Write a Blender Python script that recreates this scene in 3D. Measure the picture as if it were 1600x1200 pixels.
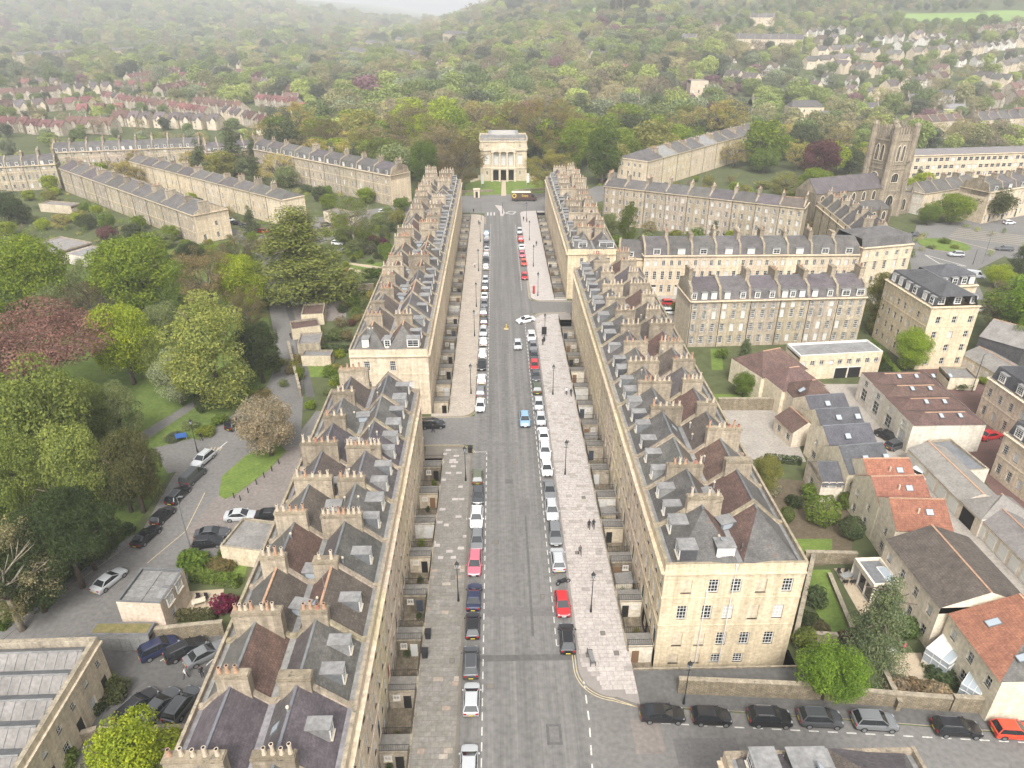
import bpy, bmesh, math, random
import numpy as np
from mathutils import Vector, Matrix

R = math.radians
PI = math.pi
for o in list(bpy.data.objects):
    bpy.data.objects.remove(o)
sc = bpy.context.scene
col = sc.collection

# ------------------------------------------------------------------ camera
cam = bpy.data.cameras.new('camera')
cam.sensor_fit = 'HORIZONTAL'
cam.sensor_width = 36.0
cam.lens = 24.975
cam.clip_start = 1.0
cam.clip_end = 12000.0
camo = bpy.data.objects.new('camera', cam)
col.objects.link(camo)
camo.location = (0.0, 0.0, 66.0)
camo.rotation_euler = (R(90 - 27.669), 0.0, R(-1.257))
sc.camera = camo

# ------------------------------------------------------------------ sky and sun (overcast)
SUN_EL, SUN_AZ = 50.0, 183.0          # azimuth clockwise from +Y (the street runs along +Y)
world = bpy.data.worlds.new('World')
sc.world = world
world.use_nodes = True
wn = world.node_tree.nodes
wl = world.node_tree.links
wn.clear()
sky = wn.new('ShaderNodeTexSky')
sky.sky_type = 'NISHITA'
sky.sun_disc = False
sky.sun_elevation = R(SUN_EL)
sky.sun_rotation = R(SUN_AZ)
sky.air_density = 1.0
sky.dust_density = 6.0
sky.ozone_density = 0.6
hs = wn.new('ShaderNodeHueSaturation')
hs.inputs['Saturation'].default_value = 0.12
wl.new(sky.outputs[0], hs.inputs['Color'])
bg = wn.new('ShaderNodeBackground')
bg.inputs['Strength'].default_value = 0.14
wl.new(hs.outputs[0], bg.inputs['Color'])
wo = wn.new('ShaderNodeOutputWorld')
wl.new(bg.outputs[0], wo.inputs['Surface'])

sun = bpy.data.lights.new('sun', 'SUN')
sun.energy = 1.25
sun.angle = R(14)
sun.color = (1.0, 0.95, 0.88)
suno = bpy.data.objects.new('sun', sun)
col.objects.link(suno)
_sd = Vector((math.sin(R(SUN_AZ)) * math.cos(R(SUN_EL)), math.cos(R(SUN_AZ)) * math.cos(R(SUN_EL)), math.sin(R(SUN_EL))))
suno.rotation_euler = _sd.to_track_quat('Z', 'Y').to_euler()
suno.location = (60, -40, 120)

sc.view_settings.view_transform = 'Standard'
sc.view_settings.look = 'None'
sc.view_settings.gamma = 1.0
sc.view_settings.use_curve_mapping = False
sc.view_settings.exposure = 1.10

sc.render.engine = 'CYCLES'
cy = sc.cycles
cy.max_bounces = 5
cy.diffuse_bounces = 3
cy.glossy_bounces = 2
cy.transmission_bounces = 2
cy.transparent_max_bounces = 4
cy.volume_bounces = 0
cy.use_denoising = True
try:
    cy.denoiser = 'OPENIMAGEDENOISE'
    cy.denoising_input_passes = 'RGB_ALBEDO_NORMAL'
    cy.denoising_prefilter = 'ACCURATE'
except Exception:
    pass
cy.use_adaptive_sampling = True
cy.adaptive_threshold = 0.012
cy.caustics_reflective = False
cy.caustics_refractive = False

rnd = random.Random(11)

# ------------------------------------------------------------------ materials
MAT = {}
def new_mat(name):
    m = bpy.data.materials.new(name)
    m.use_nodes = True
    nt = m.node_tree
    nt.nodes.clear()
    out = nt.nodes.new('ShaderNodeOutputMaterial')
    b = nt.nodes.new('ShaderNodeBsdfPrincipled')
    nt.links.new(b.outputs[0], out.inputs['Surface'])
    MAT[name] = m
    return m, nt, b, out

def mixc(nt, typ, fac, a, b):
    n = nt.nodes.new('ShaderNodeMix')
    n.data_type = 'RGBA'
    n.blend_type = typ
    for sock, v in ((n.inputs[0], fac), (n.inputs[6], a), (n.inputs[7], b)):
        if hasattr(v, 'is_linked') or hasattr(v, 'links'):
            nt.links.new(v, sock)
        elif isinstance(v, (int, float)):
            sock.default_value = v
        else:
            sock.default_value = (v[0], v[1], v[2], 1.0)
    return n.outputs[2]

def noise(nt, vec, scale, detail=4.0, rough=0.6):
    n = nt.nodes.new('ShaderNodeTexNoise')
    n.inputs['Scale'].default_value = scale
    n.inputs['Detail'].default_value = detail
    n.inputs['Roughness'].default_value = rough
    if vec is not None:
        nt.links.new(vec, n.inputs['Vector'])
    return n.outputs['Fac']

def ramp(nt, fac, stops):
    n = nt.nodes.new('ShaderNodeValToRGB')
    e = n.color_ramp.elements
    while len(e) < len(stops):
        e.new(0.5)
    for i, (p, c) in enumerate(stops):
        e[i].position = p
        if isinstance(c, (int, float)):
            c = (c, c, c)
        e[i].color = (c[0], c[1], c[2], 1)
    nt.links.new(fac, n.inputs[0])
    return n.outputs[0]

def mapping(nt, vec, scale):
    n = nt.nodes.new('ShaderNodeMapping')
    n.inputs['Scale'].default_value = scale
    nt.links.new(vec, n.inputs['Vector'])
    return n.outputs[0]

def mat(name, c1, c2=None, ns=0.6, rough=0.85, metal=0.0, brick=None, streak=0.0, spots=None, bump=0.0, tint=True, fine=None, spec=0.3):
    """c1..c2 mottled by noise (metres, object space); brick=(w,h,joint,strength) courses in UV metres;
    streak = vertical water staining; spots=(colour, threshold, scale) lichen, repairs, stains."""
    m, nt, b, out = new_mat(name)
    tc = nt.nodes.new('ShaderNodeTexCoord')
    geo = nt.nodes.new('ShaderNodeNewGeometry')
    pos = geo.outputs['Position']
    c2 = c2 or tuple(x * 0.75 for x in c1)
    f = noise(nt, pos, ns, 5.0, 0.65)
    colr = ramp(nt, f, [(0.30, c2), (0.70, c1)])
    hgt = None
    if brick:
        bw, bh, bj, bs = brick
        bt = nt.nodes.new('ShaderNodeTexBrick')
        nt.links.new(tc.outputs['UV'], bt.inputs['Vector'])
        bt.inputs['Scale'].default_value = 1.0
        bt.inputs['Brick Width'].default_value = bw
        bt.inputs['Row Height'].default_value = bh
        bt.inputs['Mortar Size'].default_value = bj
        bt.inputs['Mortar Smooth'].default_value = 0.2
        bt.inputs['Bias'].default_value = 0.0
        bt.inputs['Color1'].default_value = (1 - bs, 1 - bs, 1 - bs, 1)
        bt.inputs['Color2'].default_value = (1 + bs * .6, 1 + bs * .6, 1 + bs * .6, 1)
        bt.inputs['Mortar'].default_value = (1 - 2.2 * bs, 1 - 2.2 * bs, 1 - 2.2 * bs, 1)
        colr = mixc(nt, 'MULTIPLY', 1.0, colr, bt.outputs['Color'])
        hgt = bt.outputs['Fac']
    if streak:
        sv = mapping(nt, pos, (1.6, 1.6, 0.10))
        sf = noise(nt, sv, 1.0, 4.0, 0.7)
        sr = ramp(nt, sf, [(0.38, 1 - streak), (0.62, 1.0)])
        colr = mixc(nt, 'MULTIPLY', 1.0, colr, sr)
    if spots:
        for (sc_, thr, scl) in (spots if isinstance(spots, list) else [spots]):
            sf = noise(nt, pos, scl, 6.0, 0.7)
            sr = ramp(nt, sf, [(thr, 0.0), (thr + 0.08, 1.0)])
            colr = mixc(nt, 'MIX', sr, colr, sc_)
    if fine:
        ff = noise(nt, pos, fine, 2.0, 0.5)
        fr = ramp(nt, ff, [(0.25, 0.78), (0.75, 1.15)])
        colr = mixc(nt, 'MULTIPLY', 1.0, colr, fr)
    if tint:
        oi = nt.nodes.new('ShaderNodeObjectInfo')
        colr = mixc(nt, 'MULTIPLY', 1.0, colr, oi.outputs['Color'])
    nt.links.new(colr, b.inputs['Base Color'])
    b.inputs['Roughness'].default_value = rough
    b.inputs['Metallic'].default_value = metal
    b.inputs['Specular IOR Level'].default_value = spec
    if bump:
        bn = nt.nodes.new('ShaderNodeBump')
        bn.inputs['Strength'].default_value = bump
        bn.inputs['Distance'].default_value = 0.03
        if hgt is not None:
            inv = nt.nodes.new('ShaderNodeMath'); inv.operation = 'SUBTRACT'
            inv.inputs[0].default_value = 1.0
            nt.links.new(hgt, inv.inputs[1])
            nt.links.new(inv.outputs[0], bn.inputs['Height'])
        else:
            nt.links.new(noise(nt, pos, 6.0, 4.0), bn.inputs['Height'])
        nt.links.new(bn.outputs[0], b.inputs['Normal'])
    return m

def flat(name, c, rough=0.5, metal=0.0, spec=0.4, tint=False, coat=0.0):
    m, nt, b, out = new_mat(name)
    if tint:
        oi = nt.nodes.new('ShaderNodeObjectInfo')
        nt.links.new(mixc(nt, 'MULTIPLY', 1.0, c, oi.outputs['Color']), b.inputs['Base Color'])
    else:
        b.inputs['Base Color'].default_value = (c[0], c[1], c[2], 1)
    b.inputs['Roughness'].default_value = rough
    b.inputs['Metallic'].default_value = metal
    b.inputs['Specular IOR Level'].default_value = spec
    b.inputs['Coat Weight'].default_value = coat
    b.inputs['Coat Roughness'].default_value = 0.05
    return m

LICH = (0.36, 0.31, 0.14)
mat('stone', (0.69, 0.59, 0.445), (0.58, 0.485, 0.355), ns=0.35, brick=(0.75, 0.34, 0.012, 0.07), streak=0.24, fine=2.5, spots=((0.27, 0.21, 0.14), 0.66, 0.8), bump=0.15)
mat('stone_pale', (0.66, 0.58, 0.46), (0.47, 0.39, 0.28), ns=0.35, streak=0.14, fine=3.0, spots=((0.33, 0.28, 0.2), 0.70, 0.6))
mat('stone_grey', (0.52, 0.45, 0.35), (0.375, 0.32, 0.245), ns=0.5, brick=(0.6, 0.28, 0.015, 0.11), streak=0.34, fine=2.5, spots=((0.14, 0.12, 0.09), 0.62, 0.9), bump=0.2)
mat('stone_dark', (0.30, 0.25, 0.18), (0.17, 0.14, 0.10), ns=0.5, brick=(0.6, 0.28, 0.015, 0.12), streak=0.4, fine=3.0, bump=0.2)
mat('coping', (0.40, 0.34, 0.25), (0.22, 0.19, 0.14), ns=1.2, streak=0.2, fine=5.0, spots=[((0.12, 0.11, 0.09), 0.58, 1.5), (LICH, 0.68, 2.0)])
mat('rubble', (0.36, 0.30, 0.21), (0.22, 0.18, 0.12), ns=1.2, brick=(0.45, 0.2, 0.03, 0.2), streak=0.25, fine=5.0, bump=0.5)
mat('render_white', (0.66, 0.63, 0.57), (0.56, 0.53, 0.47), ns=0.4, streak=0.16, fine=2.0)
mat('render_cream', (0.76, 0.69, 0.565), (0.65, 0.58, 0.46), ns=0.4, streak=0.14, fine=2.0)
mat('slate', (0.160, 0.151, 0.140), (0.086, 0.081, 0.076), ns=0.45, rough=0.62, brick=(0.34, 0.24, 0.012, 0.16), fine=4.0, streak=0.2, spots=[((0.25, 0.23, 0.185), 0.64, 1.4), ((0.06, 0.06, 0.055), 0.62, 0.9), ((0.135, 0.105, 0.085), 0.61, 0.45)], bump=0.35, spec=0.3)
mat('slate_purple', (0.150, 0.131, 0.133), (0.088, 0.077, 0.08), ns=0.45, rough=0.62, brick=(0.36, 0.25, 0.012, 0.17), fine=4.0, streak=0.2, spots=((0.28, 0.25, 0.2), 0.68, 1.4), bump=0.35)
mat('slate_dark', (0.10, 0.10, 0.105), (0.06, 0.06, 0.065), ns=0.5, rough=0.6, brick=(0.34, 0.24, 0.012, 0.15), fine=4.0, bump=0.3)
mat('tile_brown', (0.165, 0.102, 0.082), (0.095, 0.064, 0.055), ns=0.7, brick=(0.26, 0.3, 0.018, 0.2), fine=4.0, spots=[((0.30, 0.22, 0.17), 0.66, 1.6), ((0.10, 0.09, 0.07), 0.63, 1.0)], bump=0.5)
mat('tile_grey_brown', (0.145, 0.120, 0.100), (0.085, 0.072, 0.062), ns=0.6, brick=(0.30, 0.33, 0.02, 0.17), fine=4.0, spots=((0.26, 0.22, 0.17), 0.68, 1.6), bump=0.5)
mat('tile_orange', (0.33, 0.145, 0.09), (0.21, 0.092, 0.062), ns=0.8, brick=(0.24, 0.33, 0.02, 0.16), fine=4.0, spots=((0.24, 0.11, 0.07), 0.62, 1.4), bump=0.6)
mat('lead', (0.29, 0.285, 0.275), (0.175, 0.172, 0.168), ns=0.7, rough=0.5, fine=3.0, streak=0.15)
mat('lead_dark', (0.17, 0.175, 0.18), (0.11, 0.115, 0.12), ns=0.7, rough=0.55, fine=3.0)
mat('felt', (0.24, 0.225, 0.21), (0.16, 0.15, 0.14), ns=0.5, fine=3.0, spots=((0.30, 0.27, 0.22), 0.64, 0.9))
mat('felt_pale', (0.42, 0.40, 0.37), (0.33, 0.31, 0.28), ns=0.4, fine=3.0, spots=((0.25, 0.23, 0.2), 0.66, 0.7))
mat('moss_roof', (0.20, 0.16, 0.07), (0.11, 0.11, 0.04), ns=1.2, fine=4.0)
mat('asphalt', (0.170, 0.162, 0.152), (0.135, 0.128, 0.120), ns=0.12, rough=0.9, fine=2.0, spots=[((0.115, 0.108, 0.102), 0.63, 0.22), ((0.20, 0.19, 0.178), 0.66, 0.35)])
mat('asphalt_dark', (0.115, 0.111, 0.106), (0.085, 0.082, 0.078), ns=0.2, rough=0.9, fine=2.0, spots=((0.15, 0.145, 0.138), 0.64, 0.4))
mat('asphalt_patch', (0.150, 0.142, 0.136), (0.120, 0.114, 0.11), ns=0.4, rough=0.9, fine=3.0)
mat('asphalt_worn', (0.205, 0.178, 0.160), (0.17, 0.15, 0.135), ns=0.25, rough=0.9, fine=2.0)
mat('red_tarmac', (0.155, 0.090, 0.078), (0.115, 0.070, 0.062), ns=0.4, rough=0.9, fine=3.0)
mat('concrete', (0.35, 0.32, 0.28), (0.26, 0.235, 0.205), ns=0.3, fine=2.5, spots=((0.2, 0.18, 0.16), 0.66, 0.5))
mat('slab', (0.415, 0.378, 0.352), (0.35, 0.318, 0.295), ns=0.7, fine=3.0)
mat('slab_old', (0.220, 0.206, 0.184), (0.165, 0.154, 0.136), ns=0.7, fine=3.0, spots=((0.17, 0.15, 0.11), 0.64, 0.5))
mat('sandy_paving', (0.40, 0.345, 0.29), (0.33, 0.285, 0.235), ns=0.4, fine=2.5, brick=(0.9, 0.6, 0.02, 0.08))
mat('joint_pale', (0.25, 0.225, 0.205), (0.2, 0.18, 0.165), ns=0.8)
mat('joint', (0.17, 0.15, 0.125), (0.13, 0.115, 0.095), ns=0.8)
mat('kerb', (0.33, 0.29, 0.24), (0.25, 0.22, 0.18), ns=0.8, fine=3.0)
mat('yellow_line', (0.52, 0.43, 0.25), (0.36, 0.30, 0.20), ns=1.6, fine=3.0)
mat('white_line', (0.60, 0.58, 0.54), (0.36, 0.345, 0.32), ns=2.2, fine=4.0)
mat('gravel', (0.45, 0.37, 0.27), (0.36, 0.29, 0.2), ns=1.5, fine=8.0)
mat('grass', (0.135, 0.18, 0.045), (0.075, 0.11, 0.03), ns=0.25, fine=1.5, spots=[((0.19, 0.17, 0.08), 0.62, 0.3), ((0.07, 0.085, 0.03), 0.60, 0.6)], rough=1.0, spec=0.1)
mat('lawn', (0.15, 0.205, 0.045), (0.095, 0.14, 0.035), ns=0.4, fine=2.5, spots=((0.19, 0.19, 0.07), 0.64, 0.7), rough=1.0, spec=0.1)
mat('soil', (0.13, 0.10, 0.065), (0.08, 0.065, 0.04), ns=1.0, fine=3.0)
mat('field', (0.18, 0.27, 0.07), (0.15, 0.22, 0.06), ns=0.02, spec=0.1)
mat('land', (0.100, 0.110, 0.05), (0.065, 0.078, 0.035), ns=0.05, fine=0.6, rough=1.0, spots=[((0.14, 0.12, 0.075), 0.62, 0.05), ((0.09, 0.125, 0.035), 0.58, 0.08)], spec=0.1)
mat('terracotta', (0.46, 0.29, 0.19), (0.33, 0.20, 0.13), ns=2.0, fine=6.0)
mat('pot_cream', (0.56, 0.47, 0.36), (0.40, 0.33, 0.25), ns=2.0, fine=6.0)
mat('pot_red', (0.38, 0.17, 0.115), (0.28, 0.13, 0.09), ns=2.0, fine=6.0)
mat('timber', (0.24, 0.14, 0.075), (0.17, 0.1, 0.055), ns=1.5, fine=6.0)
mat('timber_grey', (0.25, 0.25, 0.24), (0.19, 0.19, 0.18), ns=1.2, fine=5.0)
mat('bark', (0.14, 0.11, 0.08), (0.08, 0.065, 0.05), ns=2.0, fine=5.0)
mat('bark_pale', (0.30, 0.26, 0.20), (0.2, 0.17, 0.13), ns=2.0, fine=5.0)
flat('paint_white', (0.62, 0.61, 0.58), 0.45)
flat('door_paint', (1, 1, 1), 0.4, tint=True)
flat('iron', (0.018, 0.018, 0.02), 0.5)
flat('pipe', (0.03, 0.03, 0.03), 0.5)
flat('soot_and_unlit', (0.012, 0.011, 0.010), 0.9)  # chimney soot, also the black painted for shade inside openings
flat('glass', (0.022, 0.026, 0.030), 0.08, spec=0.6)
flat('glass_blind', (0.50, 0.50, 0.48), 0.25, spec=0.5)
flat('skyglass', (0.33, 0.37, 0.40), 0.12, spec=0.6)
flat('tyre', (0.02, 0.02, 0.02), 0.8)
flat('rim', (0.42, 0.43, 0.44), 0.3, metal=0.8)
flat('car_glass', (0.015, 0.018, 0.02), 0.06, spec=0.7)
flat('chrome', (0.6, 0.6, 0.6), 0.2, metal=1.0)
flat('headlamp', (0.25, 0.26, 0.27), 0.12, spec=0.6)
flat('taillamp', (0.32, 0.012, 0.012), 0.2)
flat('plate_white', (0.72, 0.72, 0.70), 0.5)
flat('plate_yellow', (0.66, 0.50, 0.06), 0.5)
flat('plastic_black', (0.02, 0.02, 0.021), 0.6)
flat('carpaint', (1, 1, 1), 0.28, tint=True, coat=0.45, spec=0.45)
flat('red_paint', (0.42, 0.03, 0.025), 0.35)
flat('sign_blue', (0.04, 0.12, 0.36), 0.5)
flat('yellow_paint', (0.62, 0.47, 0.06), 0.45)
flat('skin', (0.48, 0.29, 0.20), 0.6)
flat('hair', (0.05, 0.035, 0.025), 0.7)
flat('cloth', (1, 1, 1), 0.85, tint=True)
flat('trousers', (0.025, 0.027, 0.035), 0.85)
flat('pink_cloth', (0.62, 0.06, 0.16), 0.8)

def leaf_mat(name, trans=0.35):
    m, nt, b, out = new_mat(name)
    oi = nt.nodes.new('ShaderNodeObjectInfo')
    geo = nt.nodes.new('ShaderNodeNewGeometry')
    r = ramp(nt, geo.outputs['Random Per Island'], [(0.0, (0.55, 0.60, 0.60)), (0.5, (0.95, 0.97, 0.9)), (1.0, (1.40, 1.30, 1.1))])
    cl = noise(nt, geo.outputs['Position'], 0.35, 2.0)
    cr = ramp(nt, cl, [(0.3, (0.82, 0.86, 0.85)), (0.7, (1.15, 1.10, 1.0))])
    c = mixc(nt, 'MULTIPLY', 1.0, oi.outputs['Color'], r)
    c = mixc(nt, 'MULTIPLY', 1.0, c, cr)
    nt.links.new(c, b.inputs['Base Color'])
    b.inputs['Roughness'].default_value = 0.6
    b.inputs['Specular IOR Level'].default_value = 0.2
    t = nt.nodes.new('ShaderNodeBsdfTranslucent')
    nt.links.new(mixc(nt, 'MULTIPLY', 1.0, c, (1.1, 1.15, 0.7)), t.inputs['Color'])
    ms = nt.nodes.new('ShaderNodeMixShader')
    ms.inputs[0].default_value = trans
    nt.links.new(b.outputs[0], ms.inputs[1])
    nt.links.new(t.outputs[0], ms.inputs[2])
    nt.links.new(ms.outputs[0], out.inputs['Surface'])
    return m
def street_mat():
    m = mat('asphalt_street', (0.172, 0.164, 0.154), (0.142, 0.136, 0.128), ns=0.15, rough=0.9, fine=1.5, spots=[((0.118, 0.112, 0.106), 0.64, 0.3), ((0.195, 0.187, 0.176), 0.66, 0.25)])
    nt = m.node_tree; b = next(n for n in nt.nodes if n.type == 'BSDF_PRINCIPLED'); src = b.inputs['Base Color'].links[0].from_socket
    geo = nt.nodes.new('ShaderNodeNewGeometry')
    f = noise(nt, mapping(nt, geo.outputs['Position'], (.75, .012, 1)), 1.0, 3.0, .5)
    g = noise(nt, mapping(nt, geo.outputs['Position'], (4.5, .05, 1)), 1.0, 3.0, .6)
    c = mixc(nt, 'MULTIPLY', 1.0, src, ramp(nt, f, [(.35, .80), (.65, 1.12)]))
    c = mixc(nt, 'MULTIPLY', 1.0, c, ramp(nt, g, [(.35, .88), (.65, 1.06)]))
    nt.links.new(c, b.inputs['Base Color'])
street_mat()
leaf_mat('leaf', 0.45)
leaf_mat('needle', 0.15)

def wood_mat(name='woodland', typ='INSTANCER'):
    """far woodland seen as one mass: the tree it belongs to gives the hue"""
    m, nt, b, out = new_mat(name)
    at = nt.nodes.new('ShaderNodeAttribute')
    at.attribute_type = typ
    at.attribute_name = 'treecol'
    geo = nt.nodes.new('ShaderNodeNewGeometry')
    r = ramp(nt, geo.outputs['Random Per Island'], [(0.0, 0.6), (1.0, 1.4)])
    nt.links.new(mixc(nt, 'MULTIPLY', 1.0, at.outputs['Color'], r), b.inputs['Base Color'])
    b.inputs['Roughness'].default_value = 0.8
    b.inputs['Specular IOR Level'].default_value = 0.1
wood_mat()
wood_mat('shrub_mass', 'GEOMETRY')

# ------------------------------------------------------------------ mesh helpers
class MB:
    def __init__(s):
        s.v = []; s.f = []; s.m = []; s.mats = []
    def mi(s, name):
        if name not in s.mats:
            s.mats.append(name)
        return s.mats.index(name)
    def face(s, pts, m):
        i = len(s.v)
        s.v.extend([tuple(p) for p in pts])
        s.f.append(tuple(range(i, i + len(pts))))
        s.m.append(s.mi(m))
    def box(s, x0, y0, z0, x1, y1, z1, m, top=None, bottom=True):
        i = len(s.v)
        s.v += [(x0, y0, z0), (x1, y0, z0), (x1, y1, z0), (x0, y1, z0), (x0, y0, z1), (x1, y0, z1), (x1, y1, z1), (x0, y1, z1)]
        k = s.mi(m); t = s.mi(top) if top else k
        fs = [(0, 1, 5, 4), (1, 2, 6, 5), (2, 3, 7, 6), (3, 0, 4, 7), (4, 5, 6, 7)]
        if bottom: fs.append((3, 2, 1, 0))
        for q, f in enumerate(fs):
            s.f.append(tuple(i + a for a in f)); s.m.append(t if q == 4 else k)
    def taper(s, b, t, m, top=None):
        """b, t: rings of points (bottom, top), same count, CCW seen from above"""
        n = len(b); i = len(s.v)
        s.v += [tuple(p) for p in b] + [tuple(p) for p in t]
        k = s.mi(m)
        for a in range(n):
            c = (a + 1) % n
            s.f.append((i + a, i + c, i + n + c, i + n + a)); s.m.append(k)
        s.f.append(tuple(i + n + a for a in range(n))); s.m.append(s.mi(top) if top else k)
        s.f.append(tuple(i + a for a in reversed(range(n)))); s.m.append(k)
    def cyl(s, cx, cy_, z0, z1, r0, r1, m, n=8, top=None):
        a = [2 * PI * q / n for q in range(n)]
        s.taper([(cx + r0 * math.cos(t), cy_ + r0 * math.sin(t), z0) for t in a], [(cx + r1 * math.cos(t), cy_ + r1 * math.sin(t), z1) for t in a], m, top)
    def bar(s, p, q, r, m, n=4, r2=None):
        p = Vector(p); q = Vector(q); d = q - p
        if d.length < 1e-6: return
        d.normalize()
        u = d.cross(Vector((0, 0, 1)))
        if u.length < 1e-3: u = Vector((1, 0, 0))
        u.normalize(); w = d.cross(u)
        r2 = r if r2 is None else r2
        a = [2 * PI * (k + .5) / n for k in range(n)]
        s.taper([p + (u * math.cos(t) + w * math.sin(t)) * r for t in reversed(a)], [q + (u * math.cos(t) + w * math.sin(t)) * r2 for t in reversed(a)], m)
    def prism_x(s, prof, x0, x1, m, mats=None, caps=True):
        """closed profile of (y,z) points extruded along x; mats one per edge"""
        n = len(prof)
        for a in range(n):
            b = (a + 1) % n
            mm = mats[a] if mats else m
            if mm is None: continue
            s.face([(x0, *prof[a]), (x1, *prof[a]), (x1, *prof[b]), (x0, *prof[b])], mm)
        if caps:
            s.face([(x0, *p) for p in reversed(prof)], m)
            s.face([(x1, *p) for p in prof], m)
    def facade(s, O, u, n, w, z0, z1, ops, m, depth=0.26, reveal=None):
        """wall in the plane through O along u (unit, horizontal) with outward normal n; ops=(u0,u1,z0,z1) openings with reveals"""
        us = sorted({0.0, w, *[a for o in ops for a in o[:2]]})
        zs = sorted({z0, z1, *[a for o in ops for a in o[2:4]]})
        def pt(a, z, d=0.0):
            return (O[0] + u[0] * a - n[0] * d, O[1] + u[1] * a - n[1] * d, z)
        flip = (u[0] * n[1] - u[1] * n[0]) > 0   # keep faces pointing along n
        def q(ps, mm):
            s.face(list(reversed(ps)) if flip else ps, mm)
        for z_a, z_b in zip(zs, zs[1:]):
            run = None
            for a, b in zip(us, us[1:]):
                c = ((a + b) / 2, (z_a + z_b) / 2)
                hole = any(o[0] < c[0] < o[1] and o[2] < c[1] < o[3] for o in ops)
                if not hole:
                    run = [a, b] if run is None else [run[0], b]
                if hole or b == us[-1]:
                    if run:
                        q([pt(run[0], z_a), pt(run[1], z_a), pt(run[1], z_b), pt(run[0], z_b)], m)
                    run = None
        rm = reveal or m
        for o in ops:
            a, b, c, d = o[:4]
            q([pt(a, c), pt(a, d), pt(a, d, depth), pt(a, c, depth)], rm)
            q([pt(b, c, depth), pt(b, d, depth), pt(b, d), pt(b, c)], rm)
            q([pt(a, c, depth), pt(b, c, depth), pt(b, c), pt(a, c)], rm)
            q([pt(a, d), pt(b, d), pt(b, d, depth), pt(a, d, depth)], rm)
    def mesh(s, name, smooth=False):
        me = bpy.data.meshes.new(name)
        me.from_pydata(s.v, [], s.f)
        for k in s.mats:
            me.materials.append(MAT[k])
        me.polygons.foreach_set('material_index', s.m)
        if smooth:
            me.polygons.foreach_set('use_smooth', [True] * len(s.f))
        me.update()
        uvs(me)
        return me

def uvs(me):
    """UVs in metres: u runs level along each face, v up the slope"""
    nl = len(me.loops)
    if nl == 0: return
    uv = me.uv_layers.new(name='UVMap')
    co = np.empty(len(me.vertices) * 3); me.vertices.foreach_get('co', co); co = co.reshape(-1, 3)
    li = np.empty(nl, dtype=np.int32); me.loops.foreach_get('vertex_index', li)
    npoly = len(me.polygons)
    no = np.empty(npoly * 3); me.polygons.foreach_get('normal', no); no = no.reshape(-1, 3)
    tot = np.empty(npoly, dtype=np.int32); me.polygons.foreach_get('loop_total', tot)
    t = np.stack([-no[:, 1], no[:, 0], np.zeros(npoly)], 1)
    ln = np.linalg.norm(t, axis=1)
    flat_ = ln < 1e-3
    t[flat_] = (1, 0, 0); ln[flat_] = 1
    t /= ln[:, None]
    b = np.cross(no, t)
    P_ = co[li]
    tl = np.repeat(t, tot, 0); bl = np.repeat(b, tot, 0)
    out = np.stack([(P_ * tl).sum(1), (P_ * bl).sum(1)], 1)
    uv.data.foreach_set('uv', out.ravel())

CACHE = {}
def cached(key, fn):
    if key not in CACHE:
        CACHE[key] = fn()
    return CACHE[key]

def obj(name, me, parent=None, loc=(0, 0, 0), rz=0.0, color=None, scale=None):
    o = bpy.data.objects.new(name, me)
    col.objects.link(o)
    o.location = loc
    if rz: o.rotation_euler = (0, 0, rz)
    if scale is not None:
        o.scale = scale if not isinstance(scale, (int, float)) else (scale,) * 3
    if color is not None:
        o.color = (color[0], color[1], color[2], 1)
    if parent is not None:
        o.parent = parent
    return o

def tag(o, label, cat, group=None):
    if len(label.split()) > 16: print('LONG', label)
    o['label'] = label; o['category'] = cat
    if group: o['group'] = group
    return o
def thing(name, label, cat, loc, rz=0.0, group=None, scale=None):
    return tag(obj(name, None, None, loc, rz, scale=scale), label, cat, group)
def struct(name, me, loc=(0, 0, 0), rz=0.0):
    o = obj(name, me, None, loc, rz); o['kind'] = 'structure'; return o

def ordn(i):
    names = ['first', 'second', 'third', 'fourth', 'fifth', 'sixth', 'seventh', 'eighth', 'ninth', 'tenth', 'eleventh', 'twelfth', 'thirteenth', 'fourteenth', 'fifteenth', 'sixteenth', 'seventeenth', 'eighteenth', 'nineteenth', 'twentieth',
             'twenty-first', 'twenty-second', 'twenty-third', 'twenty-fourth', 'twenty-fifth', 'twenty-sixth', 'twenty-seventh', 'twenty-eighth', 'twenty-ninth', 'thirtieth']
    if i <= 30: return names[i - 1]
    t = {30: 'thirty', 40: 'forty', 50: 'fifty', 60: 'sixty', 70: 'seventy', 80: 'eighty', 90: 'ninety'}[i // 10 * 10]
    return (t[:-1] + 'ieth') if i % 10 == 0 else t + '-' + names[i % 10 - 1]

def smooth(a, b, t):
    t = min(1.0, max(0.0, (t - a) / (b - a)))
    return t * t * (3 - 2 * t)

def terr(x,y):
    # right hand hill climbing away behind the museum
    u=y-430+0.12*max(0,x-100)
    S=0 if u<=0 else (u*u/2900 if u<130 else 5.83+0.0897*(u-130))
    S=min(S,66+0.02*u)
    m=smooth(-250,200,x+0.02*(y-1000))
    z=S*(0.05+0.95*m)
    # distant hill across the valley, on the left
    L=105*smooth(1300,2900,y)*(1-smooth(-1300,-150,x))+28*smooth(1700,3300,y)
    return max(z,L) if L>z else z


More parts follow.
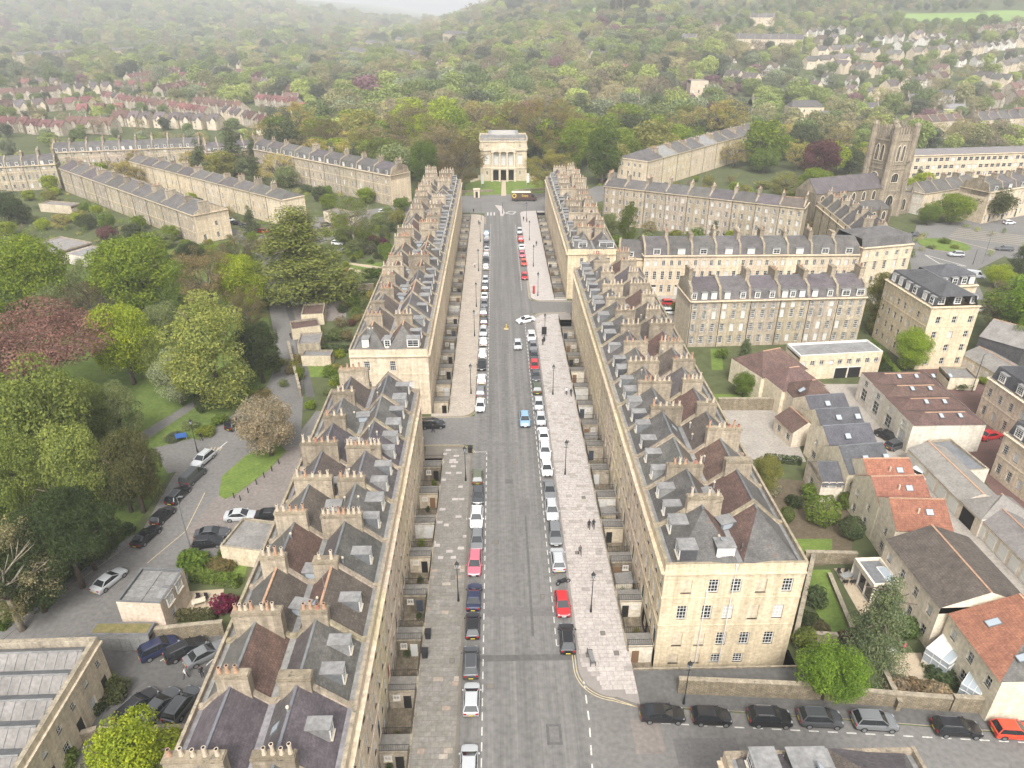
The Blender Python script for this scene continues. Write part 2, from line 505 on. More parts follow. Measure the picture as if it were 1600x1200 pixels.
# ------------------------------------------------------------------ windows, pots, stacks
def window_mesh(w, h, style, blind=False, glass=True):
    def mk():
        b = MB()
        f = 0.10; bw = 0.05
        b.box(0, 0, 0, f, .08, h, 'paint_white'); b.box(w - f, 0, 0, w, .08, h, 'paint_white')
        b.box(f, 0, 0, w - f, .08, f, 'paint_white'); b.box(f, 0, h - f, w - f, .08, h, 'paint_white')
        cols, rows = {'sash6': (3, 4), 'sash4': (2, 4), 'sash1': (1, 2), 'sash2': (2, 2), 'case': (2, 3), 'plain': (1, 1), 'tall': (3, 6), 'roof': (1, 1)}[style]
        for c in range(1, cols):
            x = w * c / cols
            b.box(x - bw / 2, .025, f, x + bw / 2, .06, h - f, 'paint_white')
        for r in range(1, rows):
            z = h * r / rows
            t = bw if not (style.startswith(('sash', 'tall')) and r * 2 == rows) else .07
            b.box(f, .022, z - t / 2, w - f, .062, z + t / 2, 'paint_white')
        b.box(-.06, -.12, -.09, w + .06, .08, 0, 'stone_pale')
        if glass:
            b.face([(f, .05, f), (w - f, .05, f), (w - f, .05, h - f), (f, .05, h - f)], 'glass_blind' if blind else 'glass')
        return b.mesh('window')
    return cached(('win', round(w, 2), round(h, 2), style, blind, glass), mk)

def pane_mesh(w, h, blind=False):
    def mk():
        b = MB(); f = 0.10
        b.box(f, .044, f, w - f, .056, h - f, 'glass_blind' if blind else 'glass')
        return b.mesh('pane')
    return cached(('pane', round(w, 2), round(h, 2), blind), mk)

def add_window(parent, x, y, z, rz, w, h, style='sash6', sub=False, blind=None):
    if blind is None:
        blind = rnd.random() < 0.30
    o = obj('window', window_mesh(w, h, style, blind, not sub), parent, (x, y, z), rz)
    if sub:
        obj('pane', pane_mesh(w, h, blind), o)
    return o

def pot_mesh(kind):
    def mk():
        b = MB()
        m = ('pot_cream', 'terracotta', 'pot_red')[kind]
        h = (0.95, 0.85, 0.55)[kind]
        b.cyl(0, 0, 0, .12, .2, .2, m, 8)
        b.cyl(0, 0, .12, h - .1, .165, .135, m, 8)
        b.cyl(0, 0, h - .1, h, .175, .175, m, 8)
        b.cyl(0, 0, h, h + .004, .12, .12, 'soot_and_unlit', 8)
        return b.mesh('chimney_pot')
    return cached(('pot', kind), mk)

def stack_mesh(L, H, t=0.85, m='stone_grey'):
    def mk():
        b = MB()
        b.box(-t / 2, -L / 2, -2.2, t / 2, L / 2, H - .35, m)
        b.box(-t / 2 - .07, -L / 2 - .07, H - .35, t / 2 + .07, L / 2 + .07, H - .14, 'coping')
        b.box(-t / 2, -L / 2, H - .14, t / 2, L / 2, H, 'coping')
        return b.mesh('chimney_stack')
    return cached(('stack', round(L, 2), round(H, 2), round(t, 2), m), mk)

def add_stack(parent, x, y, z, L, H, npots, rng, m='stone_grey', t=0.85, pots=True, color=None, rz=0.0):
    s = obj('chimney_stack', stack_mesh(L, H, t, m), parent, (x, y, z), rz, color)
    if pots and npots:
        mode = rng.random()
        for k in range(npots):
            if rng.random() < 0.07: continue
            kind = 0 if rng.random() < (0.75 if mode < .6 else .25) else (1 if rng.random() < .75 else 2)
            obj('chimney_pot', pot_mesh(kind), s, ((rng.random() - .5) * .08, -L / 2 + L * (k + .5) / npots, H), scale=(1, 1, rng.uniform(.6, 1.25)))
    return s

def dormer_mesh(w, h, dep, top='lead', cheek='lead_dark'):
    def mk():
        b = MB()
        b.box(0, .05, 0, w, dep, h, cheek)
        b.box(-.08, -.08, h, w + .08, dep + .1, h + .1, top)
        b.face([(0, .045, 0), (w, .045, 0), (w, .045, h), (0, .045, h)], 'paint_white')
        return b.mesh('dormer')
    return cached(('dorm', round(w, 2), round(h, 2), round(dep, 2), top, cheek), mk)

def add_dormer(parent, x, y, z, rz, w=1.3, h=1.45, dep=2.0, sub=False, style='case', top='lead', cheek='lead_dark', blind=None):
    d = obj('dormer', dormer_mesh(w, h, dep, top, cheek), parent, (x, y, z), rz)
    obj('window', window_mesh(w - .2, h - .25, style, (rnd.random() < .3) if blind is None else blind), d, (.1, -.05, .14))
    return d

def skylight_mesh(w, h):
    def mk():
        b = MB()
        b.box(0, 0, 0, w, h, .1, 'lead_dark')
        b.box(.08, .08, .1, w - .08, h - .08, .13, 'skyglass')
        return b.mesh('skylight')
    return cached(('sky', w, h), mk)

def add_skylight(parent, x, y, z, slope, w=.8, h=1.1, rz=0.0):
    o = obj('skylight', skylight_mesh(w, h), parent, (x, y, z))
    o.rotation_euler = (slope, 0, rz)
    return o

# ------------------------------------------------------------------ roofs and houses
def roof_prof(b, prof, mats, w, hip0=0, hip1=0, hipm='slate', x0=0.0):
    """prof: (y,z,ridge?) points; open profile swept along x, ridges pulled in by hip lengths"""
    P0 = [(x0 + (hip0 if r else 0), y, z) for y, z, r in prof]
    P1 = [(w - (hip1 if r else 0), y, z) for y, z, r in prof]
    for a in range(len(prof) - 1):
        if mats[a] is None: continue
        b.face([P0[a], P1[a], P1[a + 1], P0[a + 1]], mats[a])
    for a in range(1, len(prof) - 1):
        if prof[a][2]:
            if hip0: b.face([P0[a + 1], P0[a - 1], P0[a]], hipm)
            if hip1: b.face([P1[a - 1], P1[a + 1], P1[a]], hipm)

ROOFM = {'s': 'slate', 'p': 'slate_purple', 'b': 'tile_brown', 'g': 'tile_grey_brown', 'o': 'tile_orange', 'l': 'lead', 'd': 'slate_dark', 'f': 'felt', 'L': 'lead_dark'}

def profile(kind, D, h):
    """roof cross-section, front (y=0) to back (y=D), eaves/gutter level h"""
    if kind == 'M':
        return [(.30, h - .55, 0), (.9, h - .55, 0), (D * .34, h + 2.75, 1), (D * .52 - .3, h + .1, 0), (D * .52 + .3, h + .1, 0), (D * .74, h + 2.65, 1), (D - .7, h - .45, 0), (D - .3, h - .45, 0)]
    if kind == 'mansard':
        return [(.30, h - .15, 0), (.55, h - .15, 0), (1.35, h + 2.0, 0), (D * .5, h + 3.5, 1), (D - 1.35, h + 2.0, 0), (D - .55, h - .15, 0), (D - .3, h - .15, 0)]
    if kind == 'gable':
        return [(-.25, h - .1, 0), (D * .5, h + D * .33, 1), (D + .25, h - .1, 0)]
    if kind == 'flat':
        return [(.25, h - .35, 0), (D - .25, h - .35, 0)]
    if kind == 'low':
        return [(-.2, h - .05, 0), (D * .5, h + D * .2, 1), (D + .2, h - .05, 0)]

def prof_z(prof, y):
    for a, b in zip(prof, prof[1:]):
        if a[0] <= y <= b[0] and b[0] > a[0]:
            return a[1] + (b[1] - a[1]) * (y - a[0]) / (b[0] - a[0])
    return prof[-1][1]

FOOT = []
def house(loc, rz, w, D, S, label, group, i=0, seed=0, cat='house', end0=None, end1=None, name='terraced_house'):
    """S: h, roof, rm (roof materials per slope), wall, front/back=[(sill,height)...], bays, ww, sub, dorm, bdorm, stacks, parapet"""
    rng = random.Random(seed * 977 + i * 31 + 5)
    h = S['h']; rk = S['roof']; prof = profile(rk, D, h)
    wall = S.get('wall', 'stone'); bwall = S.get('bwall', 'stone_grey')
    root = thing(name, label, cat, loc, rz, group)
    FOOT.append((loc[0] + math.cos(rz) * w / 2 - math.sin(rz) * D / 2, loc[1] + math.sin(rz) * w / 2 + math.cos(rz) * D / 2, .55 * max(w, D)))
    t = rng.uniform(.90, 1.08)
    tint = (t, t * rng.uniform(.96, 1.0), t * rng.uniform(.9, 1.0))
    z0 = S.get('z0', 0.0)
    par = S.get('par', 1.1 if rk == 'M' else 0.0)
    bays = S.get('bays', 3); ww = S.get('ww', 1.05)
    def ops_for(W, floors, nb, wwid, door=None):
        out = []
        for fi, (zs, hh) in enumerate(floors):
            for k in range(nb):
                u = W * (k + .5) / nb - wwid / 2
                if door is not None and fi == 0 and k == door: continue
                out.append((u, u + wwid, zs, zs + hh))
        return out
    front = ops_for(w, S.get('front', []), bays, ww, S.get('door'))
    dop = None
    if S.get('door') is not None:
        u = w * (S['door'] + .5) / bays
        dop = (u - .6, u + .6, 0.15, 2.9)
    back = ops_for(w, S.get('back', []), S.get('bbays', 2), S.get('bww', .95))
    key = ('house', id(S), round(w, 2), round(D, 2), str(end0), str(end1))
    zt = h if rk == 'M' else h
    def mk_wall():
        b = MB()
        b.facade((0, 0), (1, 0), (0, -1), w, z0, zt, front + ([dop] if dop else []), wall)
        b.facade((w, D), (-1, 0), (0, 1), w, z0, h, back, bwall)
        gable = [(y, z) for y, z, r in prof]
        for side, e in ((0, end0), (1, end1)):
            x = w if side else 0
            ops = [(u, u + a, zz, zz + hh) for (u, zz, a, hh, *_) in e.get('win', [])] if e else []
            em = (e or {}).get('m', wall)
            if side: b.facade((w, 0), (0, 1), (1, 0), D, z0, h - (0 if e else .9), ops, em)
            else: b.facade((0, D), (0, -1), (-1, 0), D, z0, h - (0 if e else .9), ops, em)
            if not (e and e.get('hip')) and rk not in ('M', 'flat'):
                g = [(x, y, z) for y, z in gable if 0 <= y <= D]
                pts = [(x, 0, h)] + g + [(x, D, h)]
                b.face(pts if not side else list(reversed(pts)), em)
        if par:
            for ya, yb in ((0, .35), (D - .3, D)):
                if ya > 0:
                    b.box(0.002, ya, h - .75, w - .002, yb, h + .12, bwall, 'coping')
                else:
                    b.box(0, .35, h - 1.1, w, .352, h, 'stone_grey')
                    b.face([(0, 0, h), (w, 0, h), (w, .35, h), (0, .35, h)], 'coping')
            for side, e in ((0, end0), (1, end1)):
                if e:
                    xa, xb = (w - .35, w) if side else (0, .35)
                    b.face([(xa, .35, h + .003), (xb, .35, h + .003), (xb, D - .3, h + .003), (xa, D - .3, h + .003)], 'coping')
                    xi = xa if side else xb
                    b.box(xi - .001, .35, h - 1.1, xi + .001, D - .3, h, 'stone_grey')
        return b.mesh('wall')
    obj('wall', cached(key + ('w',), mk_wall), root, color=tint)
    # cornice, string courses
    def mk_corn():
        b = MB()
        cz = h - 1.35 if par else h - .3
        xa = -.0; xb = w
        b.prism_x([(0.0, cz - .3), (-.28, cz - .02), (-.42, cz), (-.42, cz + .14), (0.0, cz + .16)], xa + .001, xb - .001, 'stone')
        return b.mesh('cornice')
    if S.get('corn', 1):
        ct = tuple(c * .97 for c in tint)
        obj('cornice', cached(key + ('c',), mk_corn), root, color=ct)
        def one(kk, *bx):
            def f():
                m_ = MB(); m_.box(*bx, 'stone'); return m_.mesh('string_course')
            return cached(key + kk, f)
        cz = h - 1.35 if par else h - .3
        for sz in S.get('string', ()):
            obj('string_course', one(('s', sz), .001, -.08, sz, w - .001, .0, sz + .22), root, color=ct)
        for side, e in ((0, end0), (1, end1)):
            if e and e.get('cornice', 1):
                xo = (w, w + .3) if side else (-.3, 0); xs = (w, w + .07) if side else (-.07, 0)
                obj('end_cornice', one(('ec', side), xo[0], -.05, cz - .02, xo[1], D, cz + .14), root, color=ct)
                for sz in S.get('string', ()):
                    obj('string_course', one(('es', side, sz), xs[0], .0, sz, xs[1], D, sz + .2), root, color=ct)
    # roof
    rms = S['rm'][rng.randrange(len(S['rm']))] if isinstance(S['rm'], (list, tuple)) else S['rm']
    h0 = (end0 or {}).get('hip', 0); h1 = (end1 or {}).get('hip', 0)
    hm = ROOFM[(end0 or end1 or {}).get('hm', 's')]
    def mk_roof():
        b = MB()
        if rk == 'M':
            mm = ['lead', ROOFM[rms[0]], ROOFM[rms[1]], 'lead', ROOFM[rms[2]], ROOFM[rms[3]], 'lead']
        elif rk == 'mansard':
            mm = ['lead', ROOFM[rms[0]], ROOFM[rms[1]], ROOFM[rms[2]], ROOFM[rms[3]], 'lead']
        else:
            mm = [ROOFM[rms[0]], ROOFM[rms[-1]]]
            if rk == 'flat':
                mm = mm[:1]
                for xa, ya, xb, yb in ((0, 0, w, .25), (0, D - .25, w, D), (0, .25, .25, D - .25), (w - .25, .25, w, D - .25)):
                    b.box(xa + .002, ya + .002, h - .5, xb - .002, yb - .002, h + .04, S.get('edge', 'coping'))
        roof_prof(b, prof, mm, w, h0, h1, hm)
        # ridge tiles
        for (y, z, r) in prof:
            if r:
                b.box(h0 + .01, y - .12, z - .06, w - h1 - .01, y + .12, z + .05, 'lead_dark' if rms[0] in 'spdLl' else 'terracotta')
        if rk in ('gable', 'low'):
            for (ya, za, _), (yb, zb, _) in zip(prof, prof[1:]):
                pass
        return b.mesh('roof')
    rt = rng.uniform(.85, 1.12)
    ro = obj('roof', cached(key + ('r', rms), mk_roof), root, color=(rt, rt * rng.uniform(.97, 1.02), rt * rng.uniform(.96, 1.04)))
    # party walls standing through the roof
    up = S.get('up', .35)
    if up:
        for side, e in ((0, end0), (1, end1)):
            if side and not e: continue
            if e and e.get('hip'): continue
            def mk_party():
                b = MB()
                ys = [(max(.36, y), z + up) for y, z, r in prof]
                ys = [(min(D - .31, y), z) for y, z in ys]
                poly = [(ys[0][0], h - 2.0)] + ys + [(ys[-1][0], h - 2.0)]
                nn = len(poly)
                b.prism_x(list(reversed(poly)), -.2, .2, 'stone_grey', mats=None)
                for (ya, za), (yb, zb) in zip(ys, ys[1:]):
                    if yb - ya > .05:
                        b.face([(-.26, ya, za + .012), (.26, ya, za + .012), (.26, yb, zb + .012), (-.26, yb, zb + .012)], 'coping')
                return b.mesh('party_wall')
            xx = .2 if not side else w - .2
            if e is None: xx = 0.0
            obj('party_wall', cached(key + ('party',), mk_party), root, (xx, 0, 0), color=tint)
    # windows
    sub = S.get('sub', False); st = S.get('style', 'sash6')
    for (a, b_, c, d) in front:
        add_window(root, a, .17, c, 0, b_ - a, d - c, st, sub)
    if dop:
        dc = rng.choice([(.02, .02, .025), (.04, .06, .09), (.25, .03, .03), (.5, .5, .48), (.03, .08, .05)])
        def mk_door():
            b = MB()
            b.box(0, 0, 0, 1.2, .06, 2.1, 'door_paint')
            for px_ in (.12, .66):
                for pz in (.15, .8, 1.45):
                    b.box(px_, -.02, pz, px_ + .42, 0, pz + .5, 'door_paint')
            b.box(0, 0, 2.1, 1.2, .05, 2.2, 'paint_white'); b.box(0, .02, 2.2, 1.2, .04, 2.75, 'glass')
            return b.mesh('door')
        obj('door', cached('door', mk_door), root, (dop[0], .1, .15), color=dc)
    bst = S.get('bstyle', st)
    for (a, b_, c, d) in back:
        add_window(root, w - a, D - .17, c, PI, b_ - a, d - c, bst, sub)
    for side, e in ((0, end0), (1, end1)):
        if not e: continue
        for q in e.get('win', []):
            u, zz, a, hh = q[:4]
            sty = q[4] if len(q) > 4 else st
            if sty == 'blank':
                nm = 'blind_window'
                me = cached(('blank', round(a, 2), round(hh, 2)), lambda: blank_mesh(a, hh))
                obj(nm, me, root, (.1, D - u, zz) if not side else (w - .1, u, zz), -PI / 2 if not side else PI / 2)
            elif side: add_window(root, w - .17, u, zz, PI / 2, a, hh, sty, sub)
            else: add_window(root, .17, D - u, zz, -PI / 2, a, hh, sty, sub)
        for (u, wd, hh) in e.get('dorm', []):
            if side: add_dormer(root, w - .75, u, h + .05, PI / 2, wd, hh, 1.6, cheek='slate')
            else: add_dormer(root, .75, D - u, h + .05, -PI / 2, wd, hh, 1.6, cheek='slate')
    # dormers
    nd = S.get('dorm', 0)
    if isinstance(nd, (list, tuple)): nd = rng.choice(nd)
    if nd:
        dw = S.get('dw', 1.25)
        dy = S.get('dy', 1.35 if rk == 'M' else .55)
        for k in range(nd):
            wd = dw * rng.choice([1, 1, 1.5]) if nd < 3 and S.get('dvar', 1) else dw
            x = w * (k + .5) / nd - wd / 2 + rng.uniform(-.4, .4)
            add_dormer(root, x, dy, prof_z(prof, dy) + .12, 0, wd, S.get('dh', 1.4), 1.9, style=S.get('dstyle', 'case'), top=S.get('dtop', 'lead'), cheek=rng.choice(S.get('dcheeks', ['lead', 'lead_dark', 'slate', 'slate_dark'])) if 'dcheek' not in S else S['dcheek'])
    nb = S.get('bdorm', 0)
    for k in range(nb):
        wd = S.get('dw', 1.25)
        x = w * (k + .5) / nb + wd / 2
        add_dormer(root, x, D - .6, h + .1, PI, wd, 1.4, 1.9)
    # chimneys on the party line
    if S.get('stacks', 1):
        for y, L, H, n in S.get('stk', [(D * .36, 4.3, 1.25, 8), (D * .74, 4.2, 1.2, 8)]):
            if rng.random() < .09: continue
            sides = [0.0] + ([w - .35] if end1 and not end1.get('hip') else [])
            if end0 and not end0.get('hip'): sides[0] = .45
            if end0 and end0.get('hip') and i == 0: sides = []
            for xx in sides:
                zb = prof_z(prof, y)
                tt = rng.uniform(.62, 1.0); q_ = rng.random()
                Ls = round(L * (rng.uniform(.55, 1.15)) * 4) / 4
                add_stack(root, xx, y + rng.uniform(-.5, .5), zb, Ls, round(H * rng.uniform(.7, 1.25) * 8) / 8, 0 if q_ < .08 else max(2, int(n * Ls / L * rng.uniform(.55, 1.1))), rng, pots=S.get('pots', True), color=(tt, tt * .97, tt * .93), t=rng.choice([.7, .85, 1.0]))
    # skylights
    for k in range(S.get('sky', 0)):
        if rk == 'M' and rng.random() < .6:
            y0, z0_ = prof[2][0], prof[2][1]; y1, z1_ = prof[3][0], prof[3][1]
            yy = y0 + (y1 - y0) * .35; sl = math.atan2(z1_ - z0_, y1 - y0)
            add_skylight(root, rng.uniform(1.2, w - 2.2), yy, prof_z(prof, yy) + .02, sl)
    if S.get('pipe'):
        def mk_pipe():
            b = MB()
            b.cyl(0, 0, z0, h - .5, .07, .07, 'pipe', 6)
            b.box(-.16, -.12, h - .55, .16, .1, h - .25, 'pipe')
            return b.mesh('downpipe')
        obj('downpipe', cached(key + ('pipe',), mk_pipe), root, (.25, -.12, 0))
    root['_w'] = w
    del root['_w']
    return root

def blank_mesh(a, hh):
    b = MB()
    b.box(0, .02, 0, a, .1, hh, 'stone')
    b.box(-.06, -.12, -.09, a + .06, .08, 0, 'stone_dark')
    return b.mesh('blind_window')

def terrace(A, B, n, D, S, desc, group, seed=0, end0=None, end1=None, order='the left', fromB=False, cb=None):
    """n houses with fronts from A to B (front faces to the right-hand side of A->B); the label counts from the named end"""
    A = Vector(A); B = Vector(B)
    d = (B - A); L = d.length; d.normalize()
    rz = math.atan2(d.y, d.x)
    w = L / n
    out = []
    for i in range(n):
        p = A + d * (w * i)
        k = (n - i) if fromB else (i + 1)
        lab = f"{ordn(k)} house from {order} in {desc}"
        r = house((p.x, p.y, S.get('gz', 0.0)), rz, w, D, S, lab, group, i, seed, end0=end0 if i == 0 else None, end1=end1 if i == n - 1 else None)
        if cb: cb(r, i, w)
        out.append(r)
    return out


# ------------------------------------------------------------------ vegetation
def quads_mesh(name, C, N, S, seed, matname='leaf', attr=None, aspect=1.0):
    """leaf faces: centres C, normals N, half sizes S"""
    rg = np.random.default_rng(seed)
    n = len(C)
    N = N / (np.linalg.norm(N, axis=1, keepdims=True) + 1e-9)
    t = np.cross(N, rg.normal(size=(n, 3)))
    t /= (np.linalg.norm(t, axis=1, keepdims=True) + 1e-9)
    b = np.cross(N, t)
    s = S[:, None]
    a = aspect
    V = np.empty((n, 4, 3))
    V[:, 0] = C - t * s
    V[:, 1] = C - b * s * .62 * a + N * s * .18
    V[:, 2] = C + t * s
    V[:, 3] = C + b * s * .62 * a + N * s * .18
    me = bpy.data.meshes.new(name)
    me.vertices.add(n * 4); me.vertices.foreach_set('co', V.ravel())
    me.loops.add(n * 4); me.loops.foreach_set('vertex_index', np.arange(n * 4, dtype=np.int32))
    me.polygons.add(n)
    me.polygons.foreach_set('loop_start', np.arange(0, n * 4, 4, dtype=np.int32))
    me.polygons.foreach_set('loop_total', np.full(n, 4, dtype=np.int32))
    me.materials.append(MAT[matname])
    me.update(calc_edges=True)
    if attr is not None:
        ca = me.color_attributes.new('treecol', 'FLOAT_COLOR', 'POINT')
        ca.data.foreach_set('color', np.repeat(np.c_[attr, np.ones(n)], 4, 0).ravel())
    return me

def sph(rg, n):
    v = rg.normal(size=(n, 3)); return v / np.linalg.norm(v, axis=1, keepdims=True)

def clump_leaves(rg, cen, rad, n, size, up=.25, inner=.72):
    """n leaves over the shells of clumps (centres, radii (k,3))"""
    k = len(cen)
    wgt = (rad.prod(axis=1)) ** (2 / 3); wgt = wgt / wgt.sum()
    idx = rg.choice(k, n, p=wgt)
    d = sph(rg, n)
    d[:, 2] = np.where(rg.random(n) < .35, np.abs(d[:, 2]), d[:, 2])
    r = inner + (1 - inner) * rg.random(n) ** .6
    r *= 1 + .14 * np.sin(d[:, 0] * 7 + idx) * np.cos(d[:, 1] * 6 + idx * 2)
    C = cen[idx] + d * rad[idx] * r[:, None]
    N = d * .8 + sph(rg, n) * .75 + np.array([0, 0, up])
    S = size * rg.uniform(.6, 1.35, n)
    return C, N, S

def crown(kind, seed, n):
    C, N, S = crown_raw(kind, seed, n)
    ref = {'round': 9000, 'tall': 9000, 'spread': 8000, 'airy': 6000, 'cedar': 10000, 'cone': 6000}.get(kind)
    if ref: S = S * math.sqrt(ref / n)
    return C, N, S

def crown_raw(kind, seed, n):
    """crown of unit tree: height 1 (ground to top), half-width about .5 for the round kinds"""
    rg = np.random.default_rng(seed)
    if kind == 'round':
        k = 54
        d = sph(rg, k); d[:, 2] = d[:, 2] * .9
        cen = np.array([0, 0, .49]) + d * np.array([.31, .31, .375]) * rg.uniform(.5, 1.0, (k, 1))
        rad = rg.uniform(.09, .165, (k, 1)) * np.array([1, 1, .82])
        return clump_leaves(rg, cen, rad, n, .017)
    if kind == 'tall':
        k = 58
        zz = rg.uniform(.10, .93, k); wv = .23 * np.sqrt(np.clip(1 - ((zz - .48) / .52) ** 2, .05, 1))
        th = rg.uniform(0, 2 * PI, k); rr = np.sqrt(rg.random(k)) * wv
        cen = np.c_[np.cos(th) * rr, np.sin(th) * rr, zz]
        rad = rg.uniform(.07, .12, (k, 1)) * np.array([1, 1, .8])
        return clump_leaves(rg, cen, rad, n, .014)
    if kind == 'spread':
        k = 60
        th = rg.uniform(0, 2 * PI, k); rr = np.sqrt(rg.random(k)) * .47
        zz = .48 + .36 * np.sqrt(np.clip(1 - (rr / .55) ** 2, 0, 1)) * rg.uniform(.3, 1.0, k)
        cen = np.c_[np.cos(th) * rr, np.sin(th) * rr, zz]
        rad = rg.uniform(.08, .14, (k, 1)) * np.array([1.15, 1.15, .6])
        return clump_leaves(rg, cen, rad, n, .016)
    if kind == 'airy':      # tree just coming into leaf: thin cover, branches show
        k = 90
        d = sph(rg, k)
        cen = np.array([0, 0, .55]) + d * np.array([.40, .40, .38]) * (rg.uniform(.25, 1.0, (k, 1)) ** .5)
        rad = rg.uniform(.05, .10, (k, 1)) * np.array([1, 1, .8])
        return clump_leaves(rg, cen, rad, n, .011, inner=.2)
    if kind == 'cedar':     # flat tiers of foliage
        C = []; k = 0
        cs = []; rs = []
        for tier in range(13):
            z = .16 + tier * .064; R_ = (.40 * (1 - (z - .12) / .95) ** .75) + .03
            m = max(5, int(26 * R_ / .4))
            for q in range(m):
                t = 2 * PI * q / m + rg.uniform(-.3, .3); rr = R_ * rg.uniform(.2, 1.0)
                cs.append((math.cos(t) * rr, math.sin(t) * rr, z + rg.uniform(-.02, .02) - rr * .08)); rs.append((.115, .115, .034))
        return clump_leaves(rg, np.array(cs), np.array(rs), n, .013, up=.7, inner=.3)
    if kind == 'cone':
        k = 80
        zz = rg.uniform(.05, .97, k) ; wv = .24 * (1 - zz) ** .8 + .012
        th = rg.uniform(0, 2 * PI, k); rr = wv * rg.uniform(.3, 1.0, k)
        cen = np.c_[np.cos(th) * rr, np.sin(th) * rr, zz]
        rad = np.c_[.05 + wv * .34, .05 + wv * .34, np.full(k, .065)]
        return clump_leaves(rg, cen, rad, n, .015, up=.4, inner=.4)
    if kind == 'shrub':
        k = 16
        d = sph(rg, k); d[:, 2] = np.abs(d[:, 2])
        cen = d * np.array([.30, .30, .5]) * rg.uniform(.4, 1.0, (k, 1)) + np.array([0, 0, .18])
        rad = rg.uniform(.17, .28, (k, 1)) * np.array([1, 1, 1.1])
        return clump_leaves(rg, cen, rad, n, .045)
    if kind == 'ball':      # clipped dome
        cen = np.array([[0, 0, .48]]); rad = np.array([[.5, .5, .5]])
        return clump_leaves(rg, cen, rad, n, .032, inner=.9)
    if kind == 'hedge':     # unit box 1 x 1 x 1
        C = rg.uniform(-.5, .5, (n, 3)); f = rg.integers(0, 5, n)
        N = np.zeros((n, 3))
        for q, (ax, sg) in enumerate(((0, -1), (0, 1), (1, -1), (1, 1), (2, 1))):
            mk = f == q
            C[mk, ax] = sg * .5 * rg.uniform(.88, 1.04, mk.sum()); N[mk, ax] = sg
        C[:, 2] += .5
        N = N + sph(rg, n) * .7
        return C, N, .05 * rg.uniform(.6, 1.3, n)

def crown_mesh(kind, var, n, mname='leaf'):
    def mk():
        C, N, S = crown(kind, 100 + var * 17 + len(kind), n)
        asp = .85 if mname == 'needle' else 1.0
        return quads_mesh('crown', C, N, S, var, mname, aspect=asp)
    return cached(('crown', kind, var, n, mname), mk)

def trunk_mesh(kind, var, pale=False):
    def mk():
        rg = random.Random(var * 7 + len(kind) * 3)
        b = MB(); m = 'bark_pale' if pale else 'bark'
        top = {'round': .45, 'tall': .7, 'spread': .45, 'airy': .5, 'cedar': .95, 'cone': .9}.get(kind, .4)
        b.bar((0, 0, -.02), (0, 0, top * .6), .028, m, 7, .02)
        b.bar((0, 0, top * .6), (.01, .01, top), .02, m, 6, .010)
        nl = 16 if kind == 'airy' else 8
        for q in range(nl):
            t = 2 * PI * q / nl + rg.uniform(-.3, .3)
            z0_ = top * rg.uniform(.5, .98); L = rg.uniform(.18, .33) if kind != 'tall' else .14
            e = Vector((math.cos(t) * L, math.sin(t) * L, z0_ + rg.uniform(.1, .32)))
            if kind in ('cedar', 'cone'): e = Vector((math.cos(t) * .2, math.sin(t) * .2, z0_))
            b.bar((0, 0, z0_), e, .010, m, 5, .004)
            if kind == 'airy':
                for s_ in range(5):
                    e2 = e + Vector((rg.uniform(-.12, .12) + math.cos(t) * .06, rg.uniform(-.12, .12) + math.sin(t) * .06, rg.uniform(.0, .14)))
                    b.bar(e.lerp(Vector((0, 0, z0_)), rg.uniform(0, .5)), e2, .0045, m, 4, .0015)
        return b.mesh('trunk', True)
    return cached(('trunk', kind, var, pale), mk)

TREE_N = {'round': 16000, 'tall': 17000, 'spread': 18000, 'airy': 10000, 'cedar': 20000, 'cone': 13000}
def tree(kind, x, y, H, W, colr, label, group=None, z=0.0, var=None, detail=1.0, pale=False, name=None, trunk=True):
    """H height, W full crown width in metres"""
    rg = rnd
    var = rg.randrange(3) if var is None else var
    root = thing(name or {'cedar': 'cedar_tree', 'cone': 'conifer_tree'}.get(kind, 'broadleaf_tree'), label, 'tree', (x, y, z), rg.uniform(0, 6.28), group)
    w0 = {'round': .78, 'tall': .47, 'spread': 1.02, 'airy': .80, 'cedar': .72, 'cone': .46}[kind]
    sx = W / w0
    n = int(TREE_N[kind] * detail)
    mname = 'needle' if kind in ('cedar', 'cone') else 'leaf'
    obj('crown', crown_mesh(kind, var, n, mname), root, scale=(sx, sx, H), color=colr)
    if trunk:
        obj('trunk', trunk_mesh(kind, var, pale), root, scale=((sx + H) / 2, (sx + H) / 2, H))
    return root

def shrub(x, y, h, w, colr, label, group=None, z=0.0, kind='shrub', n=700, var=None, name='shrub', w2=None, rz=None):
    var = rnd.randrange(3) if var is None else var
    o = obj(name, crown_mesh(kind, var, n), None, (x, y, z), rnd.uniform(0, 6.28) if rz is None else rz, scale=(w, w2 or w, h), color=colr)
    return tag(o, label, 'hedge' if name == 'hedge' else 'shrub', group)

def hedge(A, B, t, h, colr, label, group=None, z=0.0, n=None):
    A = Vector(A); B = Vector(B); d = B - A
    L = d.length
    c = (A + B) / 2
    n = n or int(min(4000, 60 * L * (h * 2 + t)))
    def mk():
        rg = np.random.default_rng(int(L * 10))
        C, N, S = crown('hedge', int(L * 7), n)
        C = C * np.array([L, t, h])
        return quads_mesh('hedge', C, N, .16 * rg.uniform(.6, 1.3, n), 3)
    o = obj('hedge', mk(), None, (c.x, c.y, z), math.atan2(d.y, d.x), color=colr)
    return tag(o, label, 'hedge', group)


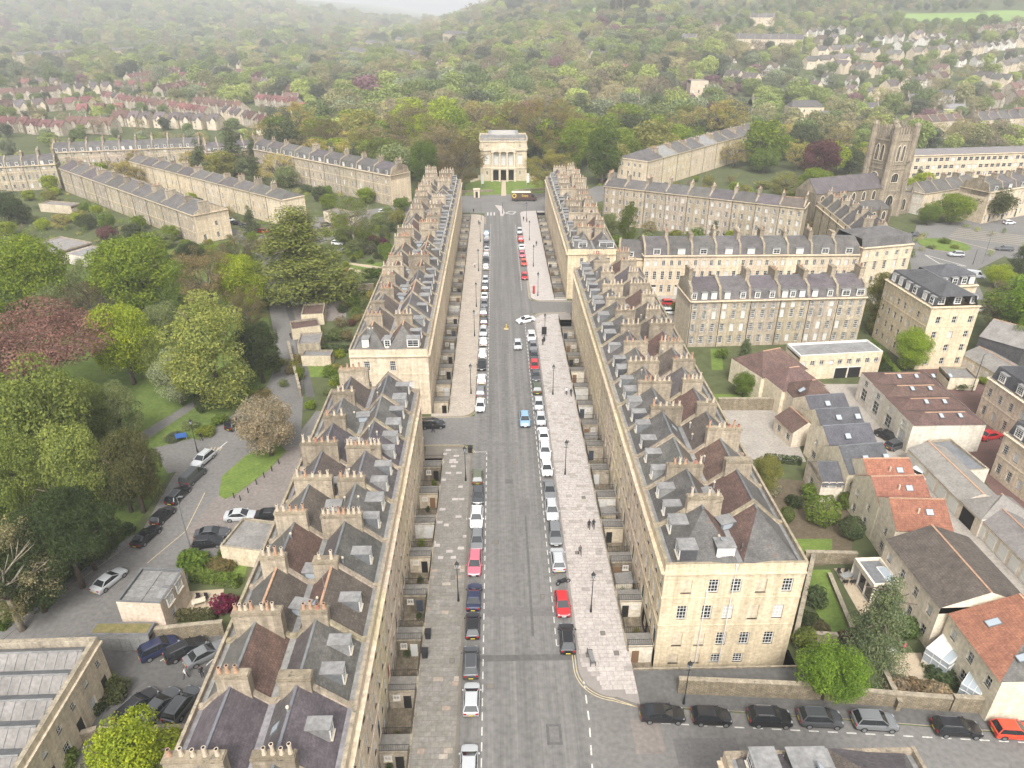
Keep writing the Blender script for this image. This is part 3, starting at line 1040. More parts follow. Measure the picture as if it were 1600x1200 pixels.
# ------------------------------------------------------------------ vehicles
CAR = {  # L, W, H, bonnet x, windscreen top, rear roof, rear glass base (fractions of L from the nose), belt, bonnet height
    'hatch': dict(L=4.1, W=1.76, H=1.47, a=.25, b=.44, c=.88, d=.97, belt=.90, bon=.90, tail=.92),
    'saloon': dict(L=4.65, W=1.82, H=1.43, a=.27, b=.46, c=.72, d=.86, belt=.90, bon=.88, tail=.98),
    'estate': dict(L=4.7, W=1.82, H=1.48, a=.26, b=.43, c=.90, d=.97, belt=.92, bon=.90, tail=.95),
    'suv': dict(L=4.45, W=1.86, H=1.66, a=.25, b=.41, c=.88, d=.965, belt=1.05, bon=1.04, tail=1.05),
    'van': dict(L=4.9, W=1.9, H=1.95, a=.17, b=.30, c=.97, d=.99, belt=1.12, bon=1.10, tail=1.15),
}
def car_meshes(kind):
    def mk():
        q = CAR[kind]; L, W, Hh = q['L'], q['W'], q['H']
        hw = W / 2
        X = lambda f: L / 2 - f * L          # nose points to +x
        out = {}
        b = MB()
        st = [(0.0, .78, .42, .62), (.02, .90, .26, .70), (.07, .97, .22, q['bon'] - .12), (.16, 1.0, .20, q['bon'] - .03), (q['a'], 1.0, .20, q['bon'] + .04), (.5, 1.0, .20, q['belt']), (q['d'] - .04, 1.0, .20, q['tail']), (.97, .97, .24, q['tail'] - .02), (.99, .92, .30, q['tail'] - .08), (1.0, .82, .42, q['tail'] - .22)]
        rings = []
        for f, wf, zl, zt in st:
            w_ = hw * wf; x = X(f)
            rings.append([(x, -w_ * .93, zl), (x, -w_, zl + .22), (x, -w_ * .995, zt - .16), (x, -w_ * .93, zt - .03), (x, -w_ * .6, zt + .02), (x, w_ * .6, zt + .02), (x, w_ * .93, zt - .03), (x, w_ * .995, zt - .16), (x, w_, zl + .22), (x, w_ * .93, zl)])
        i0 = len(b.v)
        for r in rings: b.v += r
        k = b.mi('carpaint'); n = 10; kb = b.mi('plastic_black')
        for s_ in range(len(rings) - 1):
            for a in range(n):
                c = (a + 1) % n
                b.f.append((i0 + s_ * n + a, i0 + (s_ + 1) * n + a, i0 + (s_ + 1) * n + c, i0 + s_ * n + c)); b.m.append(kb if a in (9, 0, 8) and kind == 'suv' or a == 9 else k)
        b.f.append(tuple(i0 + a for a in range(n))); b.m.append(k)
        b.f.append(tuple(i0 + (len(rings) - 1) * n + a for a in reversed(range(n)))); b.m.append(k)
        # cabin
        xa, xb, xc, xd = X(q['a']), X(q['b']), X(q['c']), X(q['d'])
        zb0, zb1 = q['bon'] + .04, q['tail']
        wb, wr = hw * .90, hw * .70
        zr = Hh
        roof = [(xb, -wr, zr - .05), (xb - .12, -wr * .93, zr), (xc + .10, -wr * .93, zr), (xc, -wr, zr - .06), (xc, wr, zr - .06), (xc + .10, wr * .93, zr), (xb - .12, wr * .93, zr), (xb, wr, zr - .05)]
        b.face([roof[0], roof[7], roof[6], roof[1]][::-1], 'carpaint'); b.face([roof[1], roof[6], roof[5], roof[2]][::-1], 'carpaint'); b.face([roof[2], roof[5], roof[4], roof[3]][::-1], 'carpaint')
        b.face([roof[0], roof[1], roof[2], roof[3]][::-1], 'carpaint'); b.face([roof[4], roof[5], roof[6], roof[7]][::-1], 'carpaint')
        for sg in (-1, 1):
            fb = Vector((xa, sg * wb, zb0)); ft = Vector((xb, sg * wr, zr - .05)); rb = Vector((xd, sg * wb, zb1)); rt = Vector((xc, sg * wr, zr - .06))
            b.bar(fb, ft, .045, 'carpaint'); b.bar(rb, rt, .06, 'carpaint'); b.bar(ft, rt, .04, 'carpaint')
            mf = .56 if kind != 'van' else .40
            b.bar(Vector((X(mf), sg * wb, q['belt'])), Vector((X(mf), sg * wr, zr - .05)), .04, 'plastic_black')
            b.bar(Vector((xa - .25, sg * (hw + .02), q['belt'] + .06)), Vector((xa - .25, sg * (hw + .17), q['belt'] + .10)), .09, 'carpaint')
            if kind in ('suv', 'estate'):
                b.bar((xb - .3, sg * wr * .92, zr + .04), (xc + .2, sg * wr * .92, zr + .04), .03, 'chrome')
        b.box(X(0) - .05, -.5, .42, X(0) + .012, .5, .58, 'plastic_black')
        b.box(X(.0) - .03, -.36, .60, X(0) + .015, .36, .66, 'chrome')
        for fx in (.17, .80):
            for sg in (-1, 1):
                x = X(fx); pts = [(x + .37 * math.cos(t), .33 + .37 * math.sin(t)) for t in [PI * j / 8 for j in range(9)]]
                ring = [(px_, sg * (hw + .004), max(.2, pz)) for px_, pz in pts]
                b.face(ring if sg < 0 else ring[::-1], 'plastic_black')
        out['body'] = b.mesh('body')
        g = lambda pts, nm: out.__setitem__(nm, (lambda mb: (mb.face(pts, 'car_glass'), mb.mesh(nm))[1])(MB()))
        g([(xa, wb * .97, zb0 + .01), (xa, -wb * .97, zb0 + .01), (xb, -wr, zr - .06), (xb, wr, zr - .06)], 'windscreen')
        if kind == 'van':
            mb = MB(); mb.face([(xd, -wb, zb1), (xd, wb, zb1), (xc, wr, zr - .07), (xc, -wr, zr - .07)], 'carpaint'); out['rear_window'] = mb.mesh('rear_door')
        else:
            g([(xd, -wb * .97, zb1 + .01), (xd, wb * .97, zb1 + .01), (xc, wr, zr - .07), (xc, -wr, zr - .07)], 'rear_window')
        for nm, sg in (('sr', -1), ('sl', 1)):
            pts = [(xa, sg * wb, zb0), (xb, sg * wr, zr - .06), (xc, sg * wr, zr - .07), (xd, sg * wb, zb1), (X(.5), sg * wb, q['belt'])]
            mb = MB()
            if kind == 'van':
                xm = X(.40)
                mb.face(([(xa, sg * wb, zb0), (xb, sg * wr, zr - .06), (xm, sg * wr, zr - .06), (xm, sg * wb, q['belt'])])[::sg], 'car_glass')
                mb.face(([(xm, sg * wb, q['belt']), (xm, sg * wr, zr - .06), (xc, sg * wr, zr - .07), (xd, sg * wb, zb1)])[::sg], 'carpaint')
            else:
                mb.face(pts[::sg], 'car_glass')
            out[nm] = mb.mesh('side_window')
        wm = MB()
        wm_ = [2 * PI * j / 14 for j in range(14)]
        for ya, yb, r, m in ((-.1, .1, .325, 'tyre'),):
            wm.taper([(r * math.cos(t), ya, r * math.sin(t)) for t in wm_], [(r * math.cos(t), yb, r * math.sin(t)) for t in wm_], m)
        out['tyre'] = wm.mesh('wheel')
        rm = MB()
        for ya, yb in ((-.112, .112),):
            rm.taper([(.21 * math.cos(t), ya, .21 * math.sin(t)) for t in wm_], [(.21 * math.cos(t), yb, .21 * math.sin(t)) for t in wm_], 'rim')
            for j in range(5):
                t = 2 * PI * j / 5
                for yy in (-.115, .115):
                    rm.box(math.cos(t) * .13 - .03, yy - .002, math.sin(t) * .13 - .03, math.cos(t) * .13 + .03, yy + .002, math.sin(t) * .13 + .03, 'plastic_black')
        out['rim'] = rm.mesh('rim')
        hl = MB(); z = q['bon'] - .24
        hl.taper([(X(0) - .22, -.16, z), (X(0) - .03, -.1, z), (X(0) - .08, .12, z), (X(0) - .36, .16, z)], [(X(0) - .28, -.16, z + .09), (X(0) - .12, -.1, z + .09), (X(0) - .17, .12, z + .09), (X(0) - .44, .16, z + .10)], 'headlamp')
        out['head'] = hl.mesh('headlight')
        tl = MB(); z = q['tail'] - .3
        tl.box(X(1) - .01, -.16, z, X(1) + .14, .16, z + .2, 'taillamp')
        out['tail'] = tl.mesh('taillight')
        for nm, xx, mm in (('pf', X(0) + .02, 'plate_white'), ('pr', X(1) - .02, 'plate_yellow')):
            p = MB(); p.box(xx - .01, -.26, .46, xx + .01, .26, .57, mm); out[nm] = p.mesh('number_plate')
        out['q'] = q; out['X'] = X
        # one-mesh version for cars too far off to show their parts
        return out
    return cached(('car', kind), mk)

PAINT = {'black': (.012, .012, .014), 'dark grey': (.055, .057, .062), 'grey': (.15, .155, .16), 'silver': (.40, .41, .42), 'white': (.72, .72, .71), 'red': (.42, .018, .022), 'dark red': (.20, .015, .025), 'blue': (.05, .11, .24), 'navy blue': (.015, .02, .055), 'pale blue': (.20, .33, .46), 'pink': (.50, .12, .16), 'green': (.06, .075, .045), 'orange red': (.55, .05, .02), 'olive green': (.10, .11, .07)}

def car(kind, paint, x, y, rz, label, group=None, z=0.004, lite=False):
    M = car_meshes(kind)
    q = M['q']; X = M['X']; hw = q['W'] / 2
    root = thing('parked_van' if kind == 'van' else 'car', label, 'van' if kind == 'van' else 'car', (x, y, z), rz, group)
    c = PAINT[paint]
    obj('body', M['body'], root, color=c)
    obj('windscreen', M['windscreen'], root)
    obj('rear_window' if kind != 'van' else 'rear_door', M['rear_window'], root, color=c)
    obj('side_window', M['sl'], root, color=c); obj('side_window', M['sr'], root, color=c)
    for fx in (.17, .80):
        for sg in (-1, 1):
            wo_ = obj('wheel', M['tyre'], root, (X(fx), sg * (hw - .085), .325))
            if not lite: obj('rim', M['rim'], wo_)
    if not lite:
        zz = 0
        for sg in (-1, 1):
            obj('headlight', M['head'], root, (0, sg * (hw * .70), 0), scale=(1, sg, 1))
            obj('taillight', M['tail'], root, (0, sg * (hw * .72), 0))
        obj('number_plate', M['pf'], root); obj('number_plate', M['pr'], root)
    return root


# ================================================================== THE SETTING
AREAS = [(-12.4, -9.4, 27.5, 99.5), (-12.4, -9.4, 114.2, 258.2), (14.9, 17.9, 58.4, 159.0), (14.9, 17.9, 173.0, 262.4), (17.9, 33.6, 55.9, 58.4), (14.9, 17.9, 55.9, 58.4)]
def build_ground():
    xs = sorted({-12.4, -9.4, 14.9, 17.9, 33.6, *np.linspace(-60, 60, 9), *np.linspace(-400, 400, 29), *np.linspace(-1200, 1200, 31), *np.linspace(-5000, 5000, 21)})
    ys = sorted({27.5, 55.9, 58.4, 99.5, 114.2, 159.0, 173.0, 258.2, 262.4, *np.linspace(-200, 400, 13), *np.linspace(400, 1300, 37), *np.linspace(1300, 3400, 30), *np.linspace(3400, 7000, 8)})
    idx = {}; v = []; f = []
    for j, y in enumerate(ys):
        for i, x in enumerate(xs):
            idx[i, j] = len(v); v.append((x, y, terr(x, y) - .03))
    for j in range(len(ys) - 1):
        for i in range(len(xs) - 1):
            cx, cy_ = (xs[i] + xs[i + 1]) / 2, (ys[j] + ys[j + 1]) / 2
            if any(a < cx < b and c < cy_ < d for a, b, c, d in AREAS): continue
            f.append((idx[i, j], idx[i + 1, j], idx[i + 1, j + 1], idx[i, j + 1]))
    me = bpy.data.meshes.new('ground'); me.from_pydata(v, [], f); me.materials.append(MAT['land'])
    me.polygons.foreach_set('use_smooth', [True] * len(f)); me.update(); uvs(me)
    struct('ground', me)
build_ground()

def sheet(name, pts, m, z=0.0):
    b = MB()
    a = sum(p[0] * q[1] - q[0] * p[1] for p, q in zip(pts, pts[1:] + pts[:1]))
    if a < 0: pts = pts[::-1]
    b.face([(p[0], p[1], z) for p in pts], m)
    return struct(name, b.mesh(name))

def slab_poly(name, pts, z, m, kerb='kerb', kw=.3):
    """raised pavement: top at z with a kerb face round the edge"""
    a = sum(p[0] * q[1] - q[0] * p[1] for p, q in zip(pts, pts[1:] + pts[:1]))
    if a < 0: pts = pts[::-1]
    b = MB()
    b.face([(p[0], p[1], z) for p in pts], m)
    for p, q in zip(pts, pts[1:] + pts[:1]):
        b.face([(p[0], p[1], -.05), (q[0], q[1], -.05), (q[0], q[1], z), (p[0], p[1], z)], kerb)
    return struct(name, b.mesh(name))

def arc(cx, cy_, r, a0, a1, n=8):
    return [(cx + r * math.cos(R(a0 + (a1 - a0) * k / n)), cy_ + r * math.sin(R(a0 + (a1 - a0) * k / n))) for k in range(n + 1)]

def strip(b, pts, w, m, z, dash=None):
    """painted line of width w along pts; dash=(on,off)"""
    acc = 0.0
    for p, q in zip(pts, pts[1:]):
        p = Vector(p); q = Vector(q); d = q - p; L = d.length
        if L < 1e-4: continue
        d.normalize(); nrm = Vector((-d.y, d.x)) * (w / 2)
        segs = [(0, L)]
        if dash:
            segs = []; s = -acc
            while s < L:
                a, e = max(0, s), min(L, s + dash[0])
                if e > a: segs.append((a, e))
                s += dash[0] + dash[1]
            acc = (acc + L) % (dash[0] + dash[1])
        for a, e in segs:
            A = p + d * a; B = p + d * e
            b.face([(*(A - nrm), z), (*(B - nrm), z), (*(B + nrm), z), (*(A + nrm), z)], m)

# --- roads
sheet('main_street', [(-4.4, 10), (8.75, 10), (8.75, 262), (-4.4, 262)], 'asphalt_street', .004)
sheet('side_road', [(8.75, 58), (12.6, 56), (14.85, 51.09), (34.78, 49.09), (53.80, 46.88), (66.04, 45.46), (54.63, 31.79), (8.75, 20)], 'asphalt', .0045)
sheet('side_road', [(-4.4, 103.4), (-4.4, 113.2), (-27, 113.2), (-34, 116), (-36, 104), (-27, 103.4)], 'asphalt', .0045)
sheet('side_road', [(8.75, 163.2), (8.75, 171.8), (36, 171.8), (88, 175), (112, 180), (112, 166), (88, 164), (36, 163.2)], 'asphalt', .0045)
sheet('park_road', [(-58.35, 53.41), (-56.42, 56.98), (-49.98, 68.92), (-44.92, 81.14), (-45.00, 96.13), (-43.94, 105.37), (-39.96, 114.08), (-38.20, 123.50), (-41.32, 135.54), (-50.30, 160.31), (-58.45, 182.93), (-65.16, 199.21), (-74.95, 230.94), (-78.10, 231.01), (-65.95, 193.59), (-54.63, 160.41), (-47.72, 140.41), (-46.25, 129.16), (-46.09, 121.07), (-49.15, 114.29), (-52.04, 105.55), (-52.26, 95.04), (-51.17, 79.89), (-56.00, 69.62), (-59.19, 61.53), (-60.86, 57.25)], 'asphalt', .004)
sheet('roadside_paving', [(-56.04, 49.88), (-51.61, 56.00), (-47.89, 61.38), (-42.08, 65.48), (-40.45, 71.60), (-38.59, 77.19), (-42.07, 88.91), (-34.30, 105.16), (-38.20, 123.50), (-39.96, 114.08), (-43.94, 105.37), (-45.00, 96.13), (-44.92, 81.14), (-49.98, 68.92), (-56.42, 56.98), (-58.35, 53.41)], 'asphalt', -.006)
sheet('lane', [(-35.47, 121.35), (-41.24, 138.66), (-48.75, 160.28), (-56.90, 182.89), (-67.17, 211.42), (-74.53, 230.93), (-77.68, 230.25), (-65.35, 199.22), (-58.62, 182.93), (-50.30, 160.31), (-42.62, 138.69), (-37.21, 121.39)], 'asphalt_dark', .008)
sheet('forecourt', [(-44.92, 81.14), (-43.33, 89.75), (-38.72, 103.22), (-34.30, 105.16), (-31.76, 94.59), (-30.91, 83.28), (-38.59, 77.19), (-43.07, 78.62)], 'asphalt_worn', .002)
sheet('car_park', [(-46.53, 60.11), (-33.31, 62.73), (-30.25, 55.71), (-31.05, 46.47), (-39.39, 46.65), (-45.42, 49.65)], 'asphalt_dark', .002)
sheet('crossroads', [(-48.16, 246.15), (-31.80, 259.87), (-9.66, 263.12), (-9.7, 262), (-4.4, 262), (8.75, 262), (18.2, 262), (31.71, 272.00), (44.22, 282.18), (47.38, 314.24), (34.00, 293.59), (22.36, 296.18), (6.40, 291.90), (-12.53, 290.05), (-33.67, 277.53), (-51.50, 265.95)], 'asphalt', .006)
sheet('junction', [(146.35, 241.88), (165.00, 247.46), (211.85, 268.05), (152.40, 183.42), (154.78, 206.55), (136.08, 191.94), (125.75, 169.31), (112.64, 179.17), (125.53, 207.19)], 'asphalt', .004)
sheet('service_lane', [(58.45, 124.62), (78.29, 124.19), (74.40, 113.95), (72.14, 102.83), (74.24, 77.41), (64.69, 63.14), (63.85, 72.36), (64.26, 89.88), (64.24, 105.10), (63.46, 116.65)], 'concrete', .004)
sheet('courtyard', [(93.08, 142.31), (101.99, 135.52), (98.36, 113.43), (94.01, 100.31), (76.00, 74.67), (75.17, 78.79), (77.41, 93.08), (79.20, 113.85)], 'red_tarmac', .003)
sheet('terrace_street', [(-99.47, 247.28), (-70.74, 230.84), (-68.44, 257.02), (-41.30, 261.00), (-48.16, 246.15), (-64.24, 199.19), (-72.44, 211.54)], 'asphalt', .002)
sheet('yard', [(39.67, 114.71), (54.64, 114.38), (51.40, 101.24), (50.83, 96.97), (36.39, 98.62)], 'concrete', .003)
sheet('yard', [(38.48, 180.80), (48.82, 180.57), (40.28, 143.47), (31.52, 150.80)], 'concrete', .002)
sheet('parking_bay', [(-53.09, 173.24), (-38.68, 175.23), (-36.70, 160.01), (-48.57, 158.29)], 'asphalt_worn', .004)

# --- wheel-track wear and repaired trenches on the main street
b = MB()
for x0, y0, x1, y1, m in ((-2.6, 64.2, 8.6, 65.7, 'asphalt_patch'), (-2.6, 57.4, 8.7, 58.3, 'asphalt_dark'), (3.7, 61, 4.0, 84, 'asphalt_dark'), (4.6, 46.8, 6.2, 49.2, 'asphalt_dark'), (5.2, 148, 8.2, 158, 'asphalt_patch'), (2.9, 84, 4.6, 88, 'asphalt_patch'), (13.5, 45.6, 16.5, 49.5, 'asphalt_worn'), (17.5, 44.2, 24, 47.2, 'asphalt_patch'), (-3.5, 103, 3.5, 104, 'asphalt_patch'), (4.9, 47.1, 5.9, 48.9, 'asphalt_patch'), (1.0, 92, 2.2, 93.2, 'asphalt_dark'), (1.2, 140, 2.4, 158, 'asphalt_patch')):
    zz = .0065 + .0003 * len(b.f)
    b.face([(x0, y0, zz), (x1, y0, zz), (x1, y1, zz), (x0, y1, zz)], m)
o = struct('road_repairs', b.mesh('road_repairs'))

# --- painted markings
b = MB()
strip(b, [(-2.05, 20), (-2.05, 101)], .13, 'white_line', .011, (1.0, .75))
strip(b, [(-2.05, 118), (-2.05, 247)], .13, 'white_line', .011, (1.0, .75))
strip(b, [(6.55, 59.5), (6.55, 161)], .13, 'white_line', .011, (1.0, .75))
strip(b, [(6.55, 59.5), (8.6, 59.5)], .13, 'white_line', .011)
strip(b, [(-4.3, 101.2), (-2.05, 101.2)], .12, 'white_line', .011)
strip(b, [(6.55, 180), (6.55, 246)], .13, 'white_line', .011, (1.0, .75))
strip(b, [(9.20, 54.67), (9.19, 49.20), (8.84, 43.57)], .16, 'white_line', .011, (1.1, .9))
strip(b, [(14.78, 49.23), (21.10, 48.64), (34.14, 47.61), (53.23, 46.02)], .15, 'white_line', .011, (1.0, .9))
strip(b, [(14.78, 49.23), (14.80, 50.46)], .13, 'white_line', .011)
for dx in (.22, .5):
    strip(b, [(8.75 - dx, 59.5), (8.75 - dx, 57.2), *arc(12.6, 56.2, 3.85 + dx, 180, 262, 10), (14.82, 50.93)], .1, 'yellow_line', .011)
    strip(b, [(-4.4 + dx, 101), *arc(-7.2, 100.2, 2.8 + dx, 15, 90, 8), (-20, 103.15 + dx * .9)], .1, 'yellow_line', .011)
    strip(b, [(-20, 113.4 - dx * .9), *arc(-7.2, 116.0, 2.8 + dx, -90, -10, 8), (-4.4 + dx, 119)], .1, 'yellow_line', .011)
    strip(b, [(8.75 - dx, 190), (8.75 - dx, 176), *arc(11.6, 174.6, 2.85 + dx, 180, 270, 8), (30, 171.6 - dx)], .1, 'yellow_line', .011)
    strip(b, [(8.75 - dx, 157), *arc(11.4, 160.4, 2.65 + dx, 180, 90, 8), (17, 163.3 + dx)], .1, 'yellow_line', .011)
    strip(b, [(-4.4 + dx, 247), (-4.4 + dx, 256)], .1, 'yellow_line', .011)
for k in range(3):
    strip(b, [(-3.2 + k * 1.2, 258.5), (-3.2 + k * 1.2, 263)], .5, 'white_line', .012)
strip(b, [(3.38, 261.89), (5.09, 264.71), (7.21, 263.70), (5.94, 259.97), (3.38, 261.89)], .5, 'white_line', .012)
strip(b, [(131.09, 208.36), (130.76, 199.63), (137.30, 197.10), (131.09, 208.36)], .35, 'white_line', .011)
for k in range(7):
    strip(b, [(148.14, 226.04), (155.12, 211.78)] if k == 0 else [((148.14, 226.04)[0] + k * 1.7, (148.14, 226.04)[1] + k * 1.9), ((148.14, 226.04)[0] + k * 1.7 + 21, (148.14, 226.04)[1] + k * 1.9 - 12)], .3, 'yellow_line', .011)
strip(b, [(-49.65, 96.77), (-47.05, 105.44)], .2, 'white_line', .011)
for k in range(4):
    strip(b, [((-49.03, 102.65)[0] + k * .55, (-49.03, 102.65)[1]), ((-49.03, 102.65)[0] + k * .55, (-49.03, 102.65)[1] + 1.0)], .16, 'yellow_line', .011)
strip(b, [(-45.59, 90.62), (-45.03, 81.43), (-47.65, 74.81)], .12, 'yellow_line', .011)
for xx in (255, 290, 325):
    strip(b, [(-39.11, 58.29) if xx == 255 else ((-36.44, 57.96) if xx == 290 else (-33.60, 57.54)), (-38.49, 58.91) if xx == 255 else ((-35.68, 58.85) if xx == 290 else (-33.12, 58.43))], .12, 'white_line', .011)
struct('road_markings', b.mesh('road_markings'))

# --- pavements
NL = [(-9.4, 20), (-4.4, 20), (-4.4, 100.2), *arc(-7.2, 100.2, 2.8, 0, 90, 8), (-12.4, 103.0), (-12.4, 99.5), (-9.4, 99.5)]
pav_l = slab_poly('pavement_left', NL, .10, 'joint')
NR = [(14.9, 58.4), (14.9, 159), (17.9, 159), (17.9, 163.0), *arc(11.4, 160.4, 2.65, 90, 180, 8), (8.75, 56.2), *arc(12.6, 56.2, 3.85, 180, 270, 10), (14.89, 51.32), (14.9, 52.4)]
pav_r = slab_poly('pavement_right', NR, .10, 'joint_pale')
FL = [(-9.4, 258.2), (-9.4, 114.2), (-12.4, 114.2), (-12.4, 113.2), *arc(-7.2, 116.0, 2.8, -90, 0, 8), (-4.4, 256), *arc(-8.4, 256, 4.0, 0, 90, 6), (-12.4, 260), (-12.4, 258.2)]
slab_poly('pavement_left', FL, .12, 'sandy_paving')
FR = [(14.9, 173.0), (14.9, 262.4), (17.9, 262.4), (17.9, 264.5), *arc(12.0, 261.3, 3.25, 90, 180, 6), (8.75, 174.6), *arc(11.6, 174.6, 2.85, 180, 270, 8), (17.9, 171.75), (17.9, 173.0)]
slab_poly('pavement_right', FR, .12, 'slab')
slab_poly('pavement_side', [(14.89, 51.32), (14.9, 52.4), (14.9, 55.9), (33.6, 55.9), (36, 55.2), (40.99, 50.67), (55.39, 49.26), (68.08, 47.91), (66.28, 45.74), (53.90, 47.03), (34.84, 49.24)], .10, 'asphalt_dark')
slab_poly('grass_verge', [(-43.13, 89.74), (-44.37, 94.86), (-42.36, 100.93), (-38.73, 105.26), (-35.95, 102.16), (-37.39, 96.50), (-40.53, 90.18), (-41.82, 88.75)], .12, 'lawn')
slab_poly('pavement_park', [(-60.86, 57.25), (-59.19, 61.53), (-56.00, 69.62), (-51.17, 79.89), (-50.96, 80.85), (-52.32, 80.46), (-57.03, 70.79), (-60.09, 63.02), (-61.75, 58.60)], .12, 'asphalt')
slab_poly('traffic_island', [(-0.64, 273.73), (2.06, 272.65), (3.14, 261.90), (2.38, 257.28), (1.45, 257.30), (1.26, 263.83)], .13, 'slab')
slab_poly('roundabout', [((142.64, 218.21)[0] + 7.5 * math.cos(t * PI / 8), (142.64, 218.21)[1] + 7.5 * math.sin(t * PI / 8)) for t in range(16)], .14, 'lawn')

def lay_slabs(parent, poly_in, x0, x1, y0, y1, sw, sh, base, zt, nmax, tints, seed):
    """flagstones laid in courses across the pavement; the nearest ones singly, the rest as one mass"""
    rg = random.Random(seed)
    cells = []
    row = 0; y = y0
    while y < y1 - .05:
        hh = sh * rg.uniform(.92, 1.08)
        off = (row % 2) * sw * .5 + rg.uniform(-.1, .1)
        x = x0 - off
        while x < x1:
            ww = sw * rg.choice([.8, 1, 1, 1.2])
            a, c = max(x0, x) + .022, min(x1, x + ww) - .022
            if c - a > .15 and poly_in((a + c) / 2, y + hh / 2, a, c, y, y + hh):
                cells.append((a, c, y + .022, y + hh - .022))
            x += ww
        y += hh; row += 1
    cells.sort(key=lambda q: q[2])
    for a, c, ya, yb in cells[:nmax]:
        w_ = round((c - a) * 8) / 8; h_ = round((yb - ya) * 16) / 16
        def mk():
            m = MB(); m.box(0, 0, -.04, w_, h_, 0, base, bottom=False); return m.mesh('paving_slab')
        t = tints(rg)
        o = obj('paving_slab', cached(('slab', w_, h_, base), mk), parent, (a, ya, zt + rg.uniform(-.004, .004)), color=t, scale=((c - a) / w_, (yb - ya) / h_, 1))
    m = MB()
    for a, c, ya, yb in cells[nmax:]:
        m.box(a, ya, zt - .04, c, yb, zt + rg.uniform(-.004, .004), base if rg.random() > .12 else ('slab' if base == 'slab_old' else 'concrete'), bottom=False)
    o = obj('paving_slabs', m.mesh('paving_slabs'), parent); o['kind'] = 'stuff'

def in_l(cx, cy_, a, c, ya, yb):
    return not (cy_ > 100 and ((c > -7.2 and (c + 7.2) ** 2 + (yb - 100.2) ** 2 > 2.45 ** 2) or yb > 102.7))
def tl(rg):
    if rg.random() < .09: return rg.choice([(1.75, 1.65, 1.55), (1.45, 1.32, 1.2), (1.4, 1.2, 1.08)])
    t = rg.uniform(.88, 1.1); return (t, t, t * rg.uniform(.95, 1.03))
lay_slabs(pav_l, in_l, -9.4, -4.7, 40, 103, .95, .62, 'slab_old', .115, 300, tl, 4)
def in_r(cx, cy_, a, c, ya, yb):
    if ya < 56.2 and a < 12.6 and (a - 12.6) ** 2 + (ya - 56.2) ** 2 > 3.5 ** 2: return False
    if cy_ > 160 and a < 11.4 and (a - 11.4) ** 2 + (yb - 160.4) ** 2 > 2.3 ** 2: return False
    return yb < 162.7
def tr(rg):
    t = rg.uniform(.93, 1.06)
    if rg.random() < .04: t *= .75
    return (t, t * .985, t * .97)
lay_slabs(pav_r, in_r, 9.05, 14.9, 52.6, 163, 1.0, .62, 'slab', .115, 300, tr, 8)

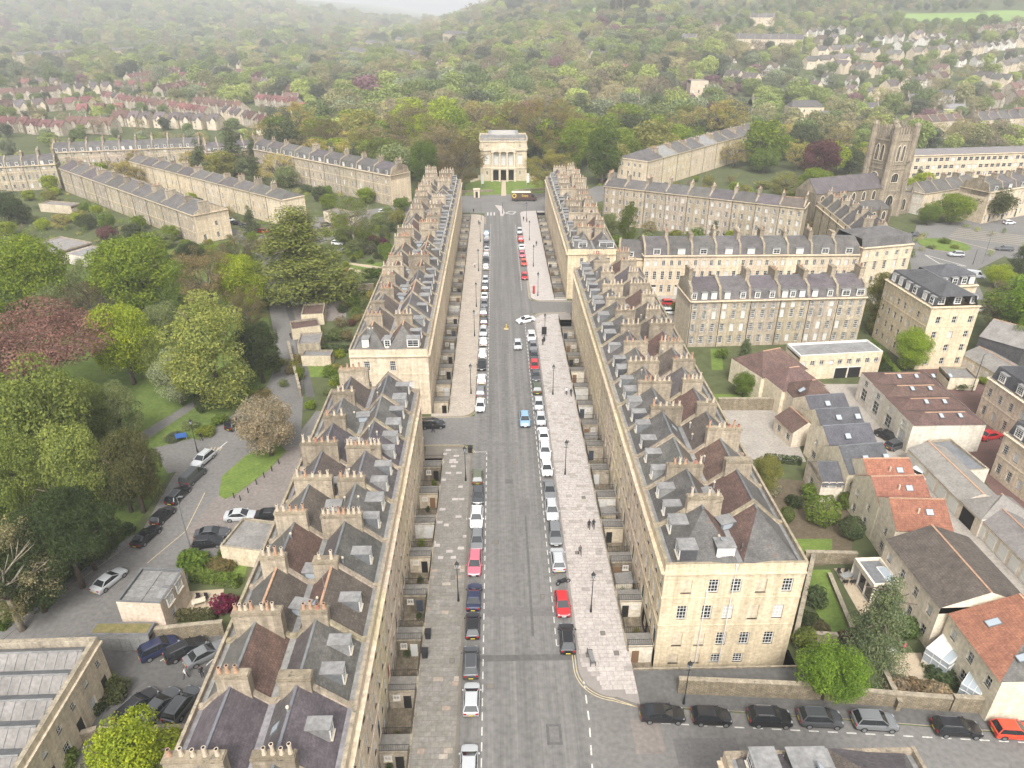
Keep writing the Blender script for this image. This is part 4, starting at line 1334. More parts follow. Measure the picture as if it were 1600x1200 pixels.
# ================================================================== THE MAIN STREET
def area_parts(r, i, w, camside, D=3.0, last=False):
    """sunken front area of a house: floor, street-side wall, steps bridge with a store under it, railings"""
    rg = random.Random(i * 71 + int(w * 100) + camside * 5)
    bx0 = w * .62; bx1 = bx0 + 1.9
    zf = -2.7
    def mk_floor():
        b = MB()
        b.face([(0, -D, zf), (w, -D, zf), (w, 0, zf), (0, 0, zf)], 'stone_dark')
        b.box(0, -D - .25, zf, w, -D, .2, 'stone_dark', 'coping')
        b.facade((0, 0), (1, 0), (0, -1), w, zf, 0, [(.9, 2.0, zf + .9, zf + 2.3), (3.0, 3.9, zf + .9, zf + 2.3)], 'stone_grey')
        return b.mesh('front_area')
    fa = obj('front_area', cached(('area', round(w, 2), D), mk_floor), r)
    for u in (.9, 3.0):
        add_window(r, u, .1, zf + .9, 0, 1.1 if u < 1 else .9, 1.4, 'case')
    wm = rg.choice(['render_white', 'render_cream', 'stone_grey', 'stone_dark', 'stone_grey', 'stone'])
    def mk_bridge():
        b = MB()
        b.box(bx0, -D, zf, bx1, -.02, .14, wm, 'slab_old')
        b.box(bx0 - .08, -D, -.1, bx1 + .08, -.02, .06, 'coping')
        return b.mesh('entrance_bridge')
    br = obj('entrance_bridge', cached(('bridge', round(w, 2), D, wm), mk_bridge), r)
    # lower store wall facing along the area, with its window and door
    xs = bx0 - .012 if camside == 0 else bx1 + .012
    rz = -PI / 2 if camside == 0 else PI / 2
    if rg.random() < .75:
        yy = (-.45 if camside == 0 else -1.25)
        obj('store_window', window_mesh(.8, .8, 'case', rg.random() < .15), br, (xs + (-.03 if camside == 0 else .03), yy, zf + 1.35), rz)
    def mk_sdoor():
        b = MB(); b.box(0, 0, 0, .85, .05, 1.95, 'door_paint'); return b.mesh('store_door')
    obj('store_door', cached('sdoor', mk_sdoor), br, (xs + (-.03 if camside == 0 else .03), -1.6 if camside == 0 else -2.45, zf + .02), rz, color=rg.choice([(.02, .02, .02), (.55, .55, .53), (.05, .06, .08), (.2, .12, .07)]))
    def mk_rail():
        b = MB()
        def run(p, q):
            p = Vector(p); q = Vector(q); L = (q - p).length; n = max(2, int(L / .22))
            b.bar(p + Vector((0, 0, 1.0)), q + Vector((0, 0, 1.0)), .025, 'iron'); b.bar(p + Vector((0, 0, .12)), q + Vector((0, 0, .12)), .02, 'iron')
            for k in range(n + 1):
                a = p.lerp(q, k / n); b.bar(a, a + Vector((0, 0, 1.08)), .016, 'iron', 3)
        y = -D - .12
        run((0, y, .2), (bx0, y, .2)); run((bx1, y, .2), (w, y, .2))
        run((bx0, y, .14), (bx0, -.1, .14)); run((bx1, y, .14), (bx1, -.1, .14))
        return b.mesh('railing')
    ra = obj('railing', cached(('rail', round(w, 2), D), mk_rail), r); ra['kind'] = 'stuff'
    if rg.random() < .6:       # light wall or lean-to dividing the area
        def mk_shed():
            b = MB()
            b.box(.3, -2.6, zf, 2.2, -.4, zf + 1.7, wm)
            b.face([(.2, -2.7, zf + 1.72), (2.3, -2.7, zf + 1.72), (2.3, -.3, zf + 2.0), (.2, -.3, zf + 2.0)], 'felt')
            return b.mesh('area_store')
        if rg.random() < .45:
            obj('area_store', cached(('shed', wm), mk_shed), r)
    return r

def roof_clutter(r, w, D, seed):
    rg = random.Random(seed)
    def aerial():
        b = MB(); b.cyl(0, 0, 0, 2.2, .03, .025, 'lead', 4); b.bar((-.6, 0, 2.1), (.6, 0, 2.1), .02, 'lead', 3)
        for k in range(5): b.bar((-.5 + k * .25, -.25, 2.1), (-.5 + k * .25, .25, 2.1), .012, 'lead', 3)
        return b.mesh('aerial')
    def vent():
        b = MB(); b.cyl(0, 0, -.3, .55, .1, .1, 'lead', 6); b.cyl(0, 0, .55, .7, .16, .12, 'stone_pale', 6); return b.mesh('roof_vent')
    def hut():
        b = MB(); b.box(-.7, -.9, -1, .7, .9, .9, 'lead_dark', 'felt'); b.box(-.72, -.6, .1, -.70, .6, .75, 'skyglass'); b.box(.70, -.6, .1, .72, .6, .75, 'skyglass'); b.box(-.8, -1.0, .9, .8, 1.0, 1.0, 'lead'); return b.mesh('roof_hatch')
    def dish():
        b = MB(); b.cyl(0, 0, -.2, .5, .03, .03, 'lead', 4)
        a = [2 * PI * j / 10 for j in range(10)]; b.taper([(.33 * math.cos(t), .0, .75 + .33 * math.sin(t)) for t in a], [(.2 * math.cos(t), .1, .75 + .2 * math.sin(t)) for t in a], 'lead_dark'); return b.mesh('satellite_dish')
    prof = profile('M', D, 13.2)
    for nm, fn, n, p in (('aerial', aerial, 1, .5), ('roof_vent', vent, 3, .6), ('roof_hatch', hut, 1, .55), ('satellite_dish', dish, 1, .3)):
        for _ in range(n):
            if rg.random() < p:
                y = {'roof_hatch': D * .52, 'aerial': D * rg.choice([.34, .74])}.get(nm, rg.uniform(D * .25, D * .85))
                obj(nm, cached(nm, fn), r, (rg.uniform(.8, w - .8), y, prof_z(prof, y)), rg.uniform(-.3, .3))

GPS = dict(h=13.2, roof='M', rm=['sbgs', 'sgsp', 'pspp', 'ssgs', 'sgsp', 'sbps', 'pgpp', 'spbs', 'gbgs'], front=[(.95, 2.3), (4.7, 2.8), (9.0, 1.9)], bays=3, ww=1.1, door=2, wall='stone', bwall='stone_grey', back=[(1.0, 1.8), (4.7, 2.0), (9.0, 1.7)], bbays=2,
           string=(4.0, 8.2), dorm=[1, 1, 2], dw=1.2, dh=1.5, dy=1.5, sky=1, sub=False)
DL, DR = 14.0, 15.5
def gps_cb(cs):
    def f(r, i, w): area_parts(r, i, w, cs); roof_clutter(r, w, 14.0, i * 7 + int(w * 100) + cs)
    return f
terrace((-12.4, 27.5), (-12.4, 99.5), 10, DL, GPS, 'the near stone terrace left of the main street', 'near terrace left of the main street', 1, order='the near end', end1=dict(hip=0, m='stone_grey'), cb=gps_cb(0))
e_lf = dict(hip=4.6, hm='s', cornice=1, win=[(2.4, 9.0, 1.1, 1.9), (8.2 - 1.2, 9.0, 1.1, 1.9), (2.4, 4.7, 1.1, 2.2), (4.3, 4.9, .8, 1.4, 'sash4'), (10.0, 4.9, 1.1, 2.0), (10.2, .9, 1.1, 2.0)], dorm=[(2.3, 1.25, 1.6), (6.2, 1.2, 1.6), (10.2, 2.2, 1.6)])
GPSE = dict(GPS); GPSE['sub'] = True
terrace((-12.4, 114.2), (-12.4, 258.2), 20, 13.9, GPS, 'the far stone terrace left of the main street', 'far terrace left of the main street', 2, order='the near end', end0=e_lf, end1=dict(hip=0), cb=gps_cb(0))
W_ = 1.15
e_rn = dict(hip=6.0, hm='s', win=[
    (2.0, 9.0, W_, 1.9, 'blank'), (5.0, 9.0, W_, 1.95), (7.5, 9.0, W_, 1.95), (10.3, 9.0, W_, 1.9, 'blank'), (13.2, 9.0, W_, 1.95),
    (1.9, 5.0, W_, 2.1), (4.7, 5.0, W_, 2.1), (7.1, 5.0, W_, 2.1), (10.0, 5.0, W_, 2.1, 'blank'), (12.8, 5.0, W_, 2.1),
    (1.8, .9, W_, 2.0, 'blank'), (4.4, .9, W_, 2.0, 'blank'), (6.9, .9, W_, 2.0), (9.6, .9, W_, 2.0), (12.4, .9, W_, 2.0),
    (1.7, -2.0, W_, 1.5, 'blank'), (4.2, -2.0, W_, 1.5, 'blank'), (6.7, -2.0, W_, 1.5), (9.3, -2.0, W_, 1.5)], dorm=[(5.6, 2.0, 1.5)])
GPSR = dict(GPS); GPSR['rm'] = ['sbgs', 'ssbs', 'sbgp', 'sgbs', 'sbps', 'ssgs']; GPSR['z0'] = 0.0; GPSR['dorm'] = [2, 1, 2]
GPSN = dict(GPSR); GPSN['sub'] = True; GPSN['z0'] = -2.9; GPSN['rm'] = ['sbbs']
w_r = (159.0 - 58.4) / 14
terrace((17.9, 159.0), (17.9, 58.4 + w_r), 13, DR, GPSR, 'the near stone terrace right of the main street', 'near terrace right of the main street', 3, order='the far end', end0=dict(hip=0), cb=gps_cb(1))
b = MB(); b.face([(14.9, 55.9, -2.9), (33.6, 55.9, -2.9), (33.6, 58.4, -2.9), (14.9, 58.4, -2.9)], 'slab_old'); b.box(14.9, 55.7, -2.9, 33.6, 55.9, .3, 'stone_dark', 'coping')
struct('sunken_yard', b.mesh('sunken_yard'))
r = house((17.9, 58.4 + w_r, 0), -PI / 2, w_r, DR, GPSN, 'big stone end house with grid of sash windows facing the row of black cars', 'near terrace right of the main street', 0, 33, end1=e_rn)
area_parts(r, 3, w_r, 1); roof_clutter(r, w_r, DR, 77)
for k, (u, z_) in enumerate(((4.9, 9.2), (7.7, 12.9))):
    b = MB(); b.cyl(0, 0, -2.0, z_, .06, .06, 'paint_white', 6); b.cyl(0, 0, z_, z_ + .25, .12, .12, 'paint_white', 6)
    obj('downpipe', b.mesh('downpipe'), r, (w_r + .12, u, 0))
e_rf = dict(hip=4.0, hm='s', win=[(3.0, 9.2, 1.0, 1.7), (7.4, 9.2, 1.0, 1.7), (9.7, 9.2, 1.0, 1.7), (3.0, 5.0, 1.1, 2.0, 'blank'), (8.5, 5.0, 1.1, 2.0)], dorm=[(2.6, 2.2, 1.5), (7.8, 3.8, 1.5)])
terrace((17.9, 262.4), (17.9, 173.0), 12, 12.5, GPSR, 'the far stone terrace right of the main street', 'far terrace right of the main street', 4, order='the far end', end0=dict(hip=0), end1=e_rf, cb=gps_cb(1))

b_ = None
for k, (x, y, big) in enumerate(((5.4, 67.5, 0), (7.9, 85.0, 0), (-.6, 78.0, 1), (2.6, 98.0, 1), (-2.9, 112.5, 0), (3.0, 121, 1), (6.0, 109, 1), (-1.2, 54.0, 1), (7.0, 71.5, 0), (12.2, 61.2, 0), (13.4, 58.2, 0), (10.1, 58.0, 0), (10.6, 75.5, 0), (12.9, 88.0, 0), (11.9, 104.0, 0), (-5.6, 57.5, 0), (-6.2, 71.0, 0))):
    me = cached(('cover', big), lambda: (lambda m: (m.box(-.45 if big else -.3, -.35, 0, .45 if big else .3, .35, .006, 'asphalt_dark'), m.box(-.36 if big else -.22, -.27, .006, .36 if big else .22, .27, .010, 'joint'), m.mesh('drain_cover'))[2])(MB()))
    pv_ = x < -4.4 or x > 8.75
    tag(obj('drain_cover', me, None, (x, y, .118 if pv_ else .0115)), f"{ordn(k + 1)} iron drain cover set into the {'pavement' if pv_ else 'carriageway'} of the main street", 'drain cover', 'drain covers')


# ================================================================== OTHER BUILDINGS
def dist(a, b): return math.hypot(a[0] - b[0], a[1] - b[1])
def bld(A, B, D, S, label, group=None, cat='house', name='house', end0=None, end1=None, seed=50, z=0.0):
    rz = math.atan2(B[1] - A[1], B[0] - A[0])
    return house((A[0], A[1], z), rz, dist(A, B), D, S, label, group, 0, seed, cat, end0, end1, name)

MAN = dict(h=10.9, roof='mansard', rm=['ssss', 'ssps'], front=[(.9, 2.0), (4.3, 2.3), (8.0, 1.5)], bays=3, ww=.95, wall='stone', bwall='stone_grey', string=(3.7, 7.4), dorm=1, dw=1.9, dh=1.45, dvar=0, style='sash4', dstyle='sash2',
           stk=[(4.8, 3.0, 1.7, 5)], up=.4, door=1)
terrace((37.65, 174.99), (93.16, 174.85), 9, 10.0, MAN, 'the honey stone terrace facing us behind the mews yards', 'honey stone terrace on the side street', 11, end0=dict(hip=0))
LNK = dict(MAN); LNK.update(h=9.6, front=[(1.0, 1.6), (4.6, 1.7)], bays=2, door=None)
bld((31.60, 177.63), (37.70, 176.42), 9, LNK, 'low stone link house between the end house and the honey stone terrace', end0=None, seed=52)
PAVL = dict(MAN); PAVL.update(h=11.4, front=[(1.0, 2.2), (5.0, 2.4), (8.6, 1.3)], bays=5, ww=1.0, dorm=0, stacks=0, rm=['ssss'], roof='mansard', door=None)
oct_ = bld((95.83, 178.71), (110.98, 182.43), 12, PAVL, 'stone corner pavilion with slate hipped roof beside the roundabout', cat='house', end0=dict(hip=5, win=[(3, 5, 1, 2.2), (7, 5, 1, 2.2)]), end1=dict(hip=5, win=[(3, 5, 1, 2.2), (7, 5, 1, 2.2)]), seed=53)
REAR = dict(h=13.0, roof='low', rm=['ss', 'pp', 'ss', 'gg'], front=[(1.2, 1.5), (4.2, 1.7), (7.2, 1.7), (10.2, 1.4)], bays=3, ww=.85, wall='stone_grey', bwall='stone', dorm=0, style='sash4', stk=[(4.6, 3.2, 1.6, 6)], up=.45, pipe=1, corn=1)
terrace((37.11, 247.20), (93.81, 214.52), 9, 9.5, REAR, 'the tall stone terrace behind the honey terrace', 'tall terrace seen from the back', 12, end0=dict(hip=0), end1=dict(hip=0))
R3 = dict(REAR); R3.update(h=12.0, wall='stone', rm=['ss', 'ss', 'll'], front=[(1.2, 1.8), (5.0, 2.2), (9.0, 1.4)], string=(4.0, 8.2), pipe=1)
A, B, C_ = (61.77, 296.98), (144.24, 388.50), (50.18, 310.30)
terrace(A, B, 10, min(14, dist(A, C_)), R3, 'the long stone terrace climbing right behind the museum road', 'long terrace on the right beyond the museum road', 13, end0=dict(hip=4, win=[(1.5, 5, 1, 2.2), (4.5, 5, 1, 2.2), (7.5, 5, 1, 2.2), (10, 5, 1, 2.2), (1.5, 9, 1, 1.4), (4.5, 9, 1, 1.4), (7.5, 9, 1, 1.4), (10, 9, 1, 1.4)]))
R4 = dict(REAR); R4.update(h=10.0, wall='stone', roof='M', par=1.0, rm=['ssss', 'sgss'], front=[(1.2, 1.6), (4.2, 1.8), (7.2, 1.4)], stk=[(3.2, 2.4, 1.5, 5), (7.2, 2.4, 1.5, 5)], string=())
terrace((106.74, 235.18), (102.72, 198.81), 5, 11, R4, 'the short stone terrace in front of the church tower', 'short terrace by the church', 14, end0=dict(hip=0), end1=dict(hip=0))
R5 = dict(REAR); R5.update(h=11.0, roof='mansard', rm=['spps', 'ssss', 'pgps'], front=[(.8, 1.8), (3.6, 1.9), (6.6, 1.9), (8.9, 1.3)], ww=.95, dorm=[2, 2, 3], dw=1.25, dh=1.5, dcheek='slate', style='sash6', dstyle='case', stk=[(5.0, 3.4, 2.0, 6)], sub=True)
terrace((41.61, 142.48), (80.64, 144.33), 6, 10.5, R5, 'the grey stone terrace backing onto the gardens', 'grey terrace behind the gardens', 15, end0=dict(hip=0, m='render_cream'), end1=dict(hip=0, m='stone_grey'))
FLT = dict(h=14.0, roof='mansard', rm=['dddd'], front=[(1.0, 1.5), (4.0, 1.5), (7.0, 1.5), (10.2, 1.4)], bays=7, ww=.9, wall='stone', bwall='stone', dorm=6, dw=1.4, dh=1.6, dcheek='slate_dark', stacks=0, up=0, style='sash2', dstyle='sash2', string=(9.4,))
A, B, C_ = (85.62, 147.36), (86.56, 130.49), (94.57, 131.37)
bld(A, B, dist(B, C_) + 2, FLT, 'five storey stone flats with dark mansard and white dormers', cat='apartment block', name='apartment_block', end1=dict(hip=4.5, hm='d', win=[(1.6 + 3.4 * k, z_, 1.0, 1.5, 'sash2') for k in range(3) for z_ in (1, 4, 7, 10.2)], dorm=[(1.4, 1.5, 1.6), (4.8, 1.5, 1.6), (8.2, 1.5, 1.6)]), end0=dict(hip=4.5, hm='d'), seed=60)
A, B = (96.44, 144.56), (105.50, 146.00)
FL2 = dict(FLT); FL2.update(h=13.0, bays=4, dorm=4, front=[(1.0, 1.5), (4.0, 1.5), (7.0, 1.5)])
bld(A, B, 9, FL2, 'stone rear wing of the flats with dark slate mansard', cat='apartment block', name='apartment_block', end1=dict(hip=4, hm='d'), end0=dict(hip=4, hm='d'), seed=61)

FLAT = dict(h=5.5, roof='flat', rm=['f'], front=[], dorm=0, stacks=0, up=0, corn=0, wall='render_cream', bwall='render_cream')
W7 = dict(FLAT); W7.update(rm=['l'], front=[(3.1, 1.1)], bays=9, ww=1.0, style='case', wall='stone', edge='paint_white', sub=True)
A, B = (60.05, 126.13), (77.44, 127.85)
w7 = bld(A, B, dist(A, (59.77, 131.96)), W7, 'long cream workshop with white flat roof and open ground floor bays', cat='workshop', name='workshop', end0=dict(), end1=dict(), seed=62)
for k in range(2):
    b = MB(); b.box(0, -.04, 0, 2.6, .05, 2.3, 'soot_and_unlit'); b.box(-.12, -.07, 0, 0, .06, 2.4, 'paint_white'); b.box(-.12, -.07, 2.3, 2.6, .06, 2.5, 'paint_white')  # black panel paints the shade inside the open bay
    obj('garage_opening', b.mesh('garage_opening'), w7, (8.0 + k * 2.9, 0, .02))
BRH = dict(h=5.0, roof='gable', rm=['bb'], front=[(1.0, 1.2), (3.2, 1.0)], bays=3, ww=.9, style='case', wall='render_cream', bwall='render_cream', dorm=0, stacks=0, up=0, corn=0)
HIP = dict(hip=3.4, hm='b')
bld((49.56, 117.87), (59.81, 121.71), 9.0, BRH, 'hip roofed brown tiled mews house nearest the cream workshop', 'brown tiled mews houses', end0=HIP, end1=HIP, seed=63)
bld((51.58, 112.61), (60.29, 114.66), 7.5, BRH, 'middle of the three brown hip roofed mews houses', 'brown tiled mews houses', end0=HIP, end1=HIP, seed=64)
m3 = bld((52.73, 106.32), (60.26, 106.83), 9.0, BRH, 'brown hip roofed mews house with a rooflight beside the grey yard', 'brown tiled mews houses', end0=HIP, end1=HIP, seed=65)
add_skylight(m3, .9, 4.0, 6.2, .58, .9, 1.2, -PI / 2)
LEAN = dict(BRH); LEAN.update(h=3.0, roof='gable', front=[(.8, 1.2)], bays=2, ww=1.2)
bld((48.73, 106.99), (49.80, 101.39), 5.0, LEAN, 'small brown tiled annex at the corner of the grey yard', end0=dict(hip=0), end1=dict(hip=0), seed=66)
# workshops with four brown hipped bays
A, B, C_ = (68.50, 99.33), (80.91, 99.47), (68.87, 118.60)
U = Vector((B[0] - A[0], B[1] - A[1])).normalized(); Nn = Vector((-U.y, U.x))
Lw = Vector((C_[0] - A[0], C_[1] - A[1])).dot(Nn); sk = Vector((C_[0] - A[0], C_[1] - A[1])).dot(U)
WK = dict(h=5.5, roof='low', rm=['bb'], front=[], dorm=0, stacks=0, up=0, corn=0, wall='render_white', bwall='render_white')
for k in range(4):
    f0 = k / 4; q = Vector(A) + Nn * (Lw * f0) + U * (sk * f0)
    wk = bld(tuple(q), tuple(q + U * (dist(A, B) - sk * f0 * .35)), Lw / 4, WK, f"{ordn(k + 1)} bay from the near end of the white walled workshops with brown tiles", 'white workshops with brown hipped bays', cat='workshop', name='workshop', end0=dict(hip=3.0, hm='b', win=[(Lw / 4 * .3, .8, 2.0, 2.4, 'case'), (Lw / 4 * .35, 3.7, 1.4, 1.2, 'case')]), end1=dict(hip=2.5, hm='b'), seed=70 + k)
    for j in range(2 + (k == 3) * 2):
        add_skylight(wk, 5 + j * 3.2, Lw / 16 - .2, 5.5 + Lw / 40 + .12, math.atan(.4), .7, 1.0)
DKH = dict(h=5.2, roof='gable', rm=['dd'], front=[(2.6, 1.0)], bays=3, ww=.9, style='case', wall='render_cream', bwall='render_cream', dorm=0, stacks=0, up=0, corn=0)
for k, (A, B, D, nm) in enumerate((((53.21, 103.07), (60.43, 103.99), 6.5, 'low dark slate mews house tucked behind the grey yard'), ((52.99, 98.47), (60.61, 99.11), 6.5, 'second dark slate mews house with two small roof vents'), ((51.95, 92.61), (59.91, 93.36), 7.0, 'third dark slate mews house with white roof vent'), ((51.89, 86.22), (59.14, 87.06), 7.5, 'dark slate mews house with two rooflights next to the orange roofs'))):
    hh = bld(A, B, D, DKH, nm, 'dark slate mews houses', end0=dict(win=[(D * .35, 3.4, .9, 1.1, 'case'), (D * .3, .9, 1.4, 1.3, 'case')]), end1=dict(), seed=80 + k)
    for j in range(k % 2 + 1):
        add_skylight(hh, 3.0 + 3.3 * j, 1.2, 5.2 + 1.0, math.atan(.66), .95, 1.0)
bld((48.26, 86.18), (51.61, 86.10), 6.0, dict(DKH, h=3.4), 'small dark slate wing poking towards the yellow shrub', None, end0=dict(win=[(2.0, .8, 1.3, 1.4, 'case'), (4.0, 3.2, .9, .9, 'case')]), end1=dict(), seed=85)
sq = bld((52.52, 94.96), (55.48, 95.09), 4.5, dict(DKH, h=3.3, roof='flat', rm=['L']), 'flat roofed dark dormer wing with a roof window', None, end0=dict(), end1=dict(), seed=86)
add_skylight(sq, 1.2, 1.5, 3.0, 0, 1.0, 1.4)
ORG = dict(h=6.0, roof='gable', rm=['oo'], front=[(3.4, 1.1)], bays=2, ww=.9, style='case', wall='render_cream', bwall='render_cream', dorm=0, stacks=0, up=0, corn=0)
for k, (A, B, nm) in enumerate((((52.94, 81.83), (59.87, 81.83), 'farthest orange tiled house of the stepped row of three'), ((52.08, 77.40), (59.61, 77.52), 'middle orange tiled house of the stepped row of three'), ((51.85, 72.38), (59.23, 71.96), 'nearest orange tiled house of the stepped row of three'))):
    hh = bld(A, B, 7.2, ORG, nm, 'stepped orange tiled houses', end0=dict(win=[(1.2, 3.4, .9, 1.2, 'case'), (4.6, 3.4, .9, 1.2, 'case'), (1.2, .8, 1.0, 1.4, 'case'), (4.4, .8, 1.2, 1.4, 'case')]), end1=dict(), seed=90 + k)
    add_skylight(hh, 4.4, 1.6, 6.0 + 1.1, math.atan(.66), 1.0, .9)
    b = MB(); b.cyl(0, 0, 0, 1.1, .12, .12, 'stone_pale', 6); obj('flue', b.mesh('flue'), hh, (3.4, 1.9, 6.9))
BIG = dict(h=6.4, roof='low', rm=['gg'], front=[(.8, 1.5), (3.9, 1.4)], bays=4, ww=1.0, style='sash2', wall='render_cream', bwall='render_cream', dorm=0, stacks=0, up=0, corn=0, sub=True)
A, B = (49.41, 70.04), (49.67, 58.17)
bh = bld(A, B, 10.5, BIG, 'long cream house with brown tiled roof behind the lawn garden', end0=dict(), end1=dict(), seed=95)
add_skylight(bh, 1.6, 2.4, 7.0, math.atan(.4), 1.3, 1.1); add_skylight(bh, dist(A, B) - 2.6, 3.0, 7.2, math.atan(.4), 1.3, 1.1)
EXT = dict(FLAT); EXT.update(h=3.2, rm=['L'], wall='render_cream', edge='render_cream', front=[(.1, 2.4)], bays=3, ww=1.7, style='plain')
A, B = (46.05, 70.14), (46.24, 65.26)
ex = bld(A, B, dist(B, (49.64, 65.19)), EXT, 'flat roofed garden room with roof lantern and dark folding doors', cat='house', end1=dict(win=[(2.2, 1.0, 1.2, 1.1, 'case')]), end0=dict(), seed=96)
b = MB(); b.box(0, 0, 0, 2.6, 1.5, .22, 'paint_white'); b.taper([(.1, .1, .22), (2.5, .1, .22), (2.5, 1.4, .22), (.1, 1.4, .22)], [(.8, .74, .8), (1.8, .74, .8), (1.8, .76, .8), (.8, .76, .8)], 'skyglass')
obj('roof_lantern', b.mesh('roof_lantern'), ex, (1.6, 2.0, 2.86))
OH = dict(h=6.0, roof='low', rm=['oo'], front=[(.8, 1.4), (3.6, 1.4)], bays=3, ww=1.0, style='sash2', wall='render_cream', bwall='render_cream', dorm=0, stacks=0, up=0, corn=0, sub=True)
A, B = (50.58, 57.77), (50.59, 48.46)
oh = bld(A, B, 14, OH, 'orange tiled hip roofed house at the right edge with two conservatories', end1=dict(hip=6, hm='o'), end0=dict(hip=0), seed=97)
add_skylight(oh, 2.2, 2.2, 6.95, math.atan(.4), .9, 1.5); add_skylight(oh, 7.0, 2.4, 7.05, math.atan(.4), .9, 1.5)
b = MB(); b.box(0, 0, 0, 5.0, 3.8, .1, 'lead'); 
for k in range(6): b.box(k, 0, .1, k + .06, 3.8, .16, 'lead_dark')
obj('flat_roof_panel', b.mesh('flat_roof_panel'), oh, (3.2, 6.2, 8.6))

def conservatory(A, B, D, h, label, half=False):
    rz = math.atan2(B[1] - A[1], B[0] - A[0]); w = dist(A, B)
    r = thing('conservatory', label, 'conservatory', (A[0], A[1], 0), rz)
    b = MB()
    b.box(0, 0, 0, w, D, .6, 'render_cream')
    n = max(3, int(w / .8))
    for k in range(n + 1):
        x = (w - .08) * k / n
        b.box(x, 0, .6, x + .08, .08, h, 'paint_white'); b.bar((x + .04, 0, h), (x + .04, D, h + .7), .04, 'paint_white')
    m = max(2, int(D / .8))
    for k in range(m + 1):
        y = (D - .08) * k / m
        b.box(w - .08, y, .6, w, y + .08, h, 'paint_white'); b.box(0, y, .6, .08, y + .08, h, 'paint_white')
    for za in (h - .06, 1.6):
        b.box(-.03, -.03, za, w + .03, .06, za + .1, 'paint_white'); b.box(w - .06, 0, za, w + .03, D, za + .1, 'paint_white'); b.box(-.03, 0, za, .06, D, za + .1, 'paint_white')
    obj('frame', b.mesh('frame'), r)
    b = MB(); b.box(.04, .04, .6, w - .04, D - .02, h - .05, 'skyglass'); obj('glazing', b.mesh('glazing'), r)
    for k in range(n):
        b = MB(); x0, x1 = w * k / n + .04, w * (k + 1) / n - .04
        b.face([(x0, 0, h + .02), (x1, 0, h + .02), (x1, D, h + .72), (x0, D, h + .72)], 'paint_white' if (half and k < n * .6) else 'skyglass')
        obj('roof_pane', b.mesh('roof_pane'), r)
conservatory((47.95, 56.11), (49.30, 53.79), 3.6, 2.4, 'white conservatory with half opaque glass roof beside the patio', True)
conservatory((49.15, 51.29), (50.38, 49.83), 3.0, 2.4, 'small white glass porch against the orange roofed house')

GAR = dict(h=2.8, roof='low', rm=['ff'], front=[], dorm=0, stacks=0, up=0, corn=0, wall='render_cream', bwall='render_cream')
def garages(A, B, n, D, desc, group, roofm='f', h=2.8, doorm='paint_white'):
    A = Vector(A); B = Vector(B); d = (B - A) / n; S = dict(GAR, h=h, rm=[roofm * 2]); w = d.length
    for k in range(n):
        p = A + d * k
        g = bld(tuple(p), tuple(p + d), D, S, f"{ordn(k + 1)} garage from the far end of {desc}", group, cat='garage', name='garage', end0=dict() if k == 0 else None, end1=dict() if k == n - 1 else None, seed=int(A.x * 3))
        def mk():
            b = MB(); b.box(0, 0, 0, w - .7, .06, 2.1, doorm)
            for j in range(4): b.box(.05, -.02, .15 + j * .48, w - .75, 0, .55 + j * .48, doorm)
            return b.mesh('garage_door')
        obj('garage_door', cached(('gdoor', round(w, 2), doorm), mk), g, (.35, -.05, .02))
garages((67.01, 96.56), (67.31, 82.32), 5, 6.0, 'the grey roofed garage row by the white workshops', 'long garage row, far part')
garages((67.86, 78.89), (68.27, 65.09), 6, 6.0, 'the grey roofed garage row near the orange roofs', 'long garage row, near part')
lk = bld((67.36, 82.51), (67.57, 77.79), 7.5, dict(GAR, h=3.0, roof='gable', rm=['ff']), 'hipped archway building joining the two garage rows', cat='garage', name='gatehouse', end0=dict(hip=2.5, hm='f'), end1=dict(hip=2.5, hm='f'), seed=99)
b = MB(); b.box(0, -.04, 0, 2.6, .04, 2.4, 'soot_and_unlit'); obj('archway', b.mesh('archway'), lk, (.8, 0, .01))  # flat black panel, shade under the arch put into its colour
bld((72.16, 89.87), (76.45, 90.30), dist((72.16, 89.87), (73.33, 98.77)), dict(FLAT, h=2.8, rm=['L'], wall='render_white'), 'black flat roofed garage with white doors in the red courtyard', cat='garage', name='garage', end0=dict(), end1=dict(), seed=100)
NEWG = dict(h=8.0, roof='mansard', rm=['dddd'], front=[(1.0, 1.7), (4.6, 1.6)], bays=5, ww=1.0, wall='stone', bwall='stone', dorm=3, dw=1.7, dh=1.6, dcheek='slate_dark', stacks=0, up=.3, style='sash6', dstyle='sash6', string=(3.8,), sub=True)
bld((88.07, 111.68), (88.66, 97.95), 10, NEWG, 'honey stone mansard house at the right edge above the red courtyard', 'newer stone houses on the red courtyard', end0=dict(hip=3.5, hm='d'), end1=dict(), seed=101)
bld((78.91, 92.81), (80.04, 81.85), 10, NEWG, 'honey stone mansard house lower down the red courtyard at the right edge', 'newer stone houses on the red courtyard', end0=dict(hip=3.5, hm='d'), end1=dict(), seed=102)
garages((96.56, 131.84), (98.13, 121.81), 5, 7.0, 'the cream roofed garages beside the flats', 'cream garages beside the flats', 'f', 3.0, 'render_white')
bld((102.18, 136.07), (107.42, 129.49), 12, dict(FLAT, h=5.0, rm=['f'], wall='slate_dark', bwall='slate_dark', roof='low'), 'dark clad hall with grey roof behind the cream garages', cat='hall', name='hall', end0=dict(), end1=dict(), seed=103)
bld((88.42, 121.70), (93.72, 121.04), 5, dict(FLAT, h=2.6, rm=['f'], wall='render_cream'), 'small cream flat roofed outbuilding by the street lamp', cat='garage', name='outbuilding', end0=dict(), end1=dict(), seed=104)
